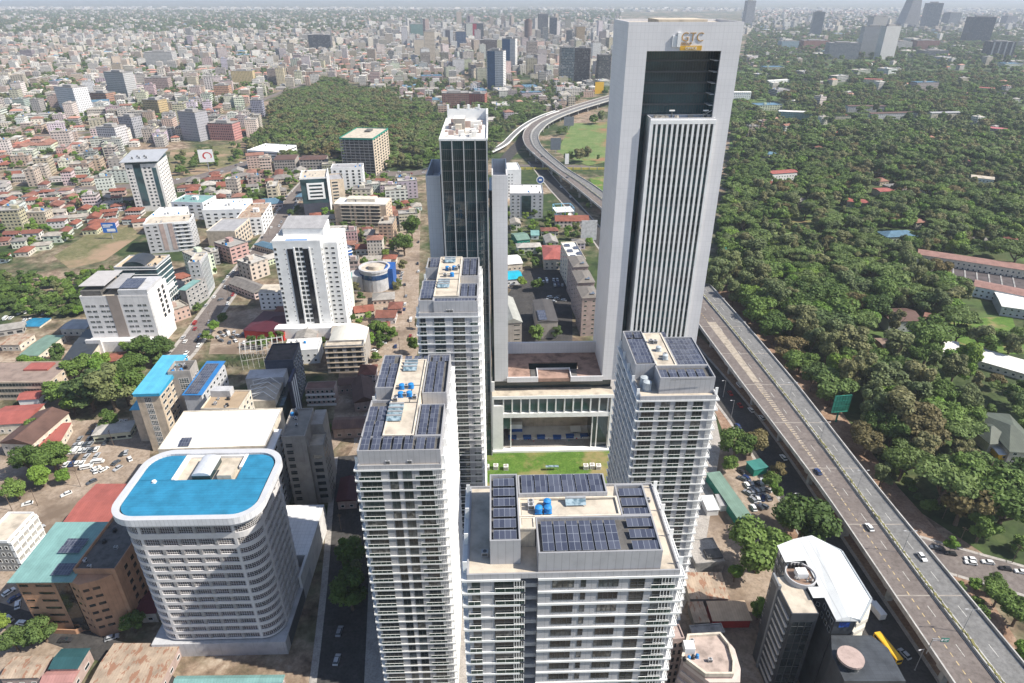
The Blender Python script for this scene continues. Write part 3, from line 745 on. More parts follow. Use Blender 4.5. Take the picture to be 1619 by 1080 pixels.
tp = MB(); tp.box(BX0, BX1, BY - .5, BY + .3, BZ - 1.2, BZ + .3); tp.build('fin_cornice', [WHITE], t)
lm = MB(); lm.tube((0, 0, 0), (0, 0, 2.9), .35, .3, 8, 1); lm.box(-1, 1, -.4, .4, 2.9, 3.3, 0); lmm = lm.mesh('roof_light', [WHITE, DSTEEL])
for x in (19.5, 32.5):
    o = link('roof_light', lmm, t); o.location = (x, 2, BZ + .1)
rl = MB(); rl.box(BX0 + .5, BX1 - 1, .6, .66, BZ + 1.9, BZ + 2.); rl.tube((30.5, 3, BZ + .5), (34.5, 1, BZ + 3.4), .15)
for k in range(12): rl.box(BX0 + .6 + k * 2, BX0 + .66 + k * 2, .6, .66, BZ, BZ + 1.95)
rl.build('roof_rail', [STEEL], t)
random.seed(3)
for k in range(16): x, y = random.uniform(13, 34), random.uniform(1.5, 6); jm = MB(); jm.box(x, x + random.uniform(.4, 2), y, y + random.uniform(.4, 1.2), BZ + .05, BZ + random.uniform(.4, 1.3)); jm.build('roof_plant', [CREAM], t)
# sign: white door-like mark, letters, gold bar
sg = MB(); sg.box(16.2, 18.6, -.55, -.01, 177.6, 181.3); sg.box(17.9, 19.1, -.9, -.01, 177.6, 182.3, 0); sg.box(17.3, 17.75, -.56, -.54, 181.4, 182.2, 1)
sign = sg.build('sign_mark', [WHITE, GREYW], t)
def text(name, s, size, x, y, z, mat, parent, rz=0, ext=.08, sx=1., bold=0):
    c = bpy.data.curves.new(name, 'FONT'); c.body = s; c.size = size; c.extrude = ext; c.offset = bold
    c.materials.append(mat); o = link(name, c, parent)
    o.location = (x, y, z); o.rotation_euler = (R(90), 0, rz); o.scale = (sx, 1, 1); return o
text('sign_letters', 'GTC', 4.3, 19.3, -.12, 179.4, GOLD, t, sx=.95, bold=-.07)
text('sign_small_letters', 'GROUP', 1.15, 19.4, -.12, 178.25, GOLD, t, sx=1.05)
br = MB(); br.box(19.3, 27.2, -.3, -.01, 176.45, 178.0); bo = br.build('sign_bar', [plain('gold_bar', (.62, .36, .05), .5, .4, .05, 1.)], t)
text('sign_bar_letters', 'OFFICE', 1.25, 21.2, -.36, 176.75, WHITEB, bo, sx=1.05)
# ---- hotel tower
t = thing('glass_hotel_tower', 'slim dark glass tower with white ribs between two lower white wings', 'hotel tower', cw(-26.9, 250), PH)
GW, GD, GH = 17.3, 46., 146.4
mb = MB(); mb.box(0, GW, 0, GD, 0, GH); mb.build('curtain_wall', [GLASSD], t)
mu = MB()
for k in range(36): z = 3 + 4. * k; mu.box(.05, GW - .05, -.06, -.005, z, z + .3); mu.box(GW + .005, GW + .06, .05, GD, z, z + .3)
for k in range(1, 24): mu.box(GW * k / 24 - .035, GW * k / 24 + .035, -.09, -.005, 0, GH)
mu.build('mullion_grid', [DSTEEL], t)
rb = MB(); rb.box(-.2, .2, -.4, .2, 0, GH + .3); rbm = rb.mesh('rib', [plain('rib_grey', (.36, .37, .38), .6, .3, .06, .3)])
for k in range(5):
    o = link('rib', rbm, t); o.location = (GW * k / 4, 0, 0); o.scale = (1 if k not in (0, 4) else 1.3, 1, 1)
mb = MB(); mb.rring(-.4, GW + .4, -.4, GD, .5, GH, GH + .8); mb.box(.2, GW - .2, GD - 1.1, GD - .62, GH, GH + 4.5); mb.box(GW - .3, GW + .45, GD - 14, GD, GH, GH + 4.5)
for k in range(4): mb.box(.2 + k * 4.4, 1.1 + k * 4.4, GD - 1.2, GD - .2, GH + 4.5, GH + 6.2)
mb.build('parapet', [WHITE], t)
mb = MB(); mb.face([(.2, .2, GH + .03), (GW - .2, .2, GH + .03), (GW - .2, GD - .7, GH + .03), (.2, GD - .7, GH + .03)]); mb.build('roof', [SCREEDW], t)
random.seed(5); PMAT = [SCREEDW, PINKISH, CREAM, TAUPE]
for k in range(46):
    x, y = random.uniform(.8, GW - 2.6), random.uniform(1.5, GD - 8); a, b_ = random.uniform(.6, 2.4), random.uniform(.6, 2.6)
    pm = MB(); pm.box(x, x + a, y, y + b_, GH + .03, GH + random.uniform(.5, 2.6)); pm.build('roof_plant', [random.choice((SCREEDW, SCREEDW, PINKISH, CREAM))], t)
pm = MB(); pm.box(4, 8.5, 22, 30, GH + .04, GH + 4.2, 0, 1); pm.build('lift_room', [TAUPE, SCREEDW], t); pm = MB(); pm.box(9, 15, 26, 29, GH + .04, GH + 2.5, 0); pm.build('water_room', [SCREEDW], t)
mb = MB(); WZ = 126.2
mb.box(-6.9, -1.2, 7, 36, 0, WZ); mb.build('west_wing', [CLAD], t)
mb = MB(); mb.box(19, 25.2, 7, 37, ZB, WZ); mb.build('east_wing', [CLAD], t)
mb = MB(); mb.box(GW + .5, 19, 9, 30, 0, WZ - 1); mb.build('link_glass', [GLASSD], t)
mb = MB()
for x0, x1 in ((-6.9, -1.2), (19, 25.2)):
    mb = MB(); mb.rring(x0, x1, 7, 36, .5, WZ, WZ + 5.5); mb.build('wing_parapet', [CLAD], t)
mb = MB(); mb.box(17.4, 18.9, 6.4, 7.4, 0, ZB); mb.build('corner_post', [WHITE], t)
# ---- podium hall between the towers
t = thing('podium_building', 'low white framed hall with glazed front and brown roof deck between the two dark towers', 'podium hall', cw(-9.2, 253.5), PH)
PW = 56.
mb = MB(); mb.box(0, PW, -1.2, 0, 30., 31.6); mb.box(0, 5., -1.2, 1, 0, 26.4); mb.box(PW - 1, PW, -1.2, 1, 0, 30); mb.box(0, .8, -1.2, .5, 26.4, 30); mb.box(4.5, PW - 1, -1., .6, 19.6, 22.0); mb.box(-1, PW + .5, -2.2, .8, 0, 1.1)
mb.build('frame', [WHITEB], t)
mb = MB(); mb.face([(0, -.9, 31.65), (PW, -.9, 31.65), (PW, 6, 31.65), (0, 6, 31.65)]); mb.build('terrace', [SCREED], t)
mb = MB(); mb.box(.2, PW - 1.2, .3, 10, 22.05, 31.6); mb.box(.2, 8.5, .7, 16, 12.2, 22); mb.box(47.5, PW - 1.2, .7, 16, 0, 22); mb.build('hall_glass', [GLASSD], t)
mb = MB(); mb.box(5.2, 48, 18, 18.4, 0, 22); mb.box(8.6, 47.4, .7, 17.9, 18.9, 19.5); mb.box(8, 49, 8, 17.9, .06, 1.2, 1); mb.build('hall_back_wall', [BEIGE, SCREEDW], t)
fm = MB(); fm.box(-.3, .3, -.8, .28, 22, 30.05); fmm = fm.mesh('mullion_fin', [WHITE])
for k in range(13):
    o = link('mullion_fin', fmm, t); o.location = (5.2 + k * 4.05, 0, 0)
f2 = MB(); f2.box(-.25, .25, 0, .65, 0.1, 19.6); f2m = f2.mesh('post', [WHITE])
for x in (8.6, 49.5, 47.2):
    o = link('post', f2m, t); o.location = (x, 0, 0)
mb = MB(); mb.box(.4, PW - .4, 6.05, 9, 31.62, 36.8); mb.build('setback_glass', [GLASSB], t)
# deck ring around the light well, plus back wall
mb = MB()
mb.ring([(7., 2.8), (51., 2.8), (51., 26.5), (7., 26.5)], [(17.5, 11), (41, 11), (41, 17.5), (17.5, 17.5)], 36.85, 38.6)
mb.build('roof_deck', [plain('brown_deck', (.3, .2, .16), .85, .2, .25, .25)], t)
mb = MB(); mb.box(7, 21.3, 2.6, 3.2, 36.8, 39.4); mb.box(36.2, 51, 2.6, 3.2, 36.8, 39.4); mb.box(7, 51, 26.55, 27.6, 36.8, 44.5); mb.box(20.9, 21.3, 3.2, 10.9, 38.6, 39.6); mb.box(36.2, 36.6, 3.2, 10.9, 38.6, 39.6); mb.box(21.3, 36.2, 10.5, 10.95, 34, 39.4)
mb.box(18, 20.9, 3.25, 10.5, 38.62, 38.9, 1); mb.box(36.7, 39.5, 3.25, 10.5, 38.62, 38.9, 1)
mb.build('deck_parapet', [CLAD, DCONC], t)
mb = MB(); mb.face([(17.6, 17.2, 30), (41, 17.2, 30), (41, 17.2, 38.2), (17.6, 17.2, 38.2)]); mb.face([(17.6, 11.1, 33), (41, 11.1, 33), (41, 17.1, 33), (17.6, 17.1, 33)], 1); mb.build('light_well', [GLASSB, TAUPE], t)
# hoardings, skips and crates on the building site in front of the hall
random.seed(11)
for k in range(6):
    x, y, _ = cw(0.5 + k * 7.2 + random.uniform(-.6, .6), 262 + random.uniform(-.5, .5))
    o = thing('skip_container', 'blue open site container in the row inside the white framed hall', 'container', (x, y, .35), PH + R(random.uniform(-4, 4)), 'blue containers in the hall')
    mb = MB(); mb.prism([(-1.9, -.9), (1.9, -.9), (1.9, .9), (-1.9, .9)], .2, 1.7, 0); mb.rring(-2.05, 2.05, -1.05, 1.05, .15, 1.55, 1.75, 0); mb.build('bin', [BLUEP], o)
    mb = MB()
    for xx in (-1.5, -.5, .5, 1.5): mb.box(xx - .06, xx + .06, -1., 1., .0, .2); mb.box(xx - .06, xx + .06, -.98, -.9, .2, 1.6)
    mb.build('rib_frame', [DSTEEL], o)
x, y, _ = cw(32, 266); o = thing('site_tent', 'white and blue canopy tent on the building site inside the hall', 'tent', (x, y, 0), PH)
mb = MB(); mb.face([(-2.6, -2, 2.6), (2.6, -2, 2.6), (2.6, 2, 3.4), (-2.6, 2, 3.4)]); mb.face([(-2.6, 2, 3.38), (2.6, 2, 3.38), (2.6, -2, 2.58), (-2.6, -2, 2.58)]); mb.build('canopy', [WHITEB], o)
mb = MB()
for a, b_, h in ((-2.5, -1.9, 2.6), (2.5, -1.9, 2.6), (-2.5, 1.9, 3.4), (2.5, 1.9, 3.4)): mb.tube((a, b_, 0), (a, b_, h), .06, None, 5)
mb.build('frame', [STEEL], o); mb = MB(); mb.box(-1.2, 1.2, -1.2, 1.2, .1, 1.2); mb.build('crate', [TANKB], o)
x, y, _ = cw(1.5, 268); o = thing('site_office', 'white site cabin with blue base at the left of the hall', 'site cabin', (x, y, 0), PH)
mb = MB(); mb.box(-2, 4, -1.3, 1.3, 3, 5.6); mb.build('upper_cabin', [WHITEB], o); mb = MB(); mb.box(-2, 4, -1.3, 1.3, .1, 2.98); mb.build('lower_cabin', [BLUEP], o)
mb = MB(); random.seed(4)
for k in range(60):
    xx, yy = random.uniform(5, 50), random.uniform(3.2, 12); mb.box(xx, xx + random.uniform(.3, 1.6), yy, yy + random.uniform(.2, 1), .02, random.uniform(.15, .9), random.choice((0, 1, 2, 3)))
o = mb.build('building_rubble', [CREAM, PINKISH, REDP, TEALROOF]); o.location = cw(-9.2, 256.5, .1); o.rotation_euler = (0, 0, PH); struct(o, 'stuff')
# garden furniture on the lawn
x, y, _ = cw(18, 238); o = thing('lawn_shelter', 'pale blue topped shelter standing on the lawn', 'shelter', (x, y, 0.05), PH)
mb = MB(); mb.box(-3, 3, -.7, .7, 2.2, 2.35); mb.build('canopy', [COLLECT], o); mb = MB()
for a in (-2.7, 2.7): mb.tube((a, 0, 0), (a, 0, 2.2), .08, None, 6)
mb.build('post', [STEEL], o)
for k, (px, py) in enumerate(((770, 742), (784, 741), (800, 742), (926, 741), (936, 740), (946, 741))):
    p = at(px, py); o = thing('garden_pavilion', ('white plant box at the left edge of the lawn' if k < 3 else 'white cooling box at the right edge of the lawn') + (', outermost' if k in (0, 5) else ', middle one' if k in (1, 4) else ', nearest the lawn centre'), 'plant box', p, PH, 'white boxes beside the lawn')
    mb = MB(); mb.box(-1.1, 1.1, -1.1, 1.1, 0, 2.2); mb.build('housing', [WHITE], o); mb = MB(); mb.tube((0, 0, 2.2), (0, 0, 2.35), .8, None, 12); mb.box(-.9, .9, -1.14, -1.1, .4, 1.8); mb.build('fan', [TAUPE], o)
# ---------------------------------------------------------------- single buildings surveyed from their roof corners
FOOT = []            # (x, y, radius) already built on
POLYS = []
def frame(A, B, C, z):
    """rectangle from front-left, front-right and one back corner of the roof (survey pixels at height z)"""
    a, b, c = at(*A, z), at(*B, z), at(*C, z)
    d = (b - a); w = math.hypot(d.x, d.y); rz = math.atan2(d.y, d.x)
    n = Vector((-math.sin(rz), math.cos(rz), 0)); dep = abs((c - b).dot(n))
    return Vector((a.x, a.y, 0)), rz, w, dep
class Bld:
    def __init__(s, name, label, cat, A, B, C, z, d=None, w=None, group=None, z0=0, rz=None):
        loc, rz_, s.w, s.d = frame(A, B, C, z); s.h = z
        if rz is not None: rz_ = rz
        if d: s.d = d
        if name in ('wood_house', 'long_range'): s.d = min(s.d, 14.)
        if w: s.w = w
        s.t = thing(name, label, cat, (loc.x, loc.y, z0), rz_, group); s.rz = rz_; s.loc = loc
        s.t.matrix_basis = Matrix.Translation((loc.x, loc.y, z0)) @ rotz(rz_)
        s.W = Windows(s.t); s.wl = lambda x, y, z=0: s.t.matrix_basis @ Vector((x, y, z))
        c = s.wl(s.w / 2, s.d / 2); FOOT.append((c.x, c.y, math.hypot(s.w, s.d) / 2))
        POLYS.append([tuple(s.wl(x, y))[:2] for x, y in ((-2, -2), (s.w + 2, -2), (s.w + 2, s.d + 2), (-2, s.d + 2))])
    def body(s, mat, h=None, x0=0, x1=None, y0=0, y1=None, z0=0, name='wall'):
        mb = MB(); mb.box(x0, s.w if x1 is None else x1, y0, s.d if y1 is None else y1, z0, s.h if h is None else h); return mb.build(name, [mat], s.t)
    def flat(s, mat=None, par=None, h=None, x0=0, x1=None, y0=0, y1=None, ph=.9, pt=.3):
        x1 = s.w if x1 is None else x1; y1 = s.d if y1 is None else y1; h = s.h if h is None else h
        mb = MB(); mb.face([(x0 + .1, y0 + .1, h + .03), (x1 - .1, y0 + .1, h + .03), (x1 - .1, y1 - .1, h + .03), (x0 + .1, y1 - .1, h + .03)]); mb.build('roof', [mat or SCREED], s.t)
        mb = MB(); mb.rring(x0 - .04, x1 + .04, y0 - .04, y1 + .04, pt, h - .25, h + ph); mb.build('parapet', [par or WHITE], s.t)
    def hip(s, mat, ov=.6, rise=2.2, axis=0, h=None, x0=0, x1=None, y0=0, y1=None, hip=True, color=None, th=.15):
        x1 = s.w if x1 is None else x1; y1 = s.d if y1 is None else y1; h = s.h if h is None else h
        return roofmesh(s.t, mat, x0 - ov, x1 + ov, y0 - ov, y1 + ov, h, rise, axis, hip, color, th)
    def clutter(s, n, h=None, x0=1, x1=None, y0=1, y1=None, seed=1, tanks=2):
        rg = random.Random(seed); x1 = s.w - 1 if x1 is None else x1; y1 = s.d - 1 if y1 is None else y1; h = (s.h if h is None else h) + .03
        for k in range(n): acunit(s.t, rg.uniform(x0, x1), rg.uniform(y0, y1), h, rg.uniform(.7, 1.2), rg.choice((0, R(90))))
        for k in range(tanks): tank(s.t, rg.uniform(x0, x1), rg.uniform(y0, y1), h, .7, 1.3, rg.choice((TANKB, TANKD, TANKD)))
    def stair(s, x, y, w, d, h, mat, zb=None):
        zb = s.h if zb is None else zb
        mb = MB(); mb.box(x, x + w, y, y + d, zb + .04, zb + h); mb.box(x - .15, x + w + .15, y - .15, y + d + .15, zb + h, zb + h + .2); o = mb.build('stair_head', [mat, DSTEEL], s.t); mb = MB(); mb.box(x + w * .3, x + w * .3 + 1, y - .05, y - .005, zb + .1, zb + 2.1); mb.build('door', [DSTEEL], o)
    def side(s, f, z0, nz, sh, cs, hh, sill=.9, **k):
        P_ = {'F': ((0, 0), (s.w, 0)), 'R': ((s.w, 0), (s.w, s.d)), 'L': ((0, s.d), (0, 0))}[f]
        s.W.face(P_[0], P_[1], z0, nz, sh, cs, hh, sill, **k)
    def done(s): s.W.done(); return s.t
def roofmesh(par, mat, x0, x1, y0, y1, h, rise, axis=0, hip=True, color=None, th=.15, name='roof'):
    mb = MB(); cx, cy = (x0 + x1) / 2, (y0 + y1) / 2
    if axis == 0:
        i = min((y1 - y0) / 2, (x1 - x0) * .45) if hip else 0
        r0, r1 = (x0 + i, cy, h + rise), (x1 - i, cy, h + rise)
        a, b, c, d = (x0, y0, h), (x1, y0, h), (x1, y1, h), (x0, y1, h)
        fs = [[a, b, r1, r0], [c, d, r0, r1], [b, c, r1], [d, a, r0]]
    else:
        i = min((x1 - x0) / 2, (y1 - y0) * .45) if hip else 0
        r0, r1 = (cx, y0 + i, h + rise), (cx, y1 - i, h + rise)
        a, b, c, d = (x0, y0, h), (x1, y0, h), (x1, y1, h), (x0, y1, h)
        fs = [[a, b, r0], [b, c, r1, r0], [c, d, r1], [d, a, r0, r1]]
    for f in fs: mb.face(f)
    q = [a, b, c, d]
    for k in range(4):
        u, v = q[k], q[(k + 1) % 4]; mb.face([(u[0], u[1], h - th), (v[0], v[1], h - th), v, u])
    mb.face([(p[0], p[1], h - th) for p in reversed(q)])
    o = mb.build(name, [mat], par)
    if color: o.color = (*color, 1)
    return o
def shed(par, mat, x0, x1, y0, y1, h0, h1, th=.15, name='roof', axis='Y'):
    """mono-pitch sheet: height h0 at front (or left) and h1 at back (or right)"""
    mb = MB()
    q = [(x0, y0, h0), (x1, y0, h0 if axis == 'Y' else h1), (x1, y1, h1), (x0, y1, h1 if axis == 'Y' else h0)]
    mb.face(q); mb.face([(a, b, c - th) for a, b, c in reversed(q)])
    for k in range(4):
        u, v = q[k], q[(k + 1) % 4]; mb.face([(u[0], u[1], u[2] - th), (v[0], v[1], v[2] - th), v, u])
    return mb.build(name, [mat], par)
def roundrect(x0, x1, y0, y1, r, n=6):
    P_ = []
    for cx, cy, a0 in ((x0 + r, y0 + r, 180), (x1 - r, y0 + r, 270), (x1 - r, y1 - r, 0), (x0 + r, y1 - r, 90)):
        for k in range(n + 1):
            a = R(a0 + 90 * k / n); P_.append((cx + r * math.cos(a), cy + r * math.sin(a)))
    return P_
# ---- tower with the bright blue roof and rounded corners
t = thing('round_cornered_tower', 'white tower with rounded corners, gridded window bands and bright blue roof', 'office tower', (-116.4, 143.2, 0), R(1.5))
t.matrix_basis = Matrix.Translation((-116.4, 143.2, 0)) @ rotz(R(1.5))
RW, RD, RB, RT = 40.5, 30., 7., 59.6
BBF = plain('white_tiled_facade', (.62, .6, .6), .6, .3, .05, .3)
bodyp = roundrect(0, RW, 0, RD, 6.5, 8)
FLO = [RB + .6 + 3.42 * k for k in range(12)] + [RB + .6 + 3.42 * 12 + .3, RB + .6 + 3.42 * 12 + 5.1]
mb = MB(); mb.prism(roundrect(.35, RW - .35, .35, RD - .35, 6.2, 8), RB, RT - 1.5); mb.build('glass_band', [glass('bb_glass', (.008, .014, .017), .06, .4, .8, (.22, .22, .4), (.06, .03, .035))], t)
# spandrel bands, each storey one part
def band(z0, z1, nm):
    mb = MB(); mb.ring(bodyp, roundrect(.5, RW - .5, .5, RD - .5, 6.05, 8), z0, z1); mb.build(nm, [BBF], t)
prev = RB
for z in FLO:
    band(prev, z, 'spandrel_band'); prev = z + (2.1 if z < FLO[-2] - .1 else 2.6)
band(prev, RT, 'spandrel_band')
# window grids: white bars in groups between piers
def grid_run(a, b, z0, h, n, pier=True):
    a, b = Vector(a), Vector(b); d = (b - a); Ln = d.length; d.normalize(); nn = Vector((d.y, -d.x)); mb = MB()
    rz = math.atan2(d.y, d.x)
    M = Matrix.Translation((a.x, a.y, 0)) @ rotz(rz); q = MB()
    for k in range(n + 1): q.box(Ln * k / n - .032, Ln * k / n + .032, .2, .3, z0, z0 + h)
    for k in range(1, 4 if h > 2.2 else 3): q.box(0, Ln, .195, .3, z0 + h * k / (4 if h > 2.2 else 3) - .028, z0 + h * k / (4 if h > 2.2 else 3) + .028)
    if pier: q.box(-.45, .45, -.03, .34, z0, z0 + h); q.box(Ln - .45, Ln + .45, -.03, .34, z0, z0 + h)
    mb.append(q, M); return mb
for z in FLO:
    h = 2.1 if z < FLO[-2] - .1 else 2.6
    xs = [6.5, 11.9, 17.3, 22.7, 28.1, 34.]
    for i in range(5): grid_run((xs[i], 0), (xs[i + 1], 0), z, h, 8).build('window_grid', [BBF], t)
    for pts in (bodyp[:9], bodyp[9:18]):
        mb = MB()
        for i in range(len(pts) - 1): mb.append(grid_run(pts[i], pts[i + 1], z, h, 2, False))
        mb.build('corner_grid', [BBF], t)
    ys = [6.5, 10.8, 15, 19.3, 23.5]
    mb = MB()
    for i in range(4): mb.append(grid_run((RW, ys[i]), (RW, ys[i + 1]), z, h, 6))
    mb.build('side_grid', [BBF], t)
mb = MB(); mb.ring(roundrect(-2., RW + 2, -2., RD + 1, 8.3, 8), roundrect(-.2, RW + .2, -.2, RD - 1.2, 6.6, 8), RT - .9, RT + 1.5); mb.build('cornice', [plain('white_panels', (.66, .67, .7), .5, .4, .05, .4, grid=(1.2, 0))], t)
mb = MB(); rr = roundrect(-.1, RW + .1, -.1, RD - 1.3, 6.5, 8); ZR = RT + .5
P0 = [p for p in rr]
mb.face([(p[0], p[1], ZR - .5) for p in P0]); mb.build('roof_deck', [SCREED], t)
def roofpoly(poly, name='blue_roof'):
    mb = MB(); mb.face([(p[0], p[1], ZR + .4 + (p[1]) * .01) for p in poly]); mb.face([(p[0], p[1], ZR - .45) for p in reversed(poly)])
    n = len(poly)
    for i in range(n):
        a, b = poly[i], poly[(i + 1) % n]; mb.face([(a[0], a[1], ZR - .45), (b[0], b[1], ZR - .45), (b[0], b[1], ZR + .4 + b[1] * .01), (a[0], a[1], ZR + .4 + a[1] * .01)])
    mb.build(name, [BLUEROOF], t)
rr2 = roundrect(.3, RW - .3, .3, RD - 1.8, 6.1, 8)
roofpoly([p for p in rr2 if p[1] < 16] and [(.3, 16.)] + [p for p in rr2[:18]] + [(RW - .3, 16.)])
roofpoly([(RW - .35, 16.15)] + [p for p in rr2[18:27]] + [(30.5, RD - 1.85), (30.5, 16.15)])
roofpoly([(.35, 16.15), (10.3, 16.15), (10.3, RD - 1.85)] + [p for p in rr2[27:]])
mb = MB(); mb.box(10.35, 11.4, 16.2, RD - 1.5, ZR - .45, ZR + .75); mb.box(29.4, 30.45, 22, RD - 1.5, ZR - .45, ZR + .75); mb.box(11.4, 29.4, RD - 2, RD - 1.4, ZR - .45, ZR + .4); mb.build('roof_curb', [WHITE], t)
mb = MB()
for k in range(8):
    a0, a1 = math.pi * k / 8, math.pi * (k + 1) / 8
    p = lambda a, y: (19.5 - 2.9 * math.cos(a), y, ZR + 1.6 + 1.1 * math.sin(a))
    mb.face([p(a0, 16.6), p(a1, 16.6), p(a1, 26), p(a0, 26)], 0)
    mb.face([(19.5, 16.6, ZR + 1.6), p(a1, 16.6), p(a0, 16.6)], 0)
mb.box(16.7, 22.3, 16.65, 26, ZR - .4, ZR + 1.6, 1); mb.build('vaulted_skylight', [plain('polycarbonate', (.6, .62, .66), .35, .5, .06, 1., grid=(0, 0)), GLASSB], t)
mb = MB(); mb.box(24.6, 29., 16.3, 21.5, ZR - .45, ZR + 1.9); mb.build('stair_head', [SCREED], t)
tank(t, 5.6, 15.2, ZR + .5, .6, .5, WHITE)
# podium of the same tower and its white tiled wing
mb = MB(); mb.prism([(-2, -1.), (RW + 1.2, -1.), (RW + 1.4, 21.9), (RW + 1.4, RD + 1), (-2, RD + 1)], 0, RB - .8); mb.build('podium', [GREYW], t)
mb = MB(); mb.prism(roundrect(1.2, RW - 1.2, 1.2, RD - 1, 5.5, 5), RB - .8, RB); mb.build('podium_gap', [DCONC], t)
mb = MB(); mb.box(26, RW + 1.4, RD + 1.1, 58, 0, 12.); mb.box(RW + .45, RW + 1.38, 21, RD + 1.05, RB - .78, 12.); mb.build('wing_wall', [plain('white_wing_wall', (.62, .61, .6), .7, .3, .08, .3, streak=True)], t)
mb = MB(); mb.face([(26.1, RD + 1.2, 12.04), (RW + 1.3, RD + 1.2, 12.04), (RW + 1.3, 57.9, 12.04), (26.1, 57.9, 12.04)], 0, [(0, 0), (15.5, 0), (15.5, 25), (0, 25)]); mb.build('wing_roof', [plain('white_roof_tiles', (.74, .74, .74), .6, .3, .05, .3, grid=(1.5, 1.6))], t)
lv = MB()
for k in range(12): lv.box(RW + 1.42, RW + 1.52, 2, 21, .6 + k * .48, .85 + k * .48)
lv.build('louvre', [DSTEEL], t)
FOOT.append((-92, 160, 30)); FOOT.append((-68, 175, 22))
POLYS.append([(-122, 135), (-60, 135), (-58, 200), (-122, 180)])
# ---- cream roofed building behind it
b = Bld('cream_building', 'low building with a wide cream white roof behind the blue roofed tower', 'office block', (250, 712), (420, 706), (425, 647), 34.)
b.body(CREAM); b.flat(SCREEDW, CREAM, ph=.5)
b.stair(b.w * .28, -4.5, b.w * .42, 4.4, -3.2, CREAM, b.h) if False else None
mb = MB(); mb.box(b.w * .3, b.w * .95, -9, -.05, 0, b.h - 4); mb.build('front_wing', [CREAM], b.t)
mb = MB(); mb.face([(b.w * .3, -9, b.h - 3.96), (b.w * .95, -9, b.h - 3.96), (b.w * .95, -.1, b.h - 3.96), (b.w * .3, -.1, b.h - 3.96)]); mb.build('terrace', [SCREED], b.t)
mb = MB(); mb.box(b.w * .4, b.w * .68, -7, -2, b.h - 3.9, b.h - 1.4); mb.build('plant_room', [WHITEB], b.t)
mb = MB(); mb.box(b.w + .02, b.w + 3, -9, b.d * .5, 0, b.h - 1.2); mb.build('stair_wall', [WHITE], b.t)
b.W.face((b.w * .3, -.06), (b.w * .95, -.06), b.h - 3.9, 1, 3, cells(7, .4), 2., .3)
b.W.face((b.w + 3, -9), (b.w + 3, b.d * .5), 3, 9, 3.3, cells(3, .5), 1.8)
solar_row(b.t, b.w * .17, 1.5, b.h + .05, 4, 2.4, 0, 10); b.done()
# ---- tan roof terrace building with the tiled deck
b = Bld('tan_terrace_building', 'building with a tan tiled roof terrace between the solar roof and the cream roof', 'office block', (318, 648), (378, 648), (391, 619), 29.)
b.body(CREAM); b.flat(plain('tan_tiles', (.5, .38, .26), .8, .2, .1, .3, grid=(2.4, 2.4)), CREAM, ph=.8)
mb = MB(); mb.box(.5, 9.5, b.d - 5, b.d - .5, b.h + .04, b.h + 3.4); mb.build('plant_room', [GREYW], b.t)
b.clutter(3, seed=3); b.side('R', 2, 8, 3.3, cells(4, .5), 1.7); b.done()
# ---- blue roofed slab
b = Bld('blue_roof_slab', 'tall narrow cream slab under a sloping light blue roof beside dark trees', 'office block', (213, 622), (250, 621), (289, 566), 33.)
b.body(BEIGE, b.h - .5)
shed(b.t, BLUEROOF2, -.9, b.w + .9, -.9, b.d + .9, b.h + .2, b.h + 1.4)
mb = MB(); mb.box(-.5, b.w + .5, -.93, -.6, b.h - 1.3, b.h + .05); mb.box(b.w + .6, b.w + .92, -.9, b.d, b.h - 1.2, b.h + .2); mb.build('fascia', [plain('blue_fascia', (.03, .3, .5), .5, .4, .08, .5)], b.t)
b.W.face((b.w * .33, 0), (b.w * .62, 0), 2, 9, 3.2, [(0, 1)], 2.7, .3, gl=GLASSB, mull=3, rail=2)
b.side('R', 2, 9, 3.2, cells(6, .7), 1.6, fr=WHITE, mull=1)
mb = MB(); mb.box(-9, -.5, 8, 16, 0, 19); mb.build('annex', [BEIGE], b.t); shed(b.t, BLUEROOF2, -9.6, -.2, 7.4, 16.6, 19.1, 19.6, name='annex_roof'); b.done()
# ---- stair and service tower, solar roof
b = Bld('service_tower', 'grey brown service tower with open roof plant next to the blue roofed slab', 'office block', (266, 592), (301, 590), (320, 573), 34.)
b.body(TAUPE); b.flat(DCONC, TAUPE, ph=1.6); b.clutter(7, seed=8, tanks=3)
b.W.face((b.w * .4, 0), (b.w * .85, 0), 2, 9, 3.3, [(0, 1)], 2.9, .2, gl=GLASSB, mull=3, rail=2); b.side('R', 2, 9, 3.3, cells(3, .4), 1.3); b.done()
b = Bld('solar_roof_building', 'building whose blue framed roof is covered with dark solar panels', 'office block', (290, 624), (318, 624), (364, 576), 29.)
b.body(GREYW, b.h - .3); shed(b.t, plain('blue_sheet_trim', (.03, .17, .42), .5, .4, .08, .4), -.6, b.w + .6, -.6, b.d + .6, b.h + .1, b.h + 1.6)
ny = int((b.d - .6) / 4.3); wn_ = int((b.w - 1.2) / 1.05)
for k in range(ny): o = solar_row(b.t, .5, .3 + k * 4.3, b.h + .12 + 1.5 * k * 4.3 / b.d, wn_, 2.1, 0, 2.2)
b.side('R', 2, 8, 3.3, cells(7, .5), 1.6); b.done()
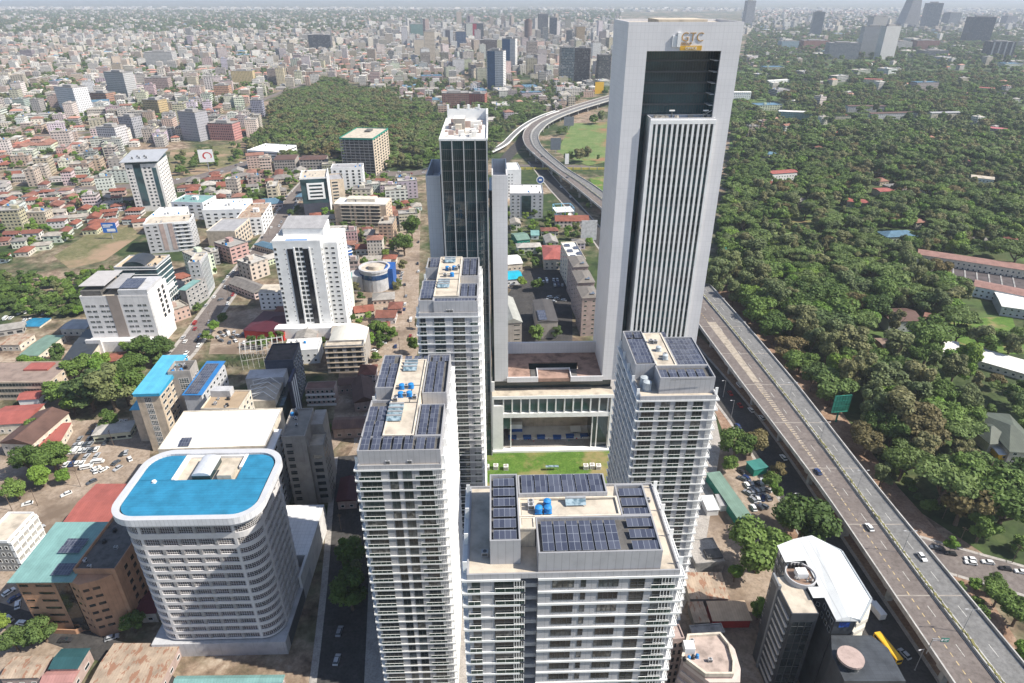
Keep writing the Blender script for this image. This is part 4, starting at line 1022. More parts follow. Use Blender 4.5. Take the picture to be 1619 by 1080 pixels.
# ---- dark showroom building with sign tower and white trusses
b = Bld('dark_showroom', 'dark blue grey building with brown flat roof and a tall white striped sign wall', 'office block', (418, 573), (463, 571), (470, 544), 26.)
b.body(plain('blue_grey_cladding', (.07, .085, .12), .45, .4, .15, .3, grid=(2., 1.1))); b.flat(plain('brown_felt', (.09, .075, .07), .9, .2, .2, .3), plain('dark_trim', (.05, .06, .09), .5, .4, .1, .4), ph=.9)
mb = MB(); mb.box(-8, b.w * .75, -9, -.05, 0, 22); mb.build('front_wing', [GREYW], b.t)
mb = MB(); mb.box(-4, b.w * .7, -26, -9.05, 0, 19); mb.build('low_wing', [CREAM], b.t)
mb = MB(); mb.face([(-4, -26, 19.05), (b.w * .7, -26, 19.05), (b.w * .7, -9.1, 19.05), (-4, -9.1, 19.05)]); mb.build('terrace', [SCREED], b.t)
mb = MB(); mb.box(b.w * .7 + .02, b.w * .7 + 3.5, -27, -3, 0, 16); mb.build('glass_front', [GLASSB], b.t)
mb = MB(); mb.box(b.w + 1, b.w + 2.4, -19, -6, 0, 25); mb.build('sign_wall', [plain('navy_panel', (.02, .025, .06), .5, .4, .1, .4)], b.t)
mb = MB()
for k in range(3): mb.box(b.w + 2.4, b.w + 2.46, -17 + k * 3.6, -15.2 + k * 3.6, 1.5, 23.5)
mb.build('sign_stripe', [WHITE], b.t)
for k in range(4):
    mb = MB(); y = -25 + k * 4.6
    mb.bar((-3.8, y, 19), (-3.8, y, 22), .3); mb.bar((-3.8, y, 22), (b.w * .35, y, 23.6), .3); mb.bar((b.w * .35, y, 23.6), (b.w * .66, y, 19.1), .3); mb.bar((-3.8, y, 19.2), (b.w * .35, y, 23.6), .18)
    mb.build('truss', [WHITE], b.t)
b.side('R', 2, 7, 3.3, cells(5, .75), 1.7, gl=GLASSB); b.done()
# ---- open steel roof frame
t = thing('steel_roof_frame', 'unclad grey steel truss frame behind the white truss terrace', 'steel frame', at(385, 585), R(20))
mb = MB(); random.seed(6)
for i in range(9):
    for j in range(2):
        mb.bar((i * 3, j * 14, 0), (i * 3, j * 14, 11), .22)
    mb.bar((i * 3, 0, 11), (i * 3, 7, 14), .2); mb.bar((i * 3, 7, 14), (i * 3, 14, 11), .2); mb.bar((i * 3, 0, 11), (i * 3, 14, 11), .14)
    for q in range(4): mb.bar((i * 3, 1.5 + q * 3.5, 11), (i * 3, 3.2 + q * 3.5, 12.4 if q in (0, 3) else 13.3), .12)
for y, z in ((0, 11), (3.5, 12.5), (7, 14), (10.5, 12.5), (14, 11), (0, 6), (14, 6)): mb.bar((0, y, z), (24, y, z), .15)
mb.build('frame', [plain('galvanised_steel', (.5, .49, .47), .5, .5, .1, 1.)], t)
POLYS.append([tuple(at(*p))[:2] for p in ((370, 610), (440, 590), (440, 540), (370, 560))])
# ---- grey brown stepped building right of the cream roof
b = Bld('stepped_apartment_block', 'grey brown block with stepped balconies, half its roof in shade', 'apartment block', (445, 692), (482, 690), (498, 646), 37.)
b.body(TAUPE); b.flat(plain('grey_brown_roof', (.27, .25, .22), .9, .2, .12, .2), TAUPE, ph=.5)
mb = MB(); mb.box(b.w + .02, b.w + 6, 2, b.d * .55, 0, b.h - 7); mb.box(b.w + .02, b.w + 5, b.d * .55 + .02, b.d * 1.1, 0, b.h - 2); mb.build('side_wing', [TAUPE], b.t)
mb = MB(); mb.face([(b.w + .3, 2.3, b.h - 6.9), (b.w + 5.7, 2.3, b.h - 6.9), (b.w + 5.7, b.d * .55, b.h - 6.9), (b.w + .3, b.d * .55, b.h - 6.9)]); mb.build('terrace', [SCREED], b.t)
mb = MB(); mb.rring(b.w + .02, b.w + 6.05, 1.95, b.d * .55, .25, b.h - 7, b.h - 6.1); mb.build('parapet', [TAUPE], b.t)
b.clutter(4, seed=12, x1=b.w * .5, tanks=2)
b.side('F', 3, 9, 3.5, [(.1, .4)], 2., fr=TAUPE, rail=1)
b.W.face((b.w + 6, 2), (b.w + 6, b.d * .55), 2, 8, 3.5, cells(4, .55), 2.2, .5, fr=TAUPE); b.W.face((b.w + .02, 2), (b.w + 6, 2), 2, 7, 3.5, [(.2, .8)], 2., fr=TAUPE); b.done()
# ---- white tower with black stripes
b = Bld('striped_white_tower', 'white tower with two black vertical stripes on its front', 'apartment tower', (430, 384), (506, 383), (515, 360), 62.)
b.body(WHITE); b.flat(SCREEDW, WHITE, ph=1.2)
mb = MB()
for u in ((.29, .41), (.62, .74)): mb.box(b.w * u[0], b.w * u[1], -.25, -.01, 6, b.h - 4)
mb.build('black_stripe', [glass('black_stripe_glass', (.012, .012, .016), .15, .5, .5, (.3, .3, .2), (.03, .03, .035))], b.t)
mb = MB(); mb.box(b.w * .42, b.w * .45, -.6, 0, 4, b.h - 3); mb.box(b.w * .74, b.w * .765, -.6, 0, 4, b.h - 3); mb.build('pilaster', [WHITE], b.t)
b.side('F', 5, 17, 3.2, [(.455, .53), (.545, .62)], 2.3, .4, gl=GLASS); b.side('F', 5, 17, 3.2, [(.22, .25), (.8, .83)], .8, 1.2); b.side('F', 5, 17, 3.2, [(.01, .07)], 1.8, .7)
mb = MB(); wx = b.w + 9
mb.box(b.w + .02, wx, 4, b.d + 3, 0, b.h - 1.5); mb.build('side_wing', [WHITE], b.t)
b.W.face((b.w, 4), (wx, 4), 4, 17, 3.2, [(.15, .35), (.55, .8)], 1.3, .9); b.W.face((b.w, 0), (b.w, 4), 4, 17, 3.2, [(.2, .8)], 2.2, .4)
b.W.face((wx, 4), (wx, b.d + 3), 4, 17, 3.2, [(.2, .35), (.6, .75)], 1.2, 1.)
mb = MB(); mb.box(b.w * .12, b.w - .3, b.d * .45, b.d + 2, b.h + .04, b.h + 5); mb.build('penthouse', [WHITE], b.t)
shed(b.t, GREYROOF, b.w * .1, b.w + .2, b.d * .42, b.d + 2.6, b.h + 5.05, b.h + 7.4)
mb = MB(); mb.box(b.w * .25, b.w * .7, 1.6, 4.6, b.h + .06, b.h + .5); mb.build('roof_pool', [plain('pool_blue', (.04, .2, .5), .2, .5, .1, .5)], b.t)
mb = MB(); mb.box(-6, b.w + 10, -7, -.3, 0, 7.5); mb.build('podium', [WHITE], b.t); b.done()
# ---- hotel slab
H_ = Q(100, 380, 5.397)
b = Bld('white_hotel', 'white hotel with a brown panel on its front, grey canopy and solar roof on top', 'hotel', H_(140, 492), H_(722, 480), H_(850, 345), 34.)
HW = plain('hotel_white', (.66, .64, .63), .7, .3, .06, .3, streak=True)
b.body(HW, z0=7); b.flat(SCREED, HW, ph=1.)
mb = MB(); mb.box(-1, b.w - .5, -5.5, b.d, 0, 7); mb.box(-1, b.w * .2, -7, -5.55, 0, 9.); mb.build('podium', [HW, DCONC], b.t)
mb = MB(); mb.box(b.w * .39, b.w * .56, -.14, -.01, 7.5, b.h + 1.2); mb.build('brown_panel', [plain('brown_panel_cladding', (.3, .25, .22), .6, .3, .06, .3)], b.t)
b.side('F', 9.2, 6, 3.5, [(.04, .11), (.125, .195), (.25, .32), (.33, .385), (.6, .67), (.685, .745), (.81, .87), (.885, .945)], 1.5, .9, gl=glass('hotel_glass', (.05, .06, .06), .1, .5, .6, (.5, .5, .5), (.25, .25, .24)), fr=GREYW, mull=1)
mb = MB(); mb.box(b.w * .57, b.w, .6, b.d * .9, b.h + .04, b.h + 4.2); mb.build('rooftop_floor', [GREYW], b.t)
mb = MB(); mb.box(0, b.w * .3, 2, b.d * .9, b.h + .04, b.h + 3.4); mb.build('rooftop_bar', [DCONC], b.t)
shed(b.t, plain('grey_canopy', (.42, .4, .39), .7, .3, .06, .2), -.8, b.w * .36, 3.5, b.d + 2.4, b.h + 6.2, b.h + 6.6, .3, 'canopy')
shed(b.t, GREYROOF, b.w * .37, b.w * .56, 3, b.d + 1, b.h + 4.6, b.h + 5.2, .2, 'canopy')
mb = MB()
for x, y in ((.2, 4.4), (b.w * .33, 4.4), (.2, b.d), (b.w * .33, b.d)): mb.tube((x, y, b.h + 3.3), (x, y, b.h + 6.3), .15, None, 6)
mb.build('canopy_post', [DSTEEL], b.t)
for k in range(3): solar_row(b.t, b.w * .58, 2 + k * 4.2, b.h + 4.6 + k * .4, int(b.w * .3 / 1.05), 2., 0, 6)
mb = MB(); mb.box(b.w - .02, b.w + .6, .4, b.d, 12, b.h + 2); mb.build('sign_panel', [WHITEB], b.t)
b.W.face((b.w + .6, b.d * .3), (b.w + .6, b.d * .95), 14, 6, 3.4, [(.25, .45), (.6, .8)], 2.6, .3, fr=PINKISH)
b.side('F', 4, 1, 3, [(.02, .18), (.25, .55), (.6, .78), (.86, .94)], 2., .5); b.done()
mb = MB()
# ---- black glass office behind the hotel
b = Bld('black_glass_office', 'black glass office with white bands along the main street, behind the white hotel', 'office block', (180, 424), (246, 423), (275, 404), 36.)
b.body(GLASSD); b.flat(plain('sand_roof', (.5, .4, .28), .9, .2, .12, .2), GREYW, ph=.8)
mb = MB()
for k in range(10): mb.box(b.w + .01, b.w + .35, 0, b.d, 3 + k * 3.5, 3.4 + k * 3.5); mb.box(0, b.w, -.35, -.01, 3 + k * 3.5, 3.4 + k * 3.5)
mb.build('white_band', [WHITE], b.t)
mb = MB()
for k in range(1, 7): mb.box(b.w + .01, b.w + .4, b.d * k / 7, b.d * k / 7 + .3, 0, 15)
mb.box(b.w + .02, b.w + .5, 2, b.d * .8, 16, 19.5); mb.build('white_fin', [WHITE], b.t)
mb = MB(); n = 8
for k in range(n):
    a0, a1 = math.pi * k / n, math.pi * (k + 1) / n; xc, rr_ = b.w * .45, b.w * .27
    pp = lambda a, y: (xc - rr_ * math.cos(a), y, b.h + .6 + 3.2 * math.sin(a))
    mb.face([pp(a0, 1), pp(a1, 1), pp(a1, b.d * .8), pp(a0, b.d * .8)]); mb.face([(xc, 1, b.h + .5), pp(a1, 1), pp(a0, 1)], 1)
mb.build('vaulted_roof', [GREYD, GLASSB], b.t); b.clutter(5, seed=4, x0=b.w * .75); b.done()
# ---- grey slab with white fins further along, small teal roofed one
b = Bld('grey_fin_office', 'grey office with white vertical fins on the street side beyond the black glass office', 'office block', (297, 417), (316, 416), (331, 400), 27.)
b.body(GREYW); b.flat(SCREED, GREYW)
mb = MB(); mb.box(b.w, b.w + .12, 1, b.d - 1, 3, b.h - 1); mb.build('side_glass', [GLASSD], b.t); mb = MB()
for k in range(7): mb.box(b.w + .13, b.w + .6, 1.5 + k * (b.d - 3) / 6, 1.9 + k * (b.d - 3) / 6, 2, b.h)
mb.build('fin', [WHITE], b.t); b.side('F', 3, 7, 3.3, [(.2, .4), (.6, .8)], 1.6); b.clutter(3, seed=5); b.done()
b = Bld('teal_roof_block', 'small grey block with a pale teal roof near the grey fin office', 'office block', (283, 458), (293, 459), (312, 439), 15.)
b.body(CONC, b.h - .2); shed(b.t, TEALROOF, -.5, b.w + .5, -.5, b.d * .75, b.h + .1, b.h + .8); b.side('R', 1, 4, 3.4, cells(5, .5), 1.7); b.flat(SCREED, CONC, y0=b.d * .76); b.done()
# ---- tower with the oversailing flat roof
a1 = Q(0, 0, 3)
b = Bld('flat_roof_tower', 'white and black tower under a thin tilted grey roof plate', 'apartment tower', a1(590, 782), a1(745, 775), a1(808, 735), 47.)
b.body(plain('tower_white', (.62, .6, .57), .7, .3, .06, .3, streak=True))
mb = MB(); mb.box(b.w * .24, b.w * .47, -.25, -.01, 6, b.h); mb.box(b.w * .8, b.w * .93, -.25, -.01, 4, b.h - 4); mb.build('black_stripe', [GLASSD], b.t)
b.side('F', 4, 12, 3.4, [(.04, .12), (.54, .62), (.68, .76)], 1.9, .6); b.side('R', 4, 12, 3.4, cells(6, .5), 1.6, .7); b.side('F', 4, 12, 3.4, [(.14, .2)], 1., 1.)
mb = MB(); mb.box(.3, b.w - .3, .3, b.d - .3, b.h + .02, b.h + 3.); mb.build('penthouse', [GLASSD], b.t)
shed(b.t, plain('grey_roof_plate', (.38, .39, .41), .5, .4, .06, .2), -3.5, b.w + 1.5, -2.5, b.d + 5, b.h + 2.9, b.h + 5.5, .6, 'roof')
for k in range(5): acunit(b.t, 6 + 3.2 * k, 8 + (k % 2) * 6, b.h + 3.9, 1.5)
b.done()
# ---- white low complex at its foot
for nm, A, B, C, z, lab, cs in (('white_low_block', a1(690, 1045), a1(830, 1040), a1(830, 985), 14, 'white low block at the foot of the tilted roof tower', 4),
    ('white_low_block', a1(810, 960), a1(960, 965), a1(1000, 930), 16, 'white flat block with green court roof behind the foot of the tilted roof tower', 4),
    ('white_low_block', a1(960, 1000), a1(1150, 995), a1(1180, 945), 17, 'white terraced office with grey screens on its roof, near the small black framed tower', 5),
    ('white_low_block', a1(1120, 1040), a1(1240, 1035), a1(1260, 965), 15, 'white block with rusty brown roofs along the main street', 4)):
    b = Bld(nm, lab, 'office block', A, B, C, z, group='white low blocks'); b.body(WHITE)
    b.flat({'white flat block': TEALROOF}.get(lab[:16], RUSTROOF if 'rusty' in lab else SCREEDW), WHITE, ph=.8)
    b.side('F', 1, int(z / 3.6), 3.5, cells(cs, .5), 1.8); b.side('R', 1, int(z / 3.6), 3.5, cells(cs, .55), 1.8); b.clutter(3, seed=len(lab)); b.stair(b.w * .5, b.d * .4, 5, 4, 3, WHITE); b.done()
# ---- striped apartment block near the street, beige block with the arched side
b = Bld('striped_apartment', 'pale apartment block with vertical brown strips in front of the beige block with arched side', 'apartment block', (226, 356), (299, 351), (306, 339), 25.)
b.body(GREYW); b.flat(SCREED, WHITE)
mb = MB()
for u in (.33, .52): mb.box(b.w * u, b.w * (u + .1), -.2, -.01, 2, b.h)
mb.build('brown_strip', [PINKISH], b.t); b.side('F', 1, 7, 3.3, [(.05, .12), (.2, .28), (.36, .4), (.55, .59), (.68, .76), (.84, .94)], 1.7); b.side('R', 1, 7, 3.3, cells(4, .5), 1.6)
mb = MB()
for k in range(8): mb.box(b.w * .66, b.w, -.9, -.21, 1. + 3.3 * k, 1.25 + 3.3 * k)
mb.build('balcony', [WHITE], b.t); b.clutter(3, seed=2); b.done()
b = Bld('beige_arched_block', 'windowless beige block with arched bays on its street side', 'office block', (326, 366), (371, 366), (394, 346), 17.)
b.body(BEIGE); b.flat(GREYROOF, CREAM, ph=.6); b.side('R', 2, 4, 3.6, cells(6, .6), 2.5, .4, fr=WHITE); b.done()
# ---- small black framed tower with white ladder front
c3 = Q(380, 180, 5.397)
b = Bld('ladder_front_tower', 'small black glass tower with a white ladder shaped panel on its front', 'office tower', c3(505, 560), c3(738, 548), c3(762, 480), 36.)
b.body(GLASSD, z0=12); mb = MB(); mb.box(0, b.w, .1, b.d, 0, 12); mb.build('base', [plain('dark_blue_base', (.07, .075, .1), .6, .3, .1, .3, grid=(2.5, 0))], b.t)
b.flat(SCREED, WHITE, ph=1.2); mb = MB(); mb.box(b.w * .22, b.w * .3, -.5, -.01, 16, 32); mb.box(b.w * .78, b.w * .86, -.5, -.01, 16, 32)
for k in range(5): mb.box(b.w * .301, b.w * .779, -.5, -.01, 16 + k * 3.55, 17.6 + k * 3.55)
mb.build('ladder_panel', [WHITEB], b.t); mb = MB(); mb.box(b.w - .4, b.w + .3, -.4, b.d, 0, b.h + 2.); mb.build('side_blade', [WHITE], b.t); b.clutter(4, seed=9); b.done()
b = Bld('beige_flats', 'sand coloured flats with open balconies beside the small black tower', 'apartment block', c3(795, 775), c3(1240, 782), c3(1230, 720), 21.)
b.body(plain('sand_render', (.55, .42, .3), .85, .2, .1, .3, streak=True)); b.flat(SCREEDW, CREAM, ph=1.); b.stair(b.w * .2, b.d * .4, b.w * .55, b.d * .45, 2.8, CREAM)
b.side('F', 1, 6, 3.3, [(.14, .3), (.33, .38), (.42, .58), (.61, .66), (.7, .88)], 2.3, .4, fr=CREAM, rail=1); b.side('R', 1, 6, 3.3, cells(3, .45), 1.5)
mb = MB()
for k in range(7): mb.box(b.w * .12, b.w * .9, -1., -.1, .8 + 3.3 * k, 1.1 + 3.3 * k)
mb.build('balcony', [CREAM], b.t); b.done()
b = Bld('white_slot_office', 'white block with tall dark slots beside the unfinished tower', 'office block', c3(770, 470), c3(1040, 462), c3(1062, 425), 26.)
b.body(WHITE); b.flat(GREYROOF, WHITE); b.side('F', 1, 7, 3.4, cells(5, .4), 2.4, .4); b.side('R', 1, 7, 3.4, cells(3, .5), 2.4, .4); b.clutter(3, seed=21); b.done()
b = Bld('tan_middle_block', 'tan block wedged between the small black tower and the white slotted block', 'office block', c3(765, 570), c3(880, 560), c3(940, 505), 25.)
b.body(BEIGE); b.flat(GREYROOF, BEIGE); b.side('F', 1, 7, 3.3, [(.1, .55)], 1.9); b.side('R', 1, 7, 3.3, cells(5, .5), 1.7); b.done()
# ---- unfinished concrete tower
b = Bld('unfinished_tower', 'unfinished concrete frame tower with green netting round its flat top', 'building shell', c3(845, 212), c3(1128, 218), c3(1198, 128), 43.)
mb = MB(); NF = 13
for k in range(NF + 1): mb.box(0, b.w, 0, b.d, k * 3.3 + .0, k * 3.3 + .35)
mb.build('floor_slab', [CONC], b.t); cm = MB(); cm.box(-.3, .3, -.3, .3, 0, NF * 3.3)
cmm = cm.mesh('column', [CONC])
for i in range(8):
    for j in range(6):
        if i in (0, 7) or j in (0, 5): o = link('column', cmm, b.t); o.location = (.4 + (b.w - .8) * i / 7, .4 + (b.d - .8) * j / 5, 0)
mb = MB(); mb.box(3, b.w - 3, 3, b.d - 3, 0, NF * 3.3); mb.build('core', [DCONC], b.t)
mb = MB(); mb.box(b.w - .5, b.w + .05, .5, b.d - .5, .5, NF * 3.3 - .5); mb.build('infill_wall', [BEIGE], b.t)
b.W.face((b.w + .05, 0), (b.w + .05, b.d), 0, 13, 3.3, cells(6, .55), 1.9, .9, fr=CONC)
mb = MB(); mb.rring(-.2, b.w + .2, -.2, b.d + .2, .15, NF * 3.3 - .8, NF * 3.3 + 1.4); mb.build('safety_net', [GREENP], b.t)
mb = MB(); mb.face([(.2, .2, NF * 3.3 + .4), (b.w - .2, .2, NF * 3.3 + .4), (b.w - .2, b.d - .2, NF * 3.3 + .4), (.2, b.d - .2, NF * 3.3 + .4)]); mb.box(b.w * .45, b.w * .62, b.d * .6, b.d * .8, NF * 3.3 + .42, NF * 3.3 + 2.4, 1); mb.build('roof', [SCREED, DCONC], b.t); b.done()
# ---- mid distance low ones
for A, B, C, z, nm, lab, wall, roof in (((432, 253), (466, 252), (474, 244), 15, 'grey_walkup', 'grey flats with dark ribbon windows, left half of the pair near the roundabout', TAUPE, BROWNROOF),
    ((473, 253), (514, 252), (518, 245), 14, 'grey_walkup', 'grey flats with dark ribbon windows, right half of the pair near the unfinished tower', TAUPE, BROWNROOF)):
    b = Bld(nm, lab, 'apartment block', A, B, C, z); b.body(wall, b.h - .1); b.hip(roof, .4, 1.2); b.side('F', .6, 4, 3.4, cells(8, .7), 1.8, fr=TAUPE); b.done()
b = Bld('white_pavilion', 'low white modern building with a wide pale roof beside the wooded park', 'office block', (390, 238), (440, 241), (466, 230), 12.)
b.body(WHITE); b.flat(SCREEDW, WHITE, ph=.7); b.side('F', 1, 3, 3.6, [(.03, .97)], 1.5, 1., gl=GLASSD, mull=9); b.side('R', 1, 3, 3.6, [(.03, .97)], 1.5, 1., gl=GLASSD, mull=7); b.clutter(4, seed=31); b.done()
# ---- round blue building and the blue louvred one
p = at(592, 424, 15); t = thing('round_blue_building', 'small round building with blue glass and pale drum roof', 'office block', (p.x, p.y, 0), 0)
mb = MB(); pol = [(11 * math.cos(R(a)), 11 * math.sin(R(a))) for a in range(0, 360, 15)]; mb.prism(pol, 0, 15); mb.build('wall', [GREYW], t)
mb = MB(); pol = [(11.2 * math.cos(R(a)), 11.2 * math.sin(R(a))) for a in range(0, 360, 15)]; mb.prism(pol, 9.5, 13, bottom=False); mb.build('glass_band', [glass('blue_glass', (.01, .04, .12), .08, .6, .6, (.2, .2, .3), (.05, .12, .22))], t)
mb = MB(); mb.ring([(x * 1.03, y * 1.03) for x, y in pol], [(x * .9, y * .9) for x, y in pol], 15, 16.4); mb.build('parapet', [GREYW], t)
mb = MB(); mb.face([(x * .95, y * .95, 15.1) for x, y in pol]); mb.prism([(x * .4, y * .4) for x, y in pol], 15.15, 17.5); mb.build('roof', [SCREED], t)
mb = MB(); mb.box(-18, -8, -9, 6, 0, 12); mb.box(8, 14, -4, 10, 0, 16, 1); mb.build('blue_wing', [GREYW, BLUEP], t); FOOT.append((p.x, p.y, 20))
b = Bld('blue_louvre_building', 'blue clad building with white louvres and solar panels next to the round blue building', 'office block', (538, 399), (556, 394), (578, 375), 17.)
b.body(BLUEP); b.flat(GREYROOF, WHITE); mb = MB()
for k in range(5): mb.box(b.w + .01, b.w + .9, 0, b.d, 2 + 3.2 * k, 2.4 + 3.2 * k); mb.box(0, b.w, -.9, -.01, 2 + 3.2 * k, 2.4 + 3.2 * k)
mb.build('louvre', [WHITE], b.t); b.side('R', 2.5, 4, 3.2, [(.03, .97)], 2., .3, gl=GLASSB, mull=8)
for k in range(3): solar_row(b.t, 1 + k * 4.2, 2, b.h + .1, 3, b.d * .4, 0, 3)
b.done()
b = Bld('green_flats', 'narrow pale green flats with a teal roof right of the striped white tower', 'apartment block', (541, 441), (555, 440), (556, 431), 22.)
b.body(plain('pale_green_render', (.5, .58, .4), .8, .2, .1, .3, streak=True), b.h - .1); b.hip(TEALROOF, .5, 1.4); b.side('F', 1, 6, 3.3, cells(3, .5), 1.6); b.side('R', 1, 6, 3.3, cells(4, .5), 1.6); b.done()
# ---- barrel roofed block
d5 = Q(400, 470, 4.32)
b = Bld('barrel_roof_block', 'concrete framed block in front with a white barrel vaulted hall behind', 'office block', d5(490, 345), d5(752, 335), d5(775, 185), 17.)
b.body(CONC, y1=b.d * .22); b.flat(SCREED, CONC, y1=b.d * .22, ph=1.2)
b.side('F', .4, 5, 3.3, cells(4, .6), 2.1, .5, fr=BEIGE); b.W.face((b.w, 0), (b.w, b.d * .22), .4, 5, 3.3, cells(2, .5), 1.9, fr=BEIGE)
mb = MB()
for k in range(6): mb.box(-.1, b.w + .1, -.45, -.01, .2 + 3.3 * k, .55 + 3.3 * k)
mb.build('concrete_band', [BEIGE], b.t); mb = MB(); n = 12; y0 = b.d * .23
pp = lambda k, y: (b.w * k / n, y, 13 + 5.2 * math.sin(math.pi * (.12 + .76 * k / n)))
for k in range(n): mb.face([pp(k, y0), pp(k + 1, y0), pp(k + 1, b.d), pp(k, b.d)])
mb.build('vault_roof', [plain('cream_vault', (.66, .63, .55), .6, .3, .06, .2)], b.t)
mb = MB(); mb.box(.1, b.w - .1, y0 + .1, b.d - .1, 0, 14.8); mb.build('hall_wall', [TAUPE], b.t); b.done()
# ---- low buildings between it and the left front tower
b = Bld('white_ledge_flats', 'low flats with white ledges and a reddish flat roof before the barrel roof', 'apartment block', d5(355, 632), d5(555, 625), d5(570, 575), 10.)
b.body(PINKISH); b.flat(plain('reddish_roof', (.2, .12, .1), .9, .2, .15, .2), PINKISH, ph=.4); b.side('F', .4, 3, 3.2, cells(6, .6), 1.6)
mb = MB()
for k in range(3): mb.box(0, b.w, -1, -.1, .1 + 3.2 * k, 1. + 3.2 * k)
mb.build('balcony', [WHITE], b.t); b.done()
for A, B, C, z, rise, lab, mat, ax in ((d5(690, 720), d5(830, 700), d5(845, 545), 6, 3, 'long dark brown gabled roof beside the left front tower', BROWNROOF, 1),
    (d5(545, 900), d5(760, 890), d5(770, 815), 6, 2, 'long reddish roof just left of the front tower', ribbed('dull_red_roof', (.22, .13, .1), 1., 'X', .7, .15), 0),
    (d5(585, 600), d5(690, 590), d5(690, 545), 6, 1.5, 'small red brown roof beside the dark gabled roof', BROWNROOF, 0)):
    b = Bld('gabled_house', lab, 'house', A, B, C, z); b.body(PINKISH, b.h - .1); b.hip(mat, .5, rise, ax, hip=False); b.side('F', .6, 1, 3, cells(3, .4), 1.4); b.done()
b = Bld('white_flat_block', 'low white flat roofed block in front of the striped white tower', 'office block', (448, 556), (503, 553), (505, 535), 9.)
b.body(WHITE); b.flat(SCREEDW, WHITE, ph=.6); b.side('F', .5, 2, 3.4, cells(5, .4), 1.5); b.clutter(5, seed=14); b.done()
# ---- brown building in the lower left corner
b = Bld('brown_office', 'brown rendered building with a pale teal roof, lower left', 'office block', (22, 916), (112, 916), (175, 832), 25.)
b.body(BROWNW, b.h - 1)
ZB_ = b.h
mb = MB(); mb.face([(-1.4, -1.4, ZB_), (b.w + 1.4, -1.4, ZB_ + .3), (b.w + 1.4, b.d + 1, ZB_ + 1.2), (-1.4, b.d + 1, ZB_ + 1.)]); mb.face([(-1.4, b.d + 1, ZB_ + .7), (b.w + 1.4, b.d + 1, ZB_ + .9), (b.w + 1.4, -1.4, ZB_), (-1.4, -1.4, ZB_ - .3)]); mb.face([(-1.4, -1.4, ZB_ - .3), (b.w + 1.4, -1.4, ZB_), (b.w + 1.4, -1.4, ZB_ + .3), (-1.4, -1.4, ZB_)])
mb.build('roof', [TEALROOF], b.t)
mb = MB(); mb.box(b.w + .3, b.w + 14, 2, b.d + 6, 0, b.h + 1.5); mb.build('right_wing', [BROWNW], b.t)
mb = MB(); mb.prism([(b.w - .5, -.6), (b.w + 4, -2.6), (b.w + 9.5, -.5), (b.w + 12.6, 1.9), (b.w - .5, 1.9)], 0, b.h + .3); mb.build('bay', [BROWNW], b.t)
mb = MB(); mb.face([(b.w + .6, 2.3, b.h + 1.56), (b.w + 13.7, 2.3, b.h + 1.56), (b.w + 13.7, b.d + 5.7, b.h + 1.56), (b.w + .6, b.d + 5.7, b.h + 1.56)]); mb.build('wing_roof', [DCONC], b.t)
mb = MB(); mb.rring(b.w + .25, b.w + 14.05, 1.95, b.d + 6.05, .35, b.h + 1.2, b.h + 2.6); mb.build('parapet', [BROWNW], b.t)
for k in range(2): solar_row(b.t, b.w * .45, b.d * .42 + k * 3.4, b.h + 1., 7, 1.5, 0, 6)
o = solar_row(b.t, b.w * .62, 1., b.h + .5, 6, 2.4, 0, 3)
b.clutter(4, h=b.h + 1.6, x0=b.w + 1.5, x1=b.w + 12, y0=3, y1=b.d, seed=6)
DKG = glass('bronze_glass', (.02, .018, .018), .1, .5, .5, (.4, .4, .4), (.06, .055, .05))
b.side('F', 3, 6, 3.5, [(.03, .2), (.32, .62)], 1.3, .9, gl=DKG, fr=BROWNW); b.W.face((b.w - .5, -.6), (b.w + 4, -2.6), 3, 6, 3.5, [(.15, .5), (.68, .85)], 1.3, .9, gl=DKG, fr=BROWNW)
b.W.face((b.w + 4, -2.6), (b.w + 9.5, -.5), 3, 6, 3.5, [(.08, .42), (.55, .95)], 1.4, .9, gl=DKG, fr=BROWNW)
mb = MB(); mb.box(b.w * .7, b.w * .95, -.5, -.01, 1, b.h - 1); mb.build('stair_glass', [DKG], b.t)
b.W.face((b.w + 14, 4), (b.w + 14, b.d), 4, 6, 3.5, [(.1, .2), (.3, .4)], 2., gl=DKG, fr=BROWNW); b.done()
# compound wall in front of it
t = thing('compound_wall', 'brown garden wall in front of the brown building', 'wall', at(45, 1000), 0)
mb = MB(); a, q, c = at(45, 1000) - at(45, 1000), at(122, 1003) - at(45, 1000), at(185, 975) - at(45, 1000)
for u, v in ((a, q), (q, c)):
    d = (v - u).normalized(); nn = Vector((-d.y, d.x, 0)) * .15
    mb.prism([tuple((u - nn))[:2], tuple((v - nn))[:2], tuple((v + nn))[:2], tuple((u + nn))[:2]], 0, 2.3)
mb.build('wall', [BROWNW], t)
# ---- red roofed shed behind the brown building, sheds at the bottom edge, houses on the left
def simple_house(name, label, cat, A, B, C, z, wall, roof, rise=1.5, axis=0, hip=False, group=None, color=None, ov=.5, win=True, seed=0):
    b = Bld(name, label, cat, A, B, C, z, group=group); b.body(wall, b.h - .08); b.hip(roof, ov, rise, axis, hip=hip, color=color)
    if win:
        nz = max(1, int(z / 3.2)); b.side('F', .3, nz, 3.2, cells(max(1, int(b.w / 3.6)), .4), 1.4); b.side('R', .3, nz, 3.2, cells(max(1, int(b.d / 4)), .4), 1.4)
    b.done(); return b
simple_house('warehouse', 'long warehouse with twin red sheet roofs between the brown building and the blue roofed tower', 'warehouse', (97, 832), (182, 832), (205, 766), 9, CREAM, REDROOF, 1.2, 0)
simple_house('school_hall', 'long building with a dark brown roof and white side dormers beside the car yard', 'school hall', (0, 700), (50, 702), (90, 652), 8, CREAM, BROWNROOF, 3, 1)
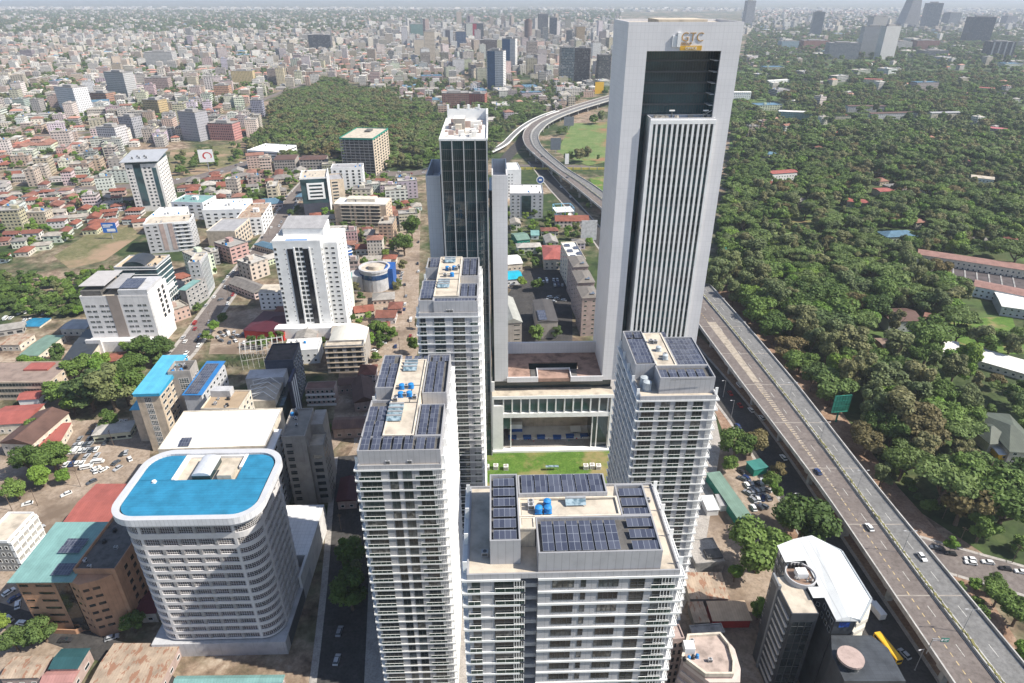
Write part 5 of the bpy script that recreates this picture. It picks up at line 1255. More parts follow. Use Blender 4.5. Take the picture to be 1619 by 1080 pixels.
simple_house('car_yard_shelter', 'red roofed open shelter beside the rows of parked cars', 'shelter', (58, 712), (88, 708), (120, 668), 5, CREAM, REDROOF, .5, 1)
simple_house('red_house', 'house with a faded red roof at the left edge, beyond the dark brown roofed hall', 'house', (-20, 672), (42, 668), (52, 640), 6, CREAM, REDROOF, 2, 0)
simple_house('red_house', 'small house with a red roof and white gable between garden trees at left', 'house', (28, 632), (60, 630), (64, 618), 6, WHITE, REDROOF, 1.6, 0)
b = Bld('college_block', 'long low concrete block with deep dark ribbon windows at the left edge', 'college block', (-50, 606), (80, 604), (103, 572), 11)
b.body(BEIGE); b.flat(plain('brown_grey_roof', (.26, .2, .17), .9, .2, .15, .2), BEIGE, ph=.5); b.side('F', .8, 3, 3.5, [(.01, .99)], 2.1, .7, mull=24, fr=TAUPE); b.side('R', .8, 3, 3.5, cells(3, .3), 1.6)
mb = MB(); mb.box(b.w * .5, b.w * .8, b.d * .55, b.d * .9, b.h + .05, b.h + 1.); mb.build('red_lantern_roof', [REDROOF], b.t); b.done()
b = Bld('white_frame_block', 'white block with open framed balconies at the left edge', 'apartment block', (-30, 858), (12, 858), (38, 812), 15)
b.body(plain('warm_mid_grey', (.3, .29, .27), .8, .2, .1, .3)); b.flat(SCREED, WHITE); mb = MB()  # body in one warm mid grey on every side
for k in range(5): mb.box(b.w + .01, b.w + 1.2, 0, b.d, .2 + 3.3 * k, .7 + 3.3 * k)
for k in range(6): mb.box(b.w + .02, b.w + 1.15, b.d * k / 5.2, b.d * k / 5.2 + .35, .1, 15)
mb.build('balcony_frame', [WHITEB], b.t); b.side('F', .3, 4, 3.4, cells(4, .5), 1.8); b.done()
for A, B, C, z, lab, rf in (((0, 1072), (60, 1070), (70, 1038), 5, 'shed with pale rusty roof at the bottom left corner', RUSTROOF), ((78, 1057), (122, 1056), (132, 1026), 6, 'shed with a dark teal roof at the bottom edge', ribbed('dark_teal', (.03, .09, .1), 1., 'X', .5, .1)),
    ((64, 1080), (114, 1078), (118, 1060), 4.5, 'shed with a faded pink roof in front of the dark teal shed', ribbed('pink_roof', (.42, .22, .2), 1., 'X', .6, .1)), ((140, 1085), (250, 1085), (255, 1018), 5, 'wide rusty roofed workshop in front of the round cornered tower', RUSTROOF),
    ((275, 1082), (445, 1080), (450, 1068), 7, 'flat grey service block at the foot of the round cornered tower', TEALROOF)):
    simple_house('workshop', lab, 'workshop', A, B, C, z, PINKISH, rf, .8, 0, ov=.3)
simple_house('maroon_house', 'house with a maroon roof in the shade beside the round cornered tower', 'house', (205, 970), (245, 968), (240, 935), 5, CREAM, ribbed('maroon_roof', (.12, .02, .03), 1., 'X', .6, .1), 1.2, 0)
simple_house('maroon_restaurant', 'restaurant with layered maroon roofs left of the striped white tower', 'restaurant', (385, 522), (447, 526), (450, 494), 6, REDP, ribbed('deep_maroon', (.09, .02, .03), 1., 'X', .6, .15), 3, 1, hip=True)
simple_house('maroon_shed', 'maroon roofed shed behind the stepped grey brown block', 'shed', (533, 792), (562, 790), (560, 755), 5, PINKISH, ribbed('maroon_dull', (.1, .025, .03), 1., 'X', .6, .15), 1, 1)
simple_house('white_office', 'small white office with pink pilasters left of the striped white tower', 'office block', (408, 463), (446, 462), (446, 449), 13, WHITE, SCREED, .3, 0, ov=0)
for A, B, C, z, lab, rf in (((0, 545), (30, 545), (75, 528), 4.5, 'rusty sheet roofed shed below the blue court', RUSTROOF), ((30, 562), (60, 562), (95, 530), 4.5, 'green and rusty roofed shed beside the hotel', GREENROOF), ((98, 570), (140, 566), (150, 520), 6, 'dark grey roofed hall attached to the hotel', GREYD), ((95, 520), (135, 520), (140, 505), 5, 'grey flat shed behind the hotel podium', GREYROOF), ((34, 516), (62, 516), (64, 503), 1.5, 'blue court cover in the car park left of the hotel', BLUEROOF)):
    simple_house('shed', lab, 'shed', A, B, C, z, CREAM, rf, .8, 0, ov=.3, win=z > 3)
simple_house('brown_roof_house', 'house with an olive brown roof among the big trees right of the college block', 'house', (172, 586), (192, 585), (198, 568), 6, CREAM, ribbed('olive_roof', (.2, .18, .13), 1., 'X', .7, .1), .6, 0)
# ---------------------------------------------------------------- elevated expressway
ZD = 10.
def interp(tab, y):
    for i in range(len(tab) - 1):
        if tab[i][1] <= y <= tab[i + 1][1]:
            t = (y - tab[i][1]) / (tab[i + 1][1] - tab[i][1]); return tab[i][0] + (tab[i + 1][0] - tab[i][0]) * t
    return tab[0][0] if y < tab[0][1] else tab[-1][0]
TM = [(151.5, 60), (147.9, 135), (146.2, 168), (145.0, 211), (143.6, 252), (140.9, 302), (136, 370), (130, 437), (120, 510), (101, 610), (75, 716), (58, 772), (41, 846), (29, 910), (26, 970), (30, 1020), (45, 1090), (73, 1163), (118, 1250), (180, 1352), (260, 1480), (330, 1620)]
TL_ = [(136.2, 60), (133.8, 126), (132.3, 170), (130.9, 211), (127.1, 255), (123.2, 297), (117.2, 372), (114, 437), (106.5, 510), (89, 610), (64, 716), (48, 778), (30.5, 849), (18.2, 912), (14.8, 971), (19, 1030), (33, 1096), (62, 1172), (106, 1258), (168, 1362), (248, 1490), (318, 1630)]
TR = [(163.5, 60), (159.6, 132), (154.5, 211), (152.0, 302), (147.2, 370), (141.3, 437), (132, 510), (113, 610), (86, 716), (69, 766), (51.8, 843), (40, 906), (37, 971), (41.2, 1010), (57, 1084), (84, 1154), (130, 1242), (192, 1342), (272, 1470), (342, 1610)]
ys = [60 + 12 * k for k in range(125)]
TMs, TLs, TRs = [[(interp(t, y), y) for y in ys] for t in (TM, TL_, TR)]
def sm(a, it=2):
    for _ in range(it): a = [a[0]] + [((a[i - 1][0] + 2 * a[i][0] + a[i + 1][0]) / 4, a[i][1]) for i in range(1, len(a) - 1)] + [a[-1]]
    return a
TMs, TLs, TRs = sm(TMs), sm(TLs), sm(TRs)
exp_t = thing('elevated_expressway', 'long elevated motorway on piers sweeping past the towers and bending away behind them', 'elevated road', (148, 130, 0))
O_ = Vector((148, 130, 0))
def lerp(a, b, t): return (a[0] + (b[0] - a[0]) * t - O_.x, a[1] + (b[1] - a[1]) * t - O_.y)
def rib(mb, A, B, ta, tb, z, mi=0, i0=0, i1=None, th=None):
    n = len(A) if i1 is None else i1
    for i in range(i0, n - 1):
        a, b, c, d = lerp(A[i], B[i], ta), lerp(A[i], B[i], tb), lerp(A[i + 1], B[i + 1], tb), lerp(A[i + 1], B[i + 1], ta)
        mb.face([(*a, z), (*b, z), (*c, z), (*d, z)], mi)
        if th:
            mb.face([(*b, z - th), (*a, z - th), (*d, z - th), (*c, z - th)], mi)
            mb.face([(*a, z - th), (*a, z), (*d, z), (*d, z - th)], mi); mb.face([(*c, z - th), (*c, z), (*b, z), (*b, z - th)], mi)
DECKC = plain('deck_concrete', (.42, .41, .39), .85, .2, .15, .3, streak=True)
mb = MB(); rib(mb, TLs, TRs, 0, 1, ZD - .03, 0, th=.9)
rib(mb, TLs, TRs, .22, .78, ZD - .95, 0, th=1.1); mb.build('deck', [DECKC], exp_t)
mb = MB(); rib(mb, TLs, TMs, .02, .985, ZD + .0, 0); mb.build('carriageway', [ASPHD], exp_t)
mb = MB(); rib(mb, TMs, TRs, .02, .985, ZD + .0, 0); mb.build('carriageway', [ASPHG], exp_t)
def wall_along(A, B, ta, w, z0, z1, nm, mat):
    mb = MB()
    for i in range(len(A) - 1):
        W0 = math.hypot(B[i][0] - A[i][0], B[i][1] - A[i][1]); W1 = math.hypot(B[i + 1][0] - A[i + 1][0], B[i + 1][1] - A[i + 1][1])
        a, b, c, d = lerp(A[i], B[i], ta - w / W0), lerp(A[i], B[i], ta + w / W0), lerp(A[i + 1], B[i + 1], ta + w / W1), lerp(A[i + 1], B[i + 1], ta - w / W1)
        mb.face([(*a, z1), (*b, z1), (*c, z1), (*d, z1)]); mb.face([(*a, z0), (*a, z1), (*d, z1), (*d, z0)]); mb.face([(*c, z0), (*c, z1), (*b, z1), (*b, z0)])
    return mb.build(nm, [mat], exp_t)
wall_along(TLs, TRs, 0.002, .25, ZD - 1., ZD + 1.05, 'parapet', DECKC); wall_along(TLs, TRs, .998, .25, ZD - 1., ZD + 1.05, 'parapet', DECKC)
wall_along(TMs, TRs, -.035, .22, ZD, ZD + .95, 'median_barrier', DECKC); wall_along(TMs, TRs, .06, .22, ZD, ZD + .95, 'median_barrier', DECKC)
m, nt, b = newmat('hedge_leaves'); f = noise(nt, 1.1, 5, .7, pos(nt)); L(nt, ramp(nt, f, [(.35, (.07, .085, .03)), (.5, (.17, .16, .06)), (.7, (.27, .24, .09))]), b.inputs['Base Color']); b.inputs['Roughness'].default_value = .9
HEDGE = m
mb = MB(); random.seed(2)
for i in range(len(TMs) - 1):
    for q in range(22):
        t = q / 22; x = TMs[i][0] + (TMs[i + 1][0] - TMs[i][0]) * t + .12 + random.uniform(-.3, .3); y = TMs[i][1] + 12 * t
        if y > 760: break
        s_q = random.uniform(.28, .45); hq = random.uniform(.7, 1.25); mb.box(x - O_.x - s_q, x - O_.x + s_q, y - O_.y - .4, y - O_.y + .4, ZD, ZD + hq)
mb.build('median_planting', [HEDGE], exp_t)
LINE = plain('road_paint', (.55, .54, .5), .7, .3, .2, .8); LINEY = plain('yellow_road_paint', (.5, .38, .2), .7, .3, .2, .8)
def line(A, B, t, w, nm, mat, dash=None, y1=1300, y0=60):
    mb = MB()
    step = 1.5 if dash else 12
    n = int((min(y1, ys[-1]) - y0) / step)
    def pt(y):
        f_ = (y - 60) / 12; i = min(int(f_), len(A) - 2); fr = f_ - i
        return (A[i][0] + (A[i + 1][0] - A[i][0]) * fr, y), (B[i][0] + (B[i + 1][0] - B[i][0]) * fr, y)
    for k in range(n):
        ya, yb = y0 + k * step, y0 + (k + 1) * step
        if dash and (ya % dash[1]) >= dash[0]: continue
        a0, b0 = pt(ya); a1, b1 = pt(yb); wa = abs(b0[0] - a0[0]) or 1
        p, q, r, s = lerp(a0, b0, t - w / wa), lerp(a0, b0, t + w / wa), lerp(a1, b1, t + w / wa), lerp(a1, b1, t - w / wa)
        mb.face([(*p, ZD + .012), (*q, ZD + .012), (*r, ZD + .012), (*s, ZD + .012)])
    mb.build(nm, [mat], exp_t)
line(TLs, TMs, .06, .1, 'edge_line', LINE); line(TLs, TMs, .93, .1, 'edge_line', LINE); line(TMs, TRs, .12, .1, 'edge_line', LINE); line(TMs, TRs, .9, .1, 'edge_line', LINE)
line(TLs, TMs, .66, .09, 'lane_line', LINE, (4.5, 15)); line(TMs, TRs, .5, .09, 'lane_line', LINE, (4.5, 15)); line(TLs, TMs, .4, .16, 'lane_line', LINEY, (1.5, 3), 700)
# hatched merge zone, joints
mb = MB(); y = 205.
while y < 372:
    f_ = (y - 60) / 12; i = int(f_); k = (y - 200) / 172
    t0, t1 = .4 - .02 * k, .4 + .26 * k ** .8
    if (y % 1.8) < 1.1 or y > 300:
        xl, xm = interp(TLs, y), interp(TMs, y); p, q = xl + (xm - xl) * (t0 - .012) - O_.x, xl + (xm - xl) * t1 - O_.x; yy = y - O_.y
        mb.face([(p, yy, ZD + .016), (q, yy, ZD + .016), (q, yy + .9, ZD + .016), (p, yy + .9, ZD + .016)])
    y += .9
mb.build('hatching', [plain('pale_hatching', (.36, .31, .25), .8, .2, .2, .5)], exp_t)
mb = MB()
for y in (124, 158.5, 193, 227.5, 262, 297, 331, 366, 400):
    i = int((y - 60) / 12); a, b_ = lerp(TLs[i], TRs[i], .02), lerp(TLs[i], TRs[i], .98); dy = y - TLs[i][1]
    mb.face([(a[0], a[1] + dy, ZD + .02), (b_[0], b_[1] + dy, ZD + .02), (b_[0], b_[1] + dy + .5, ZD + .02), (a[0], a[1] + dy + .5, ZD + .02)])
mb.build('expansion_joint', [plain('joint_concrete', (.3, .27, .24), .9, .2, .1, .5)], exp_t)
k = 0
for y in list(range(70, 460, 32)) + list(range(560, 1320, 34)):
    i = min(int((y - 60) / 12), len(ys) - 2); a, b_ = TLs[i], TRs[i]; a2 = TLs[i + 1]
    ang = math.atan2(b_[1] - a[1], b_[0] - a[0]); tx, ty = a2[0] - a[0], 12; ang = math.atan2(ty, tx) - math.pi / 2
    cx = (a[0] + b_[0]) / 2; cy = y
    Wd = (b_[0] - a[0]) * math.cos(ang)
    mb = MB(); hw = Wd * .46
    mb.prism([(-hw, -1), (hw, -1), (hw, 1), (-hw, 1)], ZD - 3.4, ZD - 2.05)
    for sx in ((-1, 1) if Wd > 15 else (0,)): mb.prism([(sx * hw * .72 - 1., -.9), (sx * hw * .72 + 1., -.9), (sx * hw * .72 + 1., .9), (sx * hw * .72 - 1., .9)], 0, ZD - 3.4)
    o = mb.build('pier', [DECKC], exp_t); o.location = (cx - O_.x, cy - O_.y, 0); o.rotation_euler = (0, 0, ang)
# ramp that joins from the left in the far bend
rp = smooth_line([(-70, 820), (-40, 880), (-11, 936), (-1, 986), (13, 1043), (33, 1112), (58, 1172), (80, 1210)], 2)
t = thing('slip_ramp', 'narrow white walled slip ramp joining the motorway at its far bend', 'elevated road', (0, 980, 0))
Lp, Rp = strip_pts(rp, 8.5); mb = MB(); pw = MB(); nR = len(rp)
zr_ = lambda i: 2.5 + 7.6 * min(1, i / (nR * .55))
for i in range(nR - 1):
    P_ = [(Rp[i][0], Rp[i][1] - 980, zr_(i)), (Rp[i + 1][0], Rp[i + 1][1] - 980, zr_(i + 1)), (Lp[i + 1][0], Lp[i + 1][1] - 980, zr_(i + 1)), (Lp[i][0], Lp[i][1] - 980, zr_(i))]
    mb.face(P_); mb.face([(x, y, z - 1.2) for x, y, z in reversed(P_)])
    for a, b_ in ((P_[0], P_[1]), (P_[2], P_[3])):
        for s1, s2 in ((-1.2, 1.),): 
            pw.face([(a[0], a[1], a[2] + s1), (b_[0], b_[1], b_[2] + s1), (b_[0], b_[1], b_[2] + s2), (a[0], a[1], a[2] + s2)])
            n_ = Vector((b_[1] - a[1], a[0] - b_[0], 0)).normalized() * -.3
            pw.face([(a[0], a[1], a[2] + s2), (b_[0], b_[1], b_[2] + s2), (b_[0] + n_.x, b_[1] + n_.y, b_[2] + s2), (a[0] + n_.x, a[1] + n_.y, a[2] + s2)])
            pw.face([(b_[0] + n_.x, b_[1] + n_.y, b_[2] + s1), (a[0] + n_.x, a[1] + n_.y, a[2] + s1), (a[0] + n_.x, a[1] + n_.y, a[2] + s2), (b_[0] + n_.x, b_[1] + n_.y, b_[2] + s2)])
mb.build('deck', [ASPHG], t); pw.build('parapet', [WHITE], t)
# ---- lamps along the median
def street_lamp(x, y, z, lab, h=10.9, arms=2, rz=0., grp='lamps along the motorway'):
    t = thing('street_lamp', lab, 'street lamp', (x, y, z), rz, grp)
    if 'lp' not in WM:
        mb = MB(); mb.tube((0, 0, 0), (0, 0, 10.6), .13, .07, 7); mb.box(-.2, .2, -.2, .2, 0, .3); WM['lp'] = mb.mesh('pole', [STEEL])
        mb = MB(); mb.tube((0, 0, 10.5), (1.7, 0, 10.95), .05, None, 5); WM['la'] = mb.mesh('arm', [STEEL])
        mb = MB(); mb.box(1.5, 2.5, -.16, .16, 10.9, 11.06); mb.box(1.6, 2.4, -.13, .13, 10.87, 10.9, 1); WM['lh'] = mb.mesh('lamp_head', [GREYW, WHITE])
    link('pole', WM['lp'], t)
    for k in range(arms):
        o = link('arm', WM['la'], t); o.rotation_euler = (0, 0, math.pi * k); link('lamp_head', WM['lh'], o)
    return t
lmk = {0: 'beside the green overhead sign', 1: 'just beyond the green overhead sign', 2: 'level with the side road junction', 3: 'level with the dark blue car', 4: 'level with the green lattice billboard', 5: 'first beyond the green lattice billboard', 6: 'second beyond the green lattice billboard', 7: 'near the pale hatched merge', 8: 'at the tip of the pale hatched merge'}
for k in range(10):
    y = 109.6 + 34.4 * k; x = interp(TM, y) + .1
    street_lamp(x, y, ZD, 'double armed lamp on the motorway median ' + lmk.get(k, 'farthest before the tallest tower'))
for k, (px, py) in enumerate(((1143, 628), (1156, 660), (1255, 810), (1308, 900), (1347, 975), (1446, 1060))):
    p = at(px, py); street_lamp(p.x, p.y, 0, 'single armed lamp on the shaded road under the motorway, ' + ('left of the first pier', 'beside the pale forecourt', 'by the two big trees', 'beside the white roofed dark office', 'near the yellow bus', 'nearest the bottom edge')[k], arms=1, rz=R(200), grp='lamps along the road below')
# ---- green direction sign on a cantilever
p = at(1466, 1030, ZD); t = thing('direction_sign', 'small green direction sign with white arrow on a bracket above the motorway', 'road sign', (p.x, p.y, ZD), R(-4))
mb = MB(); mb.tube((0, 0, -1), (0, 0, 6.2), .16, None, 7); mb.tube((0, 0, 6), (4., 0, 6.3), .11, None, 6); mb.tube((0, 0, 5.2), (4., 0, 5.6), .09, None, 6); mb.build('bracket', [STEEL], t)
mb = MB(); mb.box(2.4, 4.8, -.15, -.05, 5., 6.8); sp_ = mb.build('sign_panel', [GREENP], t)
mb = MB(); mb.box(2.5, 3.1, -.19, -.16, 5.4, 6.4); mb.box(3.4, 4.6, -.19, -.16, 6.1, 6.35); mb.box(3.4, 4.3, -.19, -.16, 5.5, 5.75); mb.build('sign_lettering', [WHITE], sp_)
# ---- green lattice billboard, other billboards
def billboard(label, px, py, w, h, z0, rz, mat, pole=GREENP, back=None, mark=None, name='billboard'):
    p = at(px, py); t = thing(name, label, 'billboard', p, rz)
    mb = MB(); mb.box(-w / 2, w / 2, -.2, .2, z0, z0 + h); pn = mb.build('panel', [mat], t)
    mb = MB(); mb.tube((0, .5, 0), (0, .5, z0 + h * .8), .45, None, 8)
    for k in range(7): mb.bar((-w / 2 + w * k / 6, -.26, z0), (-w / 2 + w * k / 6, -.26, z0 + h), .14) if back else None
    for k in range(4): mb.bar((-w / 2, -.28, z0 + h * k / 3), (w / 2, -.28, z0 + h * k / 3), .14) if back else None
    mb.box(-w / 2, w / 2, -.6, -.3, z0 - .3, z0 - .1) if back else None
    mb.build('post', [pole], t)
    if mark: mark(pn, w, h, z0)
    return t
billboard('back of a green lattice billboard rising from the trees beside the motorway', 1322, 668, 9, 9.5, 7, R(8), plain('green_lattice', (.03, .2, .15), .6, .3, .2, .4), back=True)
billboard('slim green billboard frame at the wood edge right of the tallest tower', 1141, 435, 6, 16, 6, R(80), GREENP, back=True)
def redmark(t, w, h, z0):
    mb = MB()
    for k in range(14):
        a = R(-40 + k * 20); b_ = R(-40 + (k + 1) * 20); r0, r1 = h * .3, h * .3 - .9 - .06 * k
        f = lambda a, r: (w * .08 + r * math.cos(a) * 1.2, -.23, z0 + h * .5 + r * math.sin(a)); mb.face([f(a, r1), f(a, r0), f(b_, r0), f(b_, r1)]) if False else mb.face([f(a, r0), f(b_, r0), f(b_, r1), f(a, r1)])
    mb.build('red_curve', [REDP], t)
billboard('white billboard with a red curved mark on a tall post by the roundabout', 331, 272, 17, 15, 12, R(12), WHITE, STEEL, mark=redmark)
def bluemark(t, w, h, z0):
    mb = MB(); mb.box(-w * .42, w * .3, -.23, -.21, z0 + h * .72, z0 + h * .84); mb.box(-w * .42, w * .1, -.23, -.21, z0 + h * .55, z0 + h * .65); mb.box(-w * .2, w * .4, -.23, -.21, z0 + h * .12, z0 + h * .4); mb.build('white_lettering', [WHITE], t)
billboard('blue billboard beside the dry field', 178, 378, 12, 9, 6, R(5), plain('billboard_blue', (.02, .14, .5), .4, .4, .1, .5), STEEL, mark=bluemark)
for px, py, w, h, z0, mat, lab in ((878, 243, 14, 16, 5, plain('billboard_grey', (.13, .15, .18), .5, .4, .1, .5), 'dark grey billboard back inside the motorway bend, the nearer of two'), (899, 205, 16, 14, 6, plain('billboard_grey2', (.16, .17, .2), .5, .4, .1, .5), 'grey billboard back beyond the motorway bend, the farther of two'),
    (947, 150, 19, 24, 2, YELLOW, 'yellow billboard beside the motorway left of the tallest tower'), (896, 262, 5, 13, 2, WHITE, 'narrow white and red banner board under dark trees by the sports field'), (930, 385, 14, 18, 3, plain('pale_board', (.5, .5, .5), .6, .3, .15, .5), 'pale grey board back near the pink notched flats'), (1329 - 70, 210, 1, 1, 1, WHITE, '')):
    if lab: billboard(lab, px, py, w, h, z0, R(6), mat, STEEL)
p = at(854, 300); t = thing('round_sign', 'round blue and white sign on a post beside the frontage road', 'sign', p, 0)
mb = MB(); mb.tube((0, 0, 0), (0, 0, 9), .3, None, 7); mb.build('post', [STEEL], t); mb = MB(); mb.tube((0, -.3, 11), (0, .3, 11), 4.4, None, 20); mb.build('disc', [WHITE], t); mb = MB(); mb.tube((0, -.4, 11), (0, -.31, 11), 3.5, None, 20); mb.build('blue_face', [BLUEP], t); mb = MB(); mb.box(-1.6, 1.6, -.46, -.41, 10, 12.1); mb.build('emblem', [WHITE], t)
# ---- dark angular office, lower right
ZA = 38.
t = thing('dark_angular_office', 'dark angular office with white sheet roof and round roof court beside the motorway', 'office block', (79, 127, 0))
def T(p): return (p[0] - 79, p[1] - 127)
main = [T(p) for p in ((92.1, 126.7), (98.2, 126.9), (104.6, 134), (104.2, 151.8), (97.8, 157.6), (93, 157), (86, 154.4), (85.8, 146), (88.8, 137), (92.1, 134.3))]
SLATE = GREYD
mb = MB(); mb.prism(main, 0, ZA - .6); mb.build('wall', [SLATE], t)
# roof: two pitches over the east part, flat court on the west
ridge = [T((95.3, 126.5)), T((97.6, 157.9))]
mb = MB(); e0 = [T(p) for p in ((98.4, 126.2), (105.3, 133.6), (104.9, 152.2), (98, 158.4))]; w0 = [T(p) for p in ((91.9, 126.2), (91.9, 157.4))]
rz_ = ZA + 1.1
mb.face([(*ridge[0], rz_), (*e0[0], ZA + .3), (*e0[1], ZA - .1), (*e0[2], ZA - .1), (*ridge[1], rz_)]); mb.face([(*e0[2], ZA - .1), (*e0[3], ZA + .3), (*ridge[1], rz_)])
mb.face([(*w0[0], ZA), (*ridge[0], rz_), (*ridge[1], rz_), (*w0[1], ZA)]); mb.face([(*T((85.5, 147.8)), ZA - .3), (*T((91.9, 148.2)), ZA), (*w0[1], ZA), (*T((85.5, 154.8)), ZA - .3)])
mb.face([(*T((88.6, 134)), ZA - .2), (*T((91.95, 134)), ZA), (*T((91.95, 138)), ZA), (*T((88.6, 138)), ZA - .2)])
mb.face([(*w0[0], ZA - .6), (*e0[0], ZA - .6), (*e0[0], ZA + .3), (*ridge[0], rz_), (*w0[0], ZA)])
mb.build('roof', [WHITEROOF], t)
mb = MB(); pts = [w0[0], e0[0], e0[1], e0[2], e0[3]]
for a, b_ in zip(e0[:-1], e0[1:]):
    d = (Vector(b_) - Vector(a)).normalized(); n_ = Vector((d.y, -d.x)) * .5
    mb.prism([(a[0], a[1]), (a[0] + n_.x, a[1] + n_.y), (b_[0] + n_.x, b_[1] + n_.y), (b_[0], b_[1])], ZA - 1., ZA + .1) if True else None
mb.build('gutter', [plain('grey_gutter', (.33, .36, .38), .5, .4, .1, .5)], t)
# round court
cc_ = T((88.3, 142.6)); pol = [(cc_[0] + 4.6 * math.cos(R(a)), cc_[1] + 4.6 * math.sin(R(a))) for a in range(0, 360, 12)]
mb = MB(); mb.ring(pol, [(cc_[0] + 4.25 * math.cos(R(a)), cc_[1] + 4.25 * math.sin(R(a))) for a in range(0, 360, 12)], 30, ZA + .4); mb.build('court_wall', [GREYW], t)
mb = MB(); mb.prism([(cc_[0] + 4.5 * math.cos(R(a)), cc_[1] + 4.5 * math.sin(R(a))) for a in range(0, 360, 12)], 30, ZA - .45); mb.build('court_floor', [plain('brown_court', (.25, .17, .13), .9, .2, .2, .4)], t)
mb = MB(); mb.box(cc_[0] - 1.6, cc_[0] + 1.6, cc_[1] - 1.3, cc_[1] + 1.3, ZA - .4, ZA + 1.6); mb.build('lift_room', [WHITE], t)
for k in range(4): tank(t, cc_[0] - 2.2 + 1.1 * k, cc_[1] + 3.2, ZA - .4, .5, 1.5, TANKD)
random.seed(9); mb = MB()
for k in range(12): x, y = cc_[0] + random.uniform(-3, 3), cc_[1] + random.uniform(-3, 2.5); mb.box(x, x + .5, y, y + .4, ZA - .43, ZA + random.uniform(.1, .9))
mb.build('roof_plant', [CONC], t)
# east ribs
mb = MB()
for k in range(10):
    z = 2 + 3.6 * k; q = [T((98.4, 126.4)), T((102.6, 128.4)), T((105.8, 133.2)), T((106.1, 143)), T((105.2, 151.8)), T((104, 151.8)), T((104.4, 134)), T((98.3, 127))]
    mb.prism(q, z, z + 1.5)
mb.build('curved_rib', [plain('cream_ribs', (.62, .58, .5), .7, .3, .08, .3)], t)
W = Windows(t)
W.face(T((88.8, 137)), T((92.1, 134.3)), 2, 9, 3.8, cells(2, .5), 1.5, gl=GLASSB); W.face(T((85.8, 154.4)), T((85.8, 146)), 2, 10, 3.6, cells(3, .6), 1.6, fr=GREYW, gl=CURT)
W.face(T((92.1, 134.3)), T((92.1, 126.7)), 30, 2, 3.6, cells(3, .6), 1.8, fr=GREYW); W.face(T((92.1, 126.7)), T((98.2, 126.9)), 33.4, 1, 3, [(.25, .75)], 2., gl=glass('saturated_blue_glass', (.01, .03, .2), .08, .6, .8, (1, 1, 1), (.02, .1, .5)), fr=BLUEP, mull=2, rail=1)  # last window has a saturated blue base colour
W.done()
# west wing with slats
WZ_ = 36.6
mb = MB(); mb.prism([T(p) for p in ((80.9, 129.4), (88.7, 129.4), (88.7, 137.5), (86, 144), (80.2, 143))], 0, WZ_); mb.build('west_wing', [SLATE], t)
mb = MB(); mb.face([(*T(p), WZ_ + .03) for p in ((81.2, 129.7), (88.4, 129.7), (88.4, 137.5), (86, 143.6), (80.6, 142.6))]); mb.build('terrace', [SCREED], t)
mb = MB()
for k in range(11): mb.box(T((80.3, 0))[0], T((81.2, 0))[0], 2.9, 11., 2.2 + 3.1 * k, 2.95 + 3.1 * k)
mb.build('slat', [plain('pale_slat', (.5, .48, .46), .7, .3, .08, .4)], t)
mb = MB(); mb.face([(T((80.87, 0))[0], 11.2, 2), (T((80.87, 0))[0], 2.6, 2), (T((80.87, 0))[0], 2.6, WZ_ - .6), (T((80.87, 0))[0], 11.2, WZ_ - .6)]); mb.face([(2.6, 2.36, 2), (8.6, 2.36, 2), (8.6, 2.36, WZ_ - 3.5), (2.6, 2.36, WZ_ - 3.5)]); mb.build('dark_glazing', [GLASS], t)
mb = MB(); mb.box(1., 1.9, 11.2, 12.1, 0, WZ_ + 1.4); mb.box(.9, 1.5, 11.9, 16.2, WZ_ - .2, WZ_ + 1.6); mb.build('edge_fin', [plain('grey_edge', (.2, .21, .22), .5, .4, .1, .4)], t)
mb = MB()
for k in range(9):
    for j in range(3): mb.box(2.7 + j * 2., 4.5 + j * 2., 2.28, 2.35, 2.4 + 3.6 * k, 2.55 + 3.6 * k)
for j in range(4): mb.box(2.6 + j * 2., 2.7 + j * 2., 2.26, 2.35, 2, WZ_ - 3.5)
mb.build('mullion_grid', [DSTEEL], t)
# lower front block with drum
mb = MB(); mb.prism([T(p) for p in ((89.5, 112), (106, 112), (106.3, 122), (103.6, 126.2), (92, 126.2), (89.6, 120))], 0, 31.5); mb.build('front_block', [SLATE], t)
mb = MB(); pol = [(14.2 + 3.1 * math.cos(R(a)), -9.4 + 3.1 * math.sin(R(a))) for a in range(0, 360, 15)]; mb.prism(pol, 0, 33.6)
mb.build('drum', [GLASS], t); mb = MB()
for k in range(10): mb.prism([(14.2 + 3.5 * math.cos(R(a)), -9.4 + 3.5 * math.sin(R(a))) for a in range(0, 360, 15)], 33.2 - 3.3 * k, 33.9 - 3.3 * k)
mb.build('drum_ledge', [PINKISH], t)
POLYS.append([(76, 108), (108, 108), (108, 160), (76, 160)])
# ---- flat block at the bottom edge and the curved pink building
b = Bld('flat_roof_block', 'low block with a mauve grey flat roof at the bottom edge beside the yellow bus', 'office block', (1350, 1085), (1425, 1085), (1400, 1056), 18.)
b.body(GREYW); b.flat(plain('mauve_roof', (.33, .29, .28), .9, .2, .12, .2), CONC, ph=.6); b.done()
ZC = 21.
pp = [at(x, y, ZC) for x, y in ((1078, 1040), (1115, 1068), (1159, 1068), (1160, 1049), (1152, 1021), (1138, 1003), (1087, 1006))]
o0 = pp[0]; t = thing('curved_pink_building', 'pinkish building with curved stepped front and cluttered roof, bottom edge', 'office block', (o0.x, o0.y, 0))
poly = [(p.x - o0.x, p.y - o0.y) for p in pp]
mb = MB(); mb.prism(poly, 0, ZC); mb.build('wall', [PINKISH], t); cen = (sum(p[0] for p in poly) / 7, sum(p[1] for p in poly) / 7)
sc_ = lambda k: [(cen[0] + (x - cen[0]) * k, cen[1] + (y - cen[1]) * k) for x, y in poly]
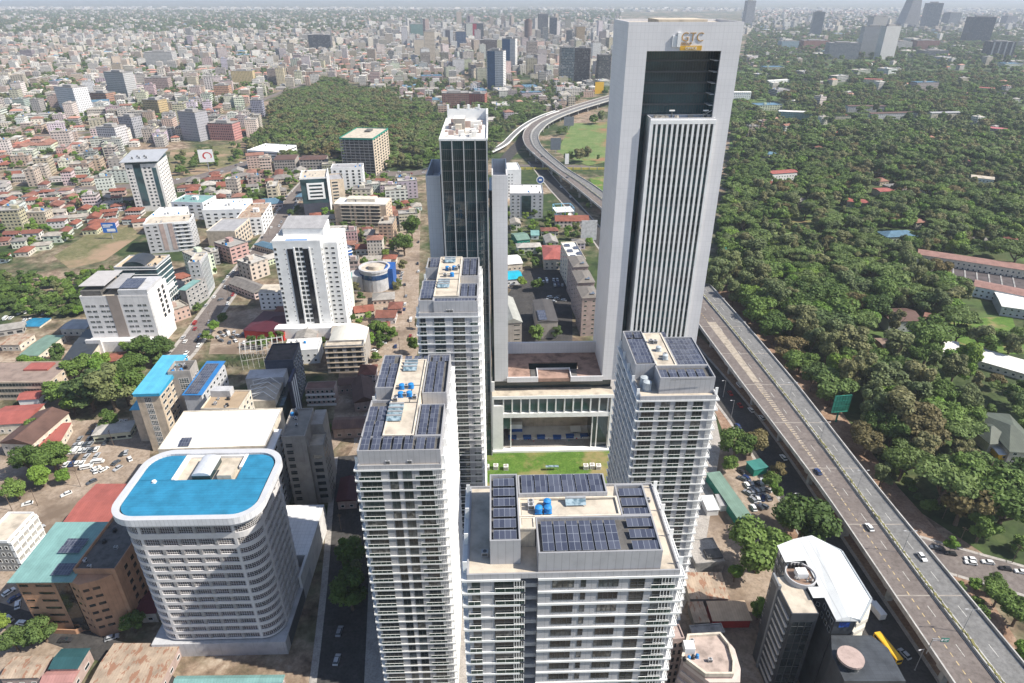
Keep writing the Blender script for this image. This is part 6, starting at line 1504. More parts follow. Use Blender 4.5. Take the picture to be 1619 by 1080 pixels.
mb = MB(); mb.ring(sc_(1.02), sc_(.93), ZC - .4, ZC + 1.); mb.build('parapet', [CREAM], t)
for k in range(5):
    mb = MB(); q = sc_(1.1 + .05 * k); mb.ring([(x + 1.5, y - .5) for x, y in q], [(x, y) for x, y in sc_(.9)], ZC - 2.8 - 3.6 * k, ZC - 1.4 - 3.6 * k); mb.build('curved_band', [plain('pink_cream_band', (.55, .46, .42), .8, .3, .08, .3)], t)
mb = MB(); mb.face([(x, y, ZC + .03) for x, y in sc_(.94)]); mb.build('roof', [plain('stained_roof', (.42, .34, .3), .9, .2, .2, .3)], t)
mb = MB(); mb.box(1, 4, 1, 4, ZC + .04, ZC + 2.6); mb.build('stair_head', [WHITE], t)
for k in range(4): tank(t, .6 + 1.3 * k, -.8 + .3 * k, ZC + .04, .5, 1.2, TANKB if k % 2 else TANKD)
acunit(t, 4.2, 5.2, ZC + .04); acunit(t, 8, -1.2, ZC + .04)
FOOT.append((o0.x + 5, o0.y, 12))
simple_b = [((1064, 1012), (1082, 1010), (1078, 988), 22, 'narrow_flats', 'narrow beige flats with black windows tucked beside the middle tower', 'apartment block', PINKISH, PINKISH)]
for A, B, C, z, nm, lab, cat, wl, rf in simple_b:
    b = Bld(nm, lab, cat, A, B, C, z); b.body(wl); b.flat(rf, wl, ph=.5); b.side('F', .5, 6, 3.4, cells(2, .6), 2.2, fr=wl); b.side('R', .5, 6, 3.4, cells(3, .6), 2.2, fr=wl); b.done()
b = Bld('plinth_block', 'low dark grey plinth building between the curved pink building and the dark office', 'office block', (1095, 1004), (1146, 1000), (1140, 986), 10); b.body(DCONC); b.flat(CONC, CONC, ph=.4); b.done()
b = Bld('recycling_shed', 'shed with patched rusty and tan roof sheets right of the middle tower, upper one', 'shed', (1092, 946), (1152, 946), (1150, 908), 4.5, group='patched sheds'); b.body(TAUPE); shed(b.t, RUSTROOF, -.4, b.w + .4, -.4, b.d + .4, 4.6, 5.2); b.done()
b = Bld('recycling_shed', 'shed with tan corrugated roof in front of the patched rusty shed', 'shed', (1128, 981), (1187, 980), (1186, 952), 4, group='patched sheds'); b.body(REDP); shed(b.t, ribbed('tan_sheet', (.5, .38, .27), .9, 'X', .7, .12), -.4, b.w + .4, -.4, b.d + .4, 4.1, 4.5); b.done()
b = Bld('recycling_shed', 'narrow tan roofed shed left of the tan corrugated one', 'shed', (1099, 984), (1121, 983), (1120, 953), 4, group='patched sheds'); b.body(TAUPE); shed(b.t, RUSTROOF, -.3, b.w + .3, -.3, b.d + .3, 4.1, 4.6); b.done()
b = Bld('concrete_depot', 'pale concrete depot with an open dark pit roof below the scrap cars', 'depot', (1100, 892), (1146, 888), (1138, 850), 6); b.body(CONC); b.flat(PAVE, CONC, ph=.4); mb = MB(); mb.box(b.w * .45, b.w, 1.5, b.d * .5, 6.05, 6.9); mb.build('roof_frame', [DCONC], b.t); b.done()
b = Bld('depot_ledge', 'low pale concrete roof beside the right side of the middle tower', 'depot', (1082, 925), (1110, 922), (1100, 855), 3.5); b.body(CONC); b.flat(PAVE, CONC, ph=.2); b.done()
b = Bld('long_green_shed', 'long low shed with a grey green roof beside the scrap cars', 'shed', (1166, 818), (1187.5, 815), (1154, 743.5), 4.5, ); b.body(GREENP, 4.2); shed(b.t, GREENROOF, -.3, b.w + .3, -.3, b.d + .3, 4.4, 4.5); b.done()
b = Bld('white_shed', 'white roofed open shed left of the long green shed', 'shed', (1119, 806), (1137, 805), (1131, 784), 3.5); b.body(WHITE, 3.2); shed(b.t, WHITEROOF, -.3, b.w + .3, -.3, b.d + .3, 3.4, 3.9); b.done()
b = Bld('grey_shed', 'grey ribbed roof shed touching the long green shed', 'shed', (1140, 799), (1157, 798), (1151, 782), 3.5); b.body(WHITE, 3.2); shed(b.t, GREYROOF, -.3, b.w + .3, -.3, b.d + .3, 3.4, 3.9); b.done()
b = Bld('small_green_shed', 'small teal roofed shed above the scrap cars', 'shed', (1193, 743), (1214, 738), (1206, 725), 4); b.body(GREENP, 3.8); shed(b.t, ribbed('teal_sheet', (.05, .2, .18), .9, 'X', .5, .1), -.3, b.w + .3, -.3, b.d + .3, 4, 4.3); b.done()
# ---- buildings in the wood on the right
simple_house('assembly_hall', 'hall with a rust brown gabled roof and grey walls in a clearing of the wood', 'hall', (1408, 508), (1458, 507), (1463, 487), 8, GREYW, BROWNROOF, 2.5, 0)
simple_house('assembly_hall', 'angled rust brown wing joined to the hall in the wood', 'hall', (1459, 508), (1486, 514), (1492, 500), 8, GREYW, ribbed('rust_brown_roof', (.24, .12, .09), 1., 'X', .7, .15), 2, 0)
simple_house('long_hut', 'low brown roofed hut in front of the hall in the wood', 'hut', (1400, 551), (1444, 551), (1448, 535), 4, BROWNW, ribbed('pale_brown_roof', (.27, .19, .15), 1., 'X', .7, .15), 1, 0)
simple_house('pale_roof_wing', 'pale flat roofed wing beside the garden lawn, left piece', 'school wing', (1492, 556), (1516, 561), (1524, 543), 4.5, CREAM, SCREEDW, .3, 0)
simple_house('pale_roof_wing', 'long pale flat roofed wing beside the garden lawn running to the right edge', 'school wing', (1538, 567), (1625, 592), (1632, 573), 4.5, CREAM, SCREEDW, .3, 0)
simple_house('white_roof_hall', 'white roofed hall at the right edge below the long red roofed ranges', 'hall', (1585, 484), (1640, 492), (1645, 472), 7, GREYW, SCREEDW, .4, 0)
simple_house('long_range', 'long range with a dull red roof at the right edge, the upper of two', 'school range', (1452, 402), (1640, 430), (1645, 420), 8, CREAM, ribbed('dull_brick_roof', (.3, .17, .14), 1., 'X', .7, .15), 1.5, 0)
simple_house('long_range', 'long range with a dull red roof at the right edge, the lower of two', 'school range', (1540, 452), (1640, 472), (1645, 460), 8, WHITE, ribbed('dull_brick_roof', (.3, .17, .14), 1., 'X', .7, .15), 1.5, 0)
b = Bld('terraced_court', 'stepped dark grey court between the long red roofed ranges', 'court', (1470, 432), (1625, 458), (1640, 430), 1.2); mb = MB()
for k in range(8): mb.box(b.w * k / 8 + .5, b.w * (k + 1) / 8 - .5, 0, b.d, 0, 1.2)
mb.build('step_field', [plain('court_dark', (.1, .085, .085), .9, .2, .2, .2)], b.t); mb = MB()
for k in range(9): mb.box(b.w * k / 8 - .5, b.w * k / 8 + .5, 0, b.d, 0, 1.5)
mb.build('stair', [CONC], b.t); b.done()
for A, B, C, z, lab in (((1566, 700), (1600, 698), (1590, 668), 6, 'dark olive pyramid roof at the right edge, left one'), ((1598, 712), (1650, 716), (1648, 660), 7, 'dark olive pyramid roof at the right edge, right one')):
    simple_house('pavilion', lab, 'pavilion', A, B, C, z, CREAM, ribbed('olive_sheet', (.1, .115, .09), 1., 'X', .6, .12), 4, 0, hip=True, ov=1.2)
simple_house('kiosk', 'pale roofed kiosk with a yellow front below the olive pyramid roofs', 'kiosk', (1580, 718), (1602, 719), (1598, 706), 3.5, YELLOW, SCREEDW, .4, 0)
for A, B, C, z, lab, wl, rf in (((1232, 176), (1284, 178), (1286, 168), 13, 'school block with blue green panels and a white roof far in the wood', TEALROOF, SCREEDW), ((1342, 168), (1405, 168), (1408, 158), 13, 'long pale flats with red brown roof far in the wood, left one', GREYW, BROWNROOF), ((1378, 180), (1452, 178), (1455, 170), 11, 'long pale flats with red brown roof far in the wood, right one', GREYW, BROWNROOF),
    ((1474, 179), (1520, 178), (1522, 166), 13, 'cream arcaded block with a blue grey roof far in the wood', CREAM, GREYROOF), ((1160, 146), (1188, 146), (1190, 138), 16, 'white layered block just right of the tallest tower', WHITE, SCREEDW), ((1222, 275), (1262, 272), (1264, 262), 9, 'cluster of white and red roofed flats in the wood right of the tallest tower', WHITE, REDROOF),
    ((1536, 280), (1572, 284), (1576, 272), 8, 'white flat house in the wood near the right edge', WHITE, SCREED), ((1340, 318), (1378, 322), (1380, 312), 6, 'house with an orange red roof deep in the wood', CREAM, REDROOF), ((1392, 303), (1416, 302), (1418, 294), 6, 'small house with a pinkish red roof deep in the wood', CREAM, REDROOF), ((1562, 202), (1590, 205), (1592, 196), 10, 'house with a bright pink red roof near the right edge', PINKISH, ribbed('pink_red_roof', (.5, .16, .17), 1., 'X', .6, .1)),
    ((1236, 200), (1266, 204), (1268, 196), 7, 'low white roofed house in the wood left of the pale flats', WHITE, SCREEDW), ((1322, 182), (1346, 182), (1347, 176), 7, 'orange roofed house in the wood between the school block and the pale flats', CREAM, REDROOF), ((1216, 148 - 20), (1248, 126), (1249, 118), 8, 'white roofed house group right of the white layered block', WHITE, SCREEDW), ((1367, 125), (1397, 126), (1398, 118), 11, 'large orange tiled roof in the far wood', CREAM, REDROOF), ((1540, 138), (1600, 142), (1602, 134), 9, 'long orange roofed house in the far wood near the right edge', CREAM, REDROOF)):
    simple_house('wood_house', lab, 'house', A, B, C, z, wl, rf, 1.2, 0)
# ---- behind the podium, between the towers
for k, (A, B, C) in enumerate((((921, 471), (947, 470), (944, 452)), ((914, 447), (940, 446), (938, 427)), ((907, 422), (930, 421), (927, 404)))):
    b = Bld('notched_flats', 'pinkish flats with square punched windows beside the tallest tower, ' + ('nearest', 'middle', 'farthest')[k] + ' of three steps', 'apartment block', A, B, C, 27., group='pinkish stepped flats')
    b.body(PINKISH, b.h - .1); b.hip(ribbed('grey_brown_sheet', (.2, .18, .16), 1., 'X', .7, .1), .6, 1.6, 1); b.side('F', .5, 8, 3.2, [(.12, .3), (.62, .8)], 1.2, fr=CREAM); b.side('L', .5, 8, 3.2, cells(3, .3), 1.2, fr=CREAM)
    solar_row(b.t, b.w * .5, 2, b.h + 1.2, 3, 3, 0, -8); b.done()
b = Bld('solar_flats', 'flats with solar panels on a pale flat roof behind the pinkish stepped flats', 'apartment block', (901, 412), (926, 411), (920, 383), 24.); b.body(CREAM); b.flat(SCREEDW, CREAM); b.side('L', .5, 7, 3.2, cells(4, .4), 1.4)
for k in range(5): solar_row(b.t, 1.5 + (k % 2) * 6, 4 + 6 * k, b.h + .1, 4, 2.4, 0, 6)
b.done()
simple_house('red_roof_house', 'house with an orange red hipped roof between the glass tower and the pinkish flats', 'house', (860, 410), (895, 410), (892, 388), 9, CREAM, REDROOF, 3, 0, hip=True)
b = Bld('gable_flats', 'grey flats with a pale gabled roof right behind the white hotel wing', 'apartment block', (797, 511), (825, 509), (824, 470), 20.); b.body(TAUPE, b.h - .1); b.hip(ribbed('pale_grey_sheet', (.36, .36, .33), 1., 'X', .7, .12), .5, 3, 1, hip=False); b.side('F', .5, 6, 3.2, [(.55, .9)], 1.1, fr=CREAM); b.done()
b = Bld('courtyard_house', 'small house with solar panels on its roof in the parking court', 'house', (851, 509), (882, 508), (868, 474), 12.); b.body(TAUPE, b.h - .1); b.hip(ribbed('dark_sheet', (.09, .085, .085), 1., 'X', .7, .1), .3, 1., 1, hip=False)
for k in range(4): solar_row(b.t, .6, 1 + 3.6 * k, b.h + .5, 5, 1.6, 0, 2)
b.done()
for A, B, C, z, lab, rf, wl in (((800, 442), (826, 440), (828, 427), 5, 'turquoise tent roofs beside the white hotel wing', ribbed('turquoise', (.02, .4, .55), 1., 'X', .5, .08), WHITE), ((818, 380), (838, 378), (842, 366), 5, 'green gabled clubhouse roof behind the white hotel wing', GREENROOF, GREENP), ((840, 372), (852, 372), (853, 364), 4, 'small pale green roof right of the green clubhouse', TEALROOF, WHITE), ((802, 418), (826, 416), (828, 402), 6, 'patched white and red roof behind the turquoise tents', SCREEDW, CREAM)):
    simple_house('garden_pavilion', lab, 'pavilion', A, B, C, z, wl, rf, 2, 0)
b = Bld('grey_square_window_block', 'pale grey block with square windows and a dark glass bay behind the white hotel wing', 'office block', (806, 307), (859, 307), (846, 293), 24.)
b.body(GREYW); b.flat(SCREEDW, GREYW); b.side('F', .5, 7, 3.3, [(.06, .13), (.22, .29), (.7, .77), (.88, .95)], 1.5, 1.); b.side('R', .5, 7, 3.3, cells(4, .4), 1.5)
mb = MB(); mb.box(b.w * .36, b.w * .64, -.3, -.01, 3, b.h - 1.5); mb.build('glass_bay', [GLASSB], b.t); b.clutter(4, seed=19); b.done()
b = Bld('white_rear_block', 'white block with a bright white roof behind the pale grey square windowed block', 'office block', (790, 270), (824, 269), (822, 258), 30.); b.body(WHITE); b.flat(SCREEDW, WHITE); b.side('F', 1, 8, 3.3, [(.4, .46), (.55, .6)], 1.4); b.side('R', 1, 8, 3.3, cells(3, .5), 1.4); b.done()
t = thing('white_pavilion', 'white flat pavilion with open blue frame beside the frontage road', 'pavilion', at(890, 346), R(10))
mb = MB(); mb.box(-9, 9, -8, 8, 9, 9.6); mb.build('canopy', [WHITEB], t); mb = MB()
for x in (-8.7, 0, 8.7):
    for y in (-7.7, 7.7): mb.bar((x, y, 0), (x, y, 13), .4)
for y in (-7.7, 7.7): mb.bar((-8.7, y, 12.8), (8.7, y, 12.8), .35)
for x in (-8.7, 8.7): mb.bar((x, -7.7, 12.8), (x, 7.7, 12.8), .35)
mb.build('frame', [plain('light_blue_steel', (.2, .45, .65), .5, .4, .1, 1.)], t)
mb = MB(); mb.box(-8, 8, -5, 5, 0, 4); mb.build('shop', [WHITE], t)
p = at(830, 268); q = at(1000, 268)
t = thing('guard_rail', 'yellow bridge rail of the road crossing under the motorway', 'rail', (p.x, p.y, 0)); mb = MB(); mb.box(-30, q.x - p.x, -1, -.4, 0, 2.6); mb.build('panel', [plain('yellow_rail', (.6, .5, .12), .6, .3, .1, .4)], t); mb = MB()
for k in range(20): mb.box(-30 + k * 10, -29.4 + k * 10, -1.2, -.2, 0, 3); 
mb.build('post', [CONC], t)
# ---------------------------------------------------------------- labels by landmark
LM = [('the striped white tower', 470, 420), ('the white hotel', 200, 480), ('the blue roofed tower', 300, 760), ('the brown building', 90, 870), ('the tilted roof tower', 240, 260), ('the unfinished tower', 568, 240), ('the small black tower', 500, 310), ('the main street', 345, 500),
      ('the dry field', 150, 395), ('the red marked billboard', 325, 243), ('the blue billboard', 173, 358), ('the wooded park', 540, 170), ('the dark glass tower', 735, 250), ('the tallest tower', 1070, 200), ('the motorway bend', 850, 200), ('the sports field', 935, 225),
      ('the green lattice billboard', 1328, 625), ('the rust roofed hall', 1450, 500), ('the garden lawn', 1550, 530), ('the red roofed ranges', 1560, 420), ('the olive pyramid roofs', 1590, 680), ('the side road junction', 1500, 880), ('the scrap cars', 1195, 780), ('the dark angular office', 1290, 900),
      ('the car yard', 150, 700), ('the college block', 50, 590), ('the school block', 1258, 170), ('the pale flats', 1380, 165), ('the grey twin towers', 1400, 65), ('the brick block', 735, 160), ('the white and blue hotel', 785, 110), ('the yellow slab', 385, 125),
      ('the grey slab', 193, 135), ('the white slab', 115, 160), ('the green flats', 548, 460), ('the round blue building', 592, 415), ('the highway', 100, 300), ('the barrel roofed hall', 550, 550), ('the far right tower', 1545, 50), ('the white pavilion', 430, 235), ('the arcaded block', 1498, 172), ('the clearing', 1240, 362)]
LMW = [(n, at(x, y)) for n, x, y in LM]
USED = set()
def place_label(desc, x, y, lim=16):
    order = sorted(LMW, key=lambda l: (l[1].x - x) ** 2 + ((l[1].y - y) * .8) ** 2)[:9]
    for pre in (0, 1, 2):
        for i, (n, p) in enumerate(order):
            dx, dy = x - p.x, y - p.y; dist = math.hypot(dx, dy)
            dr = ('right of' if dx > 0 else 'left of') if abs(dx) > abs(dy) * 1.6 else ('behind' if dy > 0 else 'in front of') if abs(dy) > abs(dx) * 1.6 else ('behind and right of' if dx > 0 else 'behind and left of') if dy > 0 else ('before and right of' if dx > 0 else 'before and left of')
            q = 'just' if dist < 40 else 'a little' if dist < 90 else 'some way' if dist < 180 else 'well' if dist < 320 else 'far'
            l = f'{desc} {q} {dr} {n}'
            if pre:
                n2 = order[(i + 1) % len(order)][0] if pre == 1 else order[(i + 2) % len(order)][0]
                l = f'{desc} {dr} {n}, towards {n2}'
            if l not in USED and len(l.split()) <= lim:
                USED.add(l); return l
    return f'{desc} {q} {dr} {n}'
# ---------------------------------------------------------------- trees
rt = random.Random(42)
m, nt, b = newmat('foliage')
oi = N(nt, 'ShaderNodeObjectInfo'); ta = N(nt, 'ShaderNodeAttribute', attribute_type='GEOMETRY', attribute_name='tint')
def folmat(name, stops):
    m, nt, b = newmat(name)
    oi = N(nt, 'ShaderNodeObjectInfo'); ta = N(nt, 'ShaderNodeAttribute', attribute_type='GEOMETRY', attribute_name='tint')
    base = ramp(nt, oi.outputs['Random'], stops)
    big = noise(nt, .25, 3, .5, pos(nt))
    base = mixc(nt, mathn(nt, 'MULTIPLY', big, .5), base, mixc(nt, 1., base, (1.35, 1.15, .8), 'MULTIPLY'))
    cc = mixc(nt, ta.outputs['Fac'], mixc(nt, 1., base, (.6, .65, .6), 'MULTIPLY'), mixc(nt, 1., base, (1.5, 1.45, 1.25), 'MULTIPLY'))
    L(nt, cc, b.inputs['Base Color']); b.inputs['Roughness'].default_value = .65; b.inputs['Specular IOR Level'].default_value = .25
    tr = N(nt, 'ShaderNodeBsdfTranslucent'); L(nt, cc, tr.inputs[0]); mx = N(nt, 'ShaderNodeMixShader'); mx.inputs[0].default_value = .22
    L(nt, b.outputs[0], mx.inputs[1]); L(nt, tr.outputs[0], mx.inputs[2]); L(nt, mx.outputs[0], nt.nodes['Material Output'].inputs['Surface'])
    return m
FOL = [folmat('leaves_green', [(0, (0.058, 0.104, 0.030)), (.35, (0.091, 0.152, 0.041)), (.7, (0.129, 0.208, 0.056)), (1, (0.078, 0.124, 0.051))]),
       folmat('leaves_olive', [(0, (0.143, 0.173, 0.083)), (.4, (0.111, 0.152, 0.076)), (.75, (0.182, 0.186, 0.101)), (1, (0.156, 0.159, 0.089))]),
       folmat('leaves_acacia', [(0, (0.091, 0.138, 0.045)), (.5, (0.129, 0.194, 0.070)), (1, (0.111, 0.159, 0.056))]),
       folmat('leaves_bright', [(0, (0.104, 0.194, 0.038)), (.5, (0.129, 0.235, 0.045)), (1, (0.156, 0.221, 0.051))]),
       folmat('leaves_brown', [(0, (0.143, 0.118, 0.056)), (.5, (0.129, 0.118, 0.063)), (1, (0.169, 0.138, 0.076))])]
BARK = plain('bark', (.16, .12, .09), .95, .1, .2, 1.)
KIND = ['broad green tree', 'grey olive tree', 'flat topped tree', 'bright green tree', 'brownish tree']
def crown_mesh(kind, seed, nleaf, size):
    """unit tree about 10 m tall: lobes of leaf clumps spread through the crown's volume"""
    rg = random.Random(seed); lobes = []
    nl = {0: 15, 1: 18, 2: 14, 3: 11, 4: 14}[kind]
    for k in range(nl):
        a = rg.uniform(0, 6.283); rr = math.sqrt(rg.random())
        if kind == 2: c = (3.6 * rr * math.cos(a), 3.6 * rr * math.sin(a), 7.6 + rg.uniform(-.6, .9)); s = (rg.uniform(1.3, 2.1), rg.uniform(.55, .9))
        elif kind == 1: c = (2.1 * rr * math.cos(a), 2.1 * rr * math.sin(a), rg.uniform(4, 9.6)); s = (rg.uniform(.8, 1.5),) * 2
        elif kind == 3: c = (2. * rr * math.cos(a), 2. * rr * math.sin(a), rg.uniform(4., 7.4)); s = (rg.uniform(1., 1.8), rg.uniform(.9, 1.4))
        else: c = (2.9 * rr * math.cos(a), 2.9 * rr * math.sin(a), rg.uniform(4.4, 8.6) - rr * .9); s = (rg.uniform(.9, 1.9), rg.uniform(.8, 1.5))
        lobes.append((c, s, rg.uniform(.2, .8)))
    v, f, t = [], [], []
    for i in range(nleaf):
        c, s, lt = rg.choice(lobes)
        z = rg.uniform(-.75, 1); a = rg.uniform(0, 6.283); h = math.sqrt(max(0, 1 - z * z)); rad = rg.uniform(.55, 1.08)
        n = Vector((h * math.cos(a), h * math.sin(a), z))
        p = Vector((c[0] + n.x * s[0] * rad, c[1] + n.y * s[0] * rad, c[2] + n.z * s[1] * rad))
        n = (n + Vector((rg.uniform(-.8, .8), rg.uniform(-.8, .8), rg.uniform(-.3, .9)))).normalized()
        u = n.orthogonal().normalized(); w_ = n.cross(u); ang = rg.uniform(0, 6.283); u, w_ = u * math.cos(ang) + w_ * math.sin(ang), w_ * math.cos(ang) - u * math.sin(ang)
        q = size * rg.uniform(.6, 1.25); k = len(v); e = rg.uniform(.45, .8)
        for (x, y) in ((-q, -q * e), (q * .3, -q), (q, q * e), (-q * .4, q)): v.append(tuple(p + u * x * .5 + w_ * y * .5 + n * rg.uniform(-.1, .1)))
        f.append((k, k + 1, k + 2, k + 3)); t.append(min(1, max(0, lt * .55 + rg.uniform(0, .45))))
    me = bpy.data.meshes.new('crown'); me.from_pydata(v, [], f); me.materials.append(FOL[kind])
    at_ = me.attributes.new('tint', 'FLOAT', 'FACE'); at_.data.foreach_set('value', t)
    return me
def trunk_mesh(kind, seed):
    rg = random.Random(seed); mb = MB(); th = {0: 4.6, 1: 6, 2: 5.6, 3: 4, 4: 4.8}[kind]
    mb.tube((0, 0, -.2), (rg.uniform(-.2, .2), rg.uniform(-.2, .2), th * .55), .34, .25, 8); top = Vector((0, 0, th * .5))
    for k in range(5):
        a = 6.283 * k / 5 + rg.uniform(-.4, .4); e = Vector((math.cos(a) * rg.uniform(1.2, 2.6), math.sin(a) * rg.uniform(1.2, 2.6), th + rg.uniform(.6, 2.4)))
        mid = (top + e) / 2 + Vector((0, 0, -.3)); mb.tube(top, mid, .2, .13, 6); mb.tube(mid, e, .13, .05, 5)
    return mb.mesh('trunk', [BARK])
CROWN = {k: [crown_mesh(k, 100 + k * 10 + j, 4200, .5) for j in range(3)] for k in range(5)}
TRUNK = {k: trunk_mesh(k, 50 + k) for k in range(5)}
FARC = {k: [crown_mesh(k, 300 + k * 10 + j, 750, 1.) for j in range(2)] for k in range(5)}
MIDC = {k: [crown_mesh(k, 500 + k * 10 + j, 2200, .66) for j in range(2)] for k in range(5)}
TREES = []   # x, y, scale(height/10), width factor, kind
class Grid:
    def __init__(s, c): s.c, s.d = c, {}
    def key(s, x, y): return (int(x // s.c), int(y // s.c))
    def free(s, x, y, r):
        i, j = s.key(x, y); k = int(r // s.c) + 1
        for a in range(i - k, i + k + 1):
            for b_ in range(j - k, j + k + 1):
                for (u, v, q) in s.d.get((a, b_), ()):
                    if (u - x) ** 2 + (v - y) ** 2 < (r + q) ** 2: return False
        return True
    def put(s, x, y, r): s.d.setdefault(s.key(x, y), []).append((x, y, r))
BB_ = [(min(p[0] for p in q), max(p[0] for p in q), min(p[1] for p in q), max(p[1] for p in q), q) for q in POLYS]
def builton(x, y, m=0):
    for a, b_, c, d, q in BB_:
        if a - m < x < b_ + m and c - m < y < d + m:
            if inpoly(x, y, q): return True
            if m and any(inpoly(x + u * m, y + v * m, q) for u, v in ((1, 0), (-1, 0), (0, 1), (0, -1))): return True
    return False
W_ = lambda pts: [tuple(at(*p))[:2] for p in pts]
CLEAR = [W_(p) for p in ([(1296, 650), (1350, 640), (1372, 700), (1318, 712)], [(905, 195), (964, 193), (962, 255), (930, 262), (880, 240)], [(1195, 354), (1285, 350), (1290, 374), (1215, 371)], [(1505, 507), (1600, 502), (1619, 556), (1560, 556), (1512, 540)], [(1555, 730), (1640, 722), (1640, 770), (1600, 770)], [(60, 420), (130, 372), (215, 352), (240, 372), (170, 420), (90, 455)], [(830, 425), (905, 420), (905, 545), (830, 548)], [(560, 620), (1110, 560), (1140, 700), (1110, 900), (1010, 1110), (560, 1110)], [(1150, 690), (1225, 690), (1225, 820), (1150, 830)])]
def deck_x(x, y, m=3): return 60 < y < 1400 and interp(TL_, y) - m < x < interp(TR, y) + m
def infront(x, y, h=12):
    q = math.hypot(x, y); ux, uy = x / q, y / q; reach = min(90, h * q / CAMH * .7)
    for r in range(4, int(reach) + 6, 9):
        X, Y = x + ux * r, y + uy * r
        for a, b_, c, d, p in BB_:
            if a < X < b_ and c < Y < d and inpoly(X, Y, p): return True
    return False
def treeok(x, y, m=1.5):
    return not (builton(x, y, m) or near_road(x, y, 1.5) or deck_x(x, y, 3) or any(inpoly(x, y, c) for c in CLEAR))
TG = Grid(8.)
def add_tree(x, y, h, kind, wf=1., r=None):
    TREES.append((x, y, h / 10., wf, kind)); TG.put(x, y, r or h * .3)
def patch(x, y, L=60., ph=0.):
    return .5 + .25 * math.sin(x / L + 1.7 * math.sin(y / L * .7 + ph) + ph) + .25 * math.sin(y / L * 1.3 + 1.9 * math.sin(x / L * .8 - ph))
def fill(poly, n, hmin, hmax, kinds, sep=.62, clump=None):
    P_ = W_(poly) if poly[0][1] is not None else poly
    x0, x1 = min(p[0] for p in P_), max(p[0] for p in P_); y0, y1 = min(p[1] for p in P_), max(p[1] for p in P_)
    for _ in range(n):
        # distance weighted: uniform in the view, not in the ground
        x, y = rt.uniform(x0, x1), rt.uniform(y0, y1)
        if not inpoly(x, y, P_): continue
        pa, pb = patch(x, y), patch(x, y, 23., 2.)
        if x > 150 and (patch(x, y, 95., 5.) < .13 and rt.random() < .9 or pb < .07): continue
        h = hmin + (hmax - hmin) * min(1, max(0, .55 * pa + .3 * pb + rt.uniform(-.2, .45))); r = h * .3 * sep * 1.2
        kd = kinds[int((pa * 1.3 + pb * .7 + rt.uniform(-.25, .25)) * .5 * len(kinds)) % len(kinds)] if rt.random() < .6 else rt.choice(kinds)
        if not TG.free(x, y, r) or not treeok(x, y, h * .18) or (x > 150 and infront(x, y, h) and rt.random() < .9): continue
        add_tree(x, y, h, kd, rt.uniform(.8, 1.45), r)
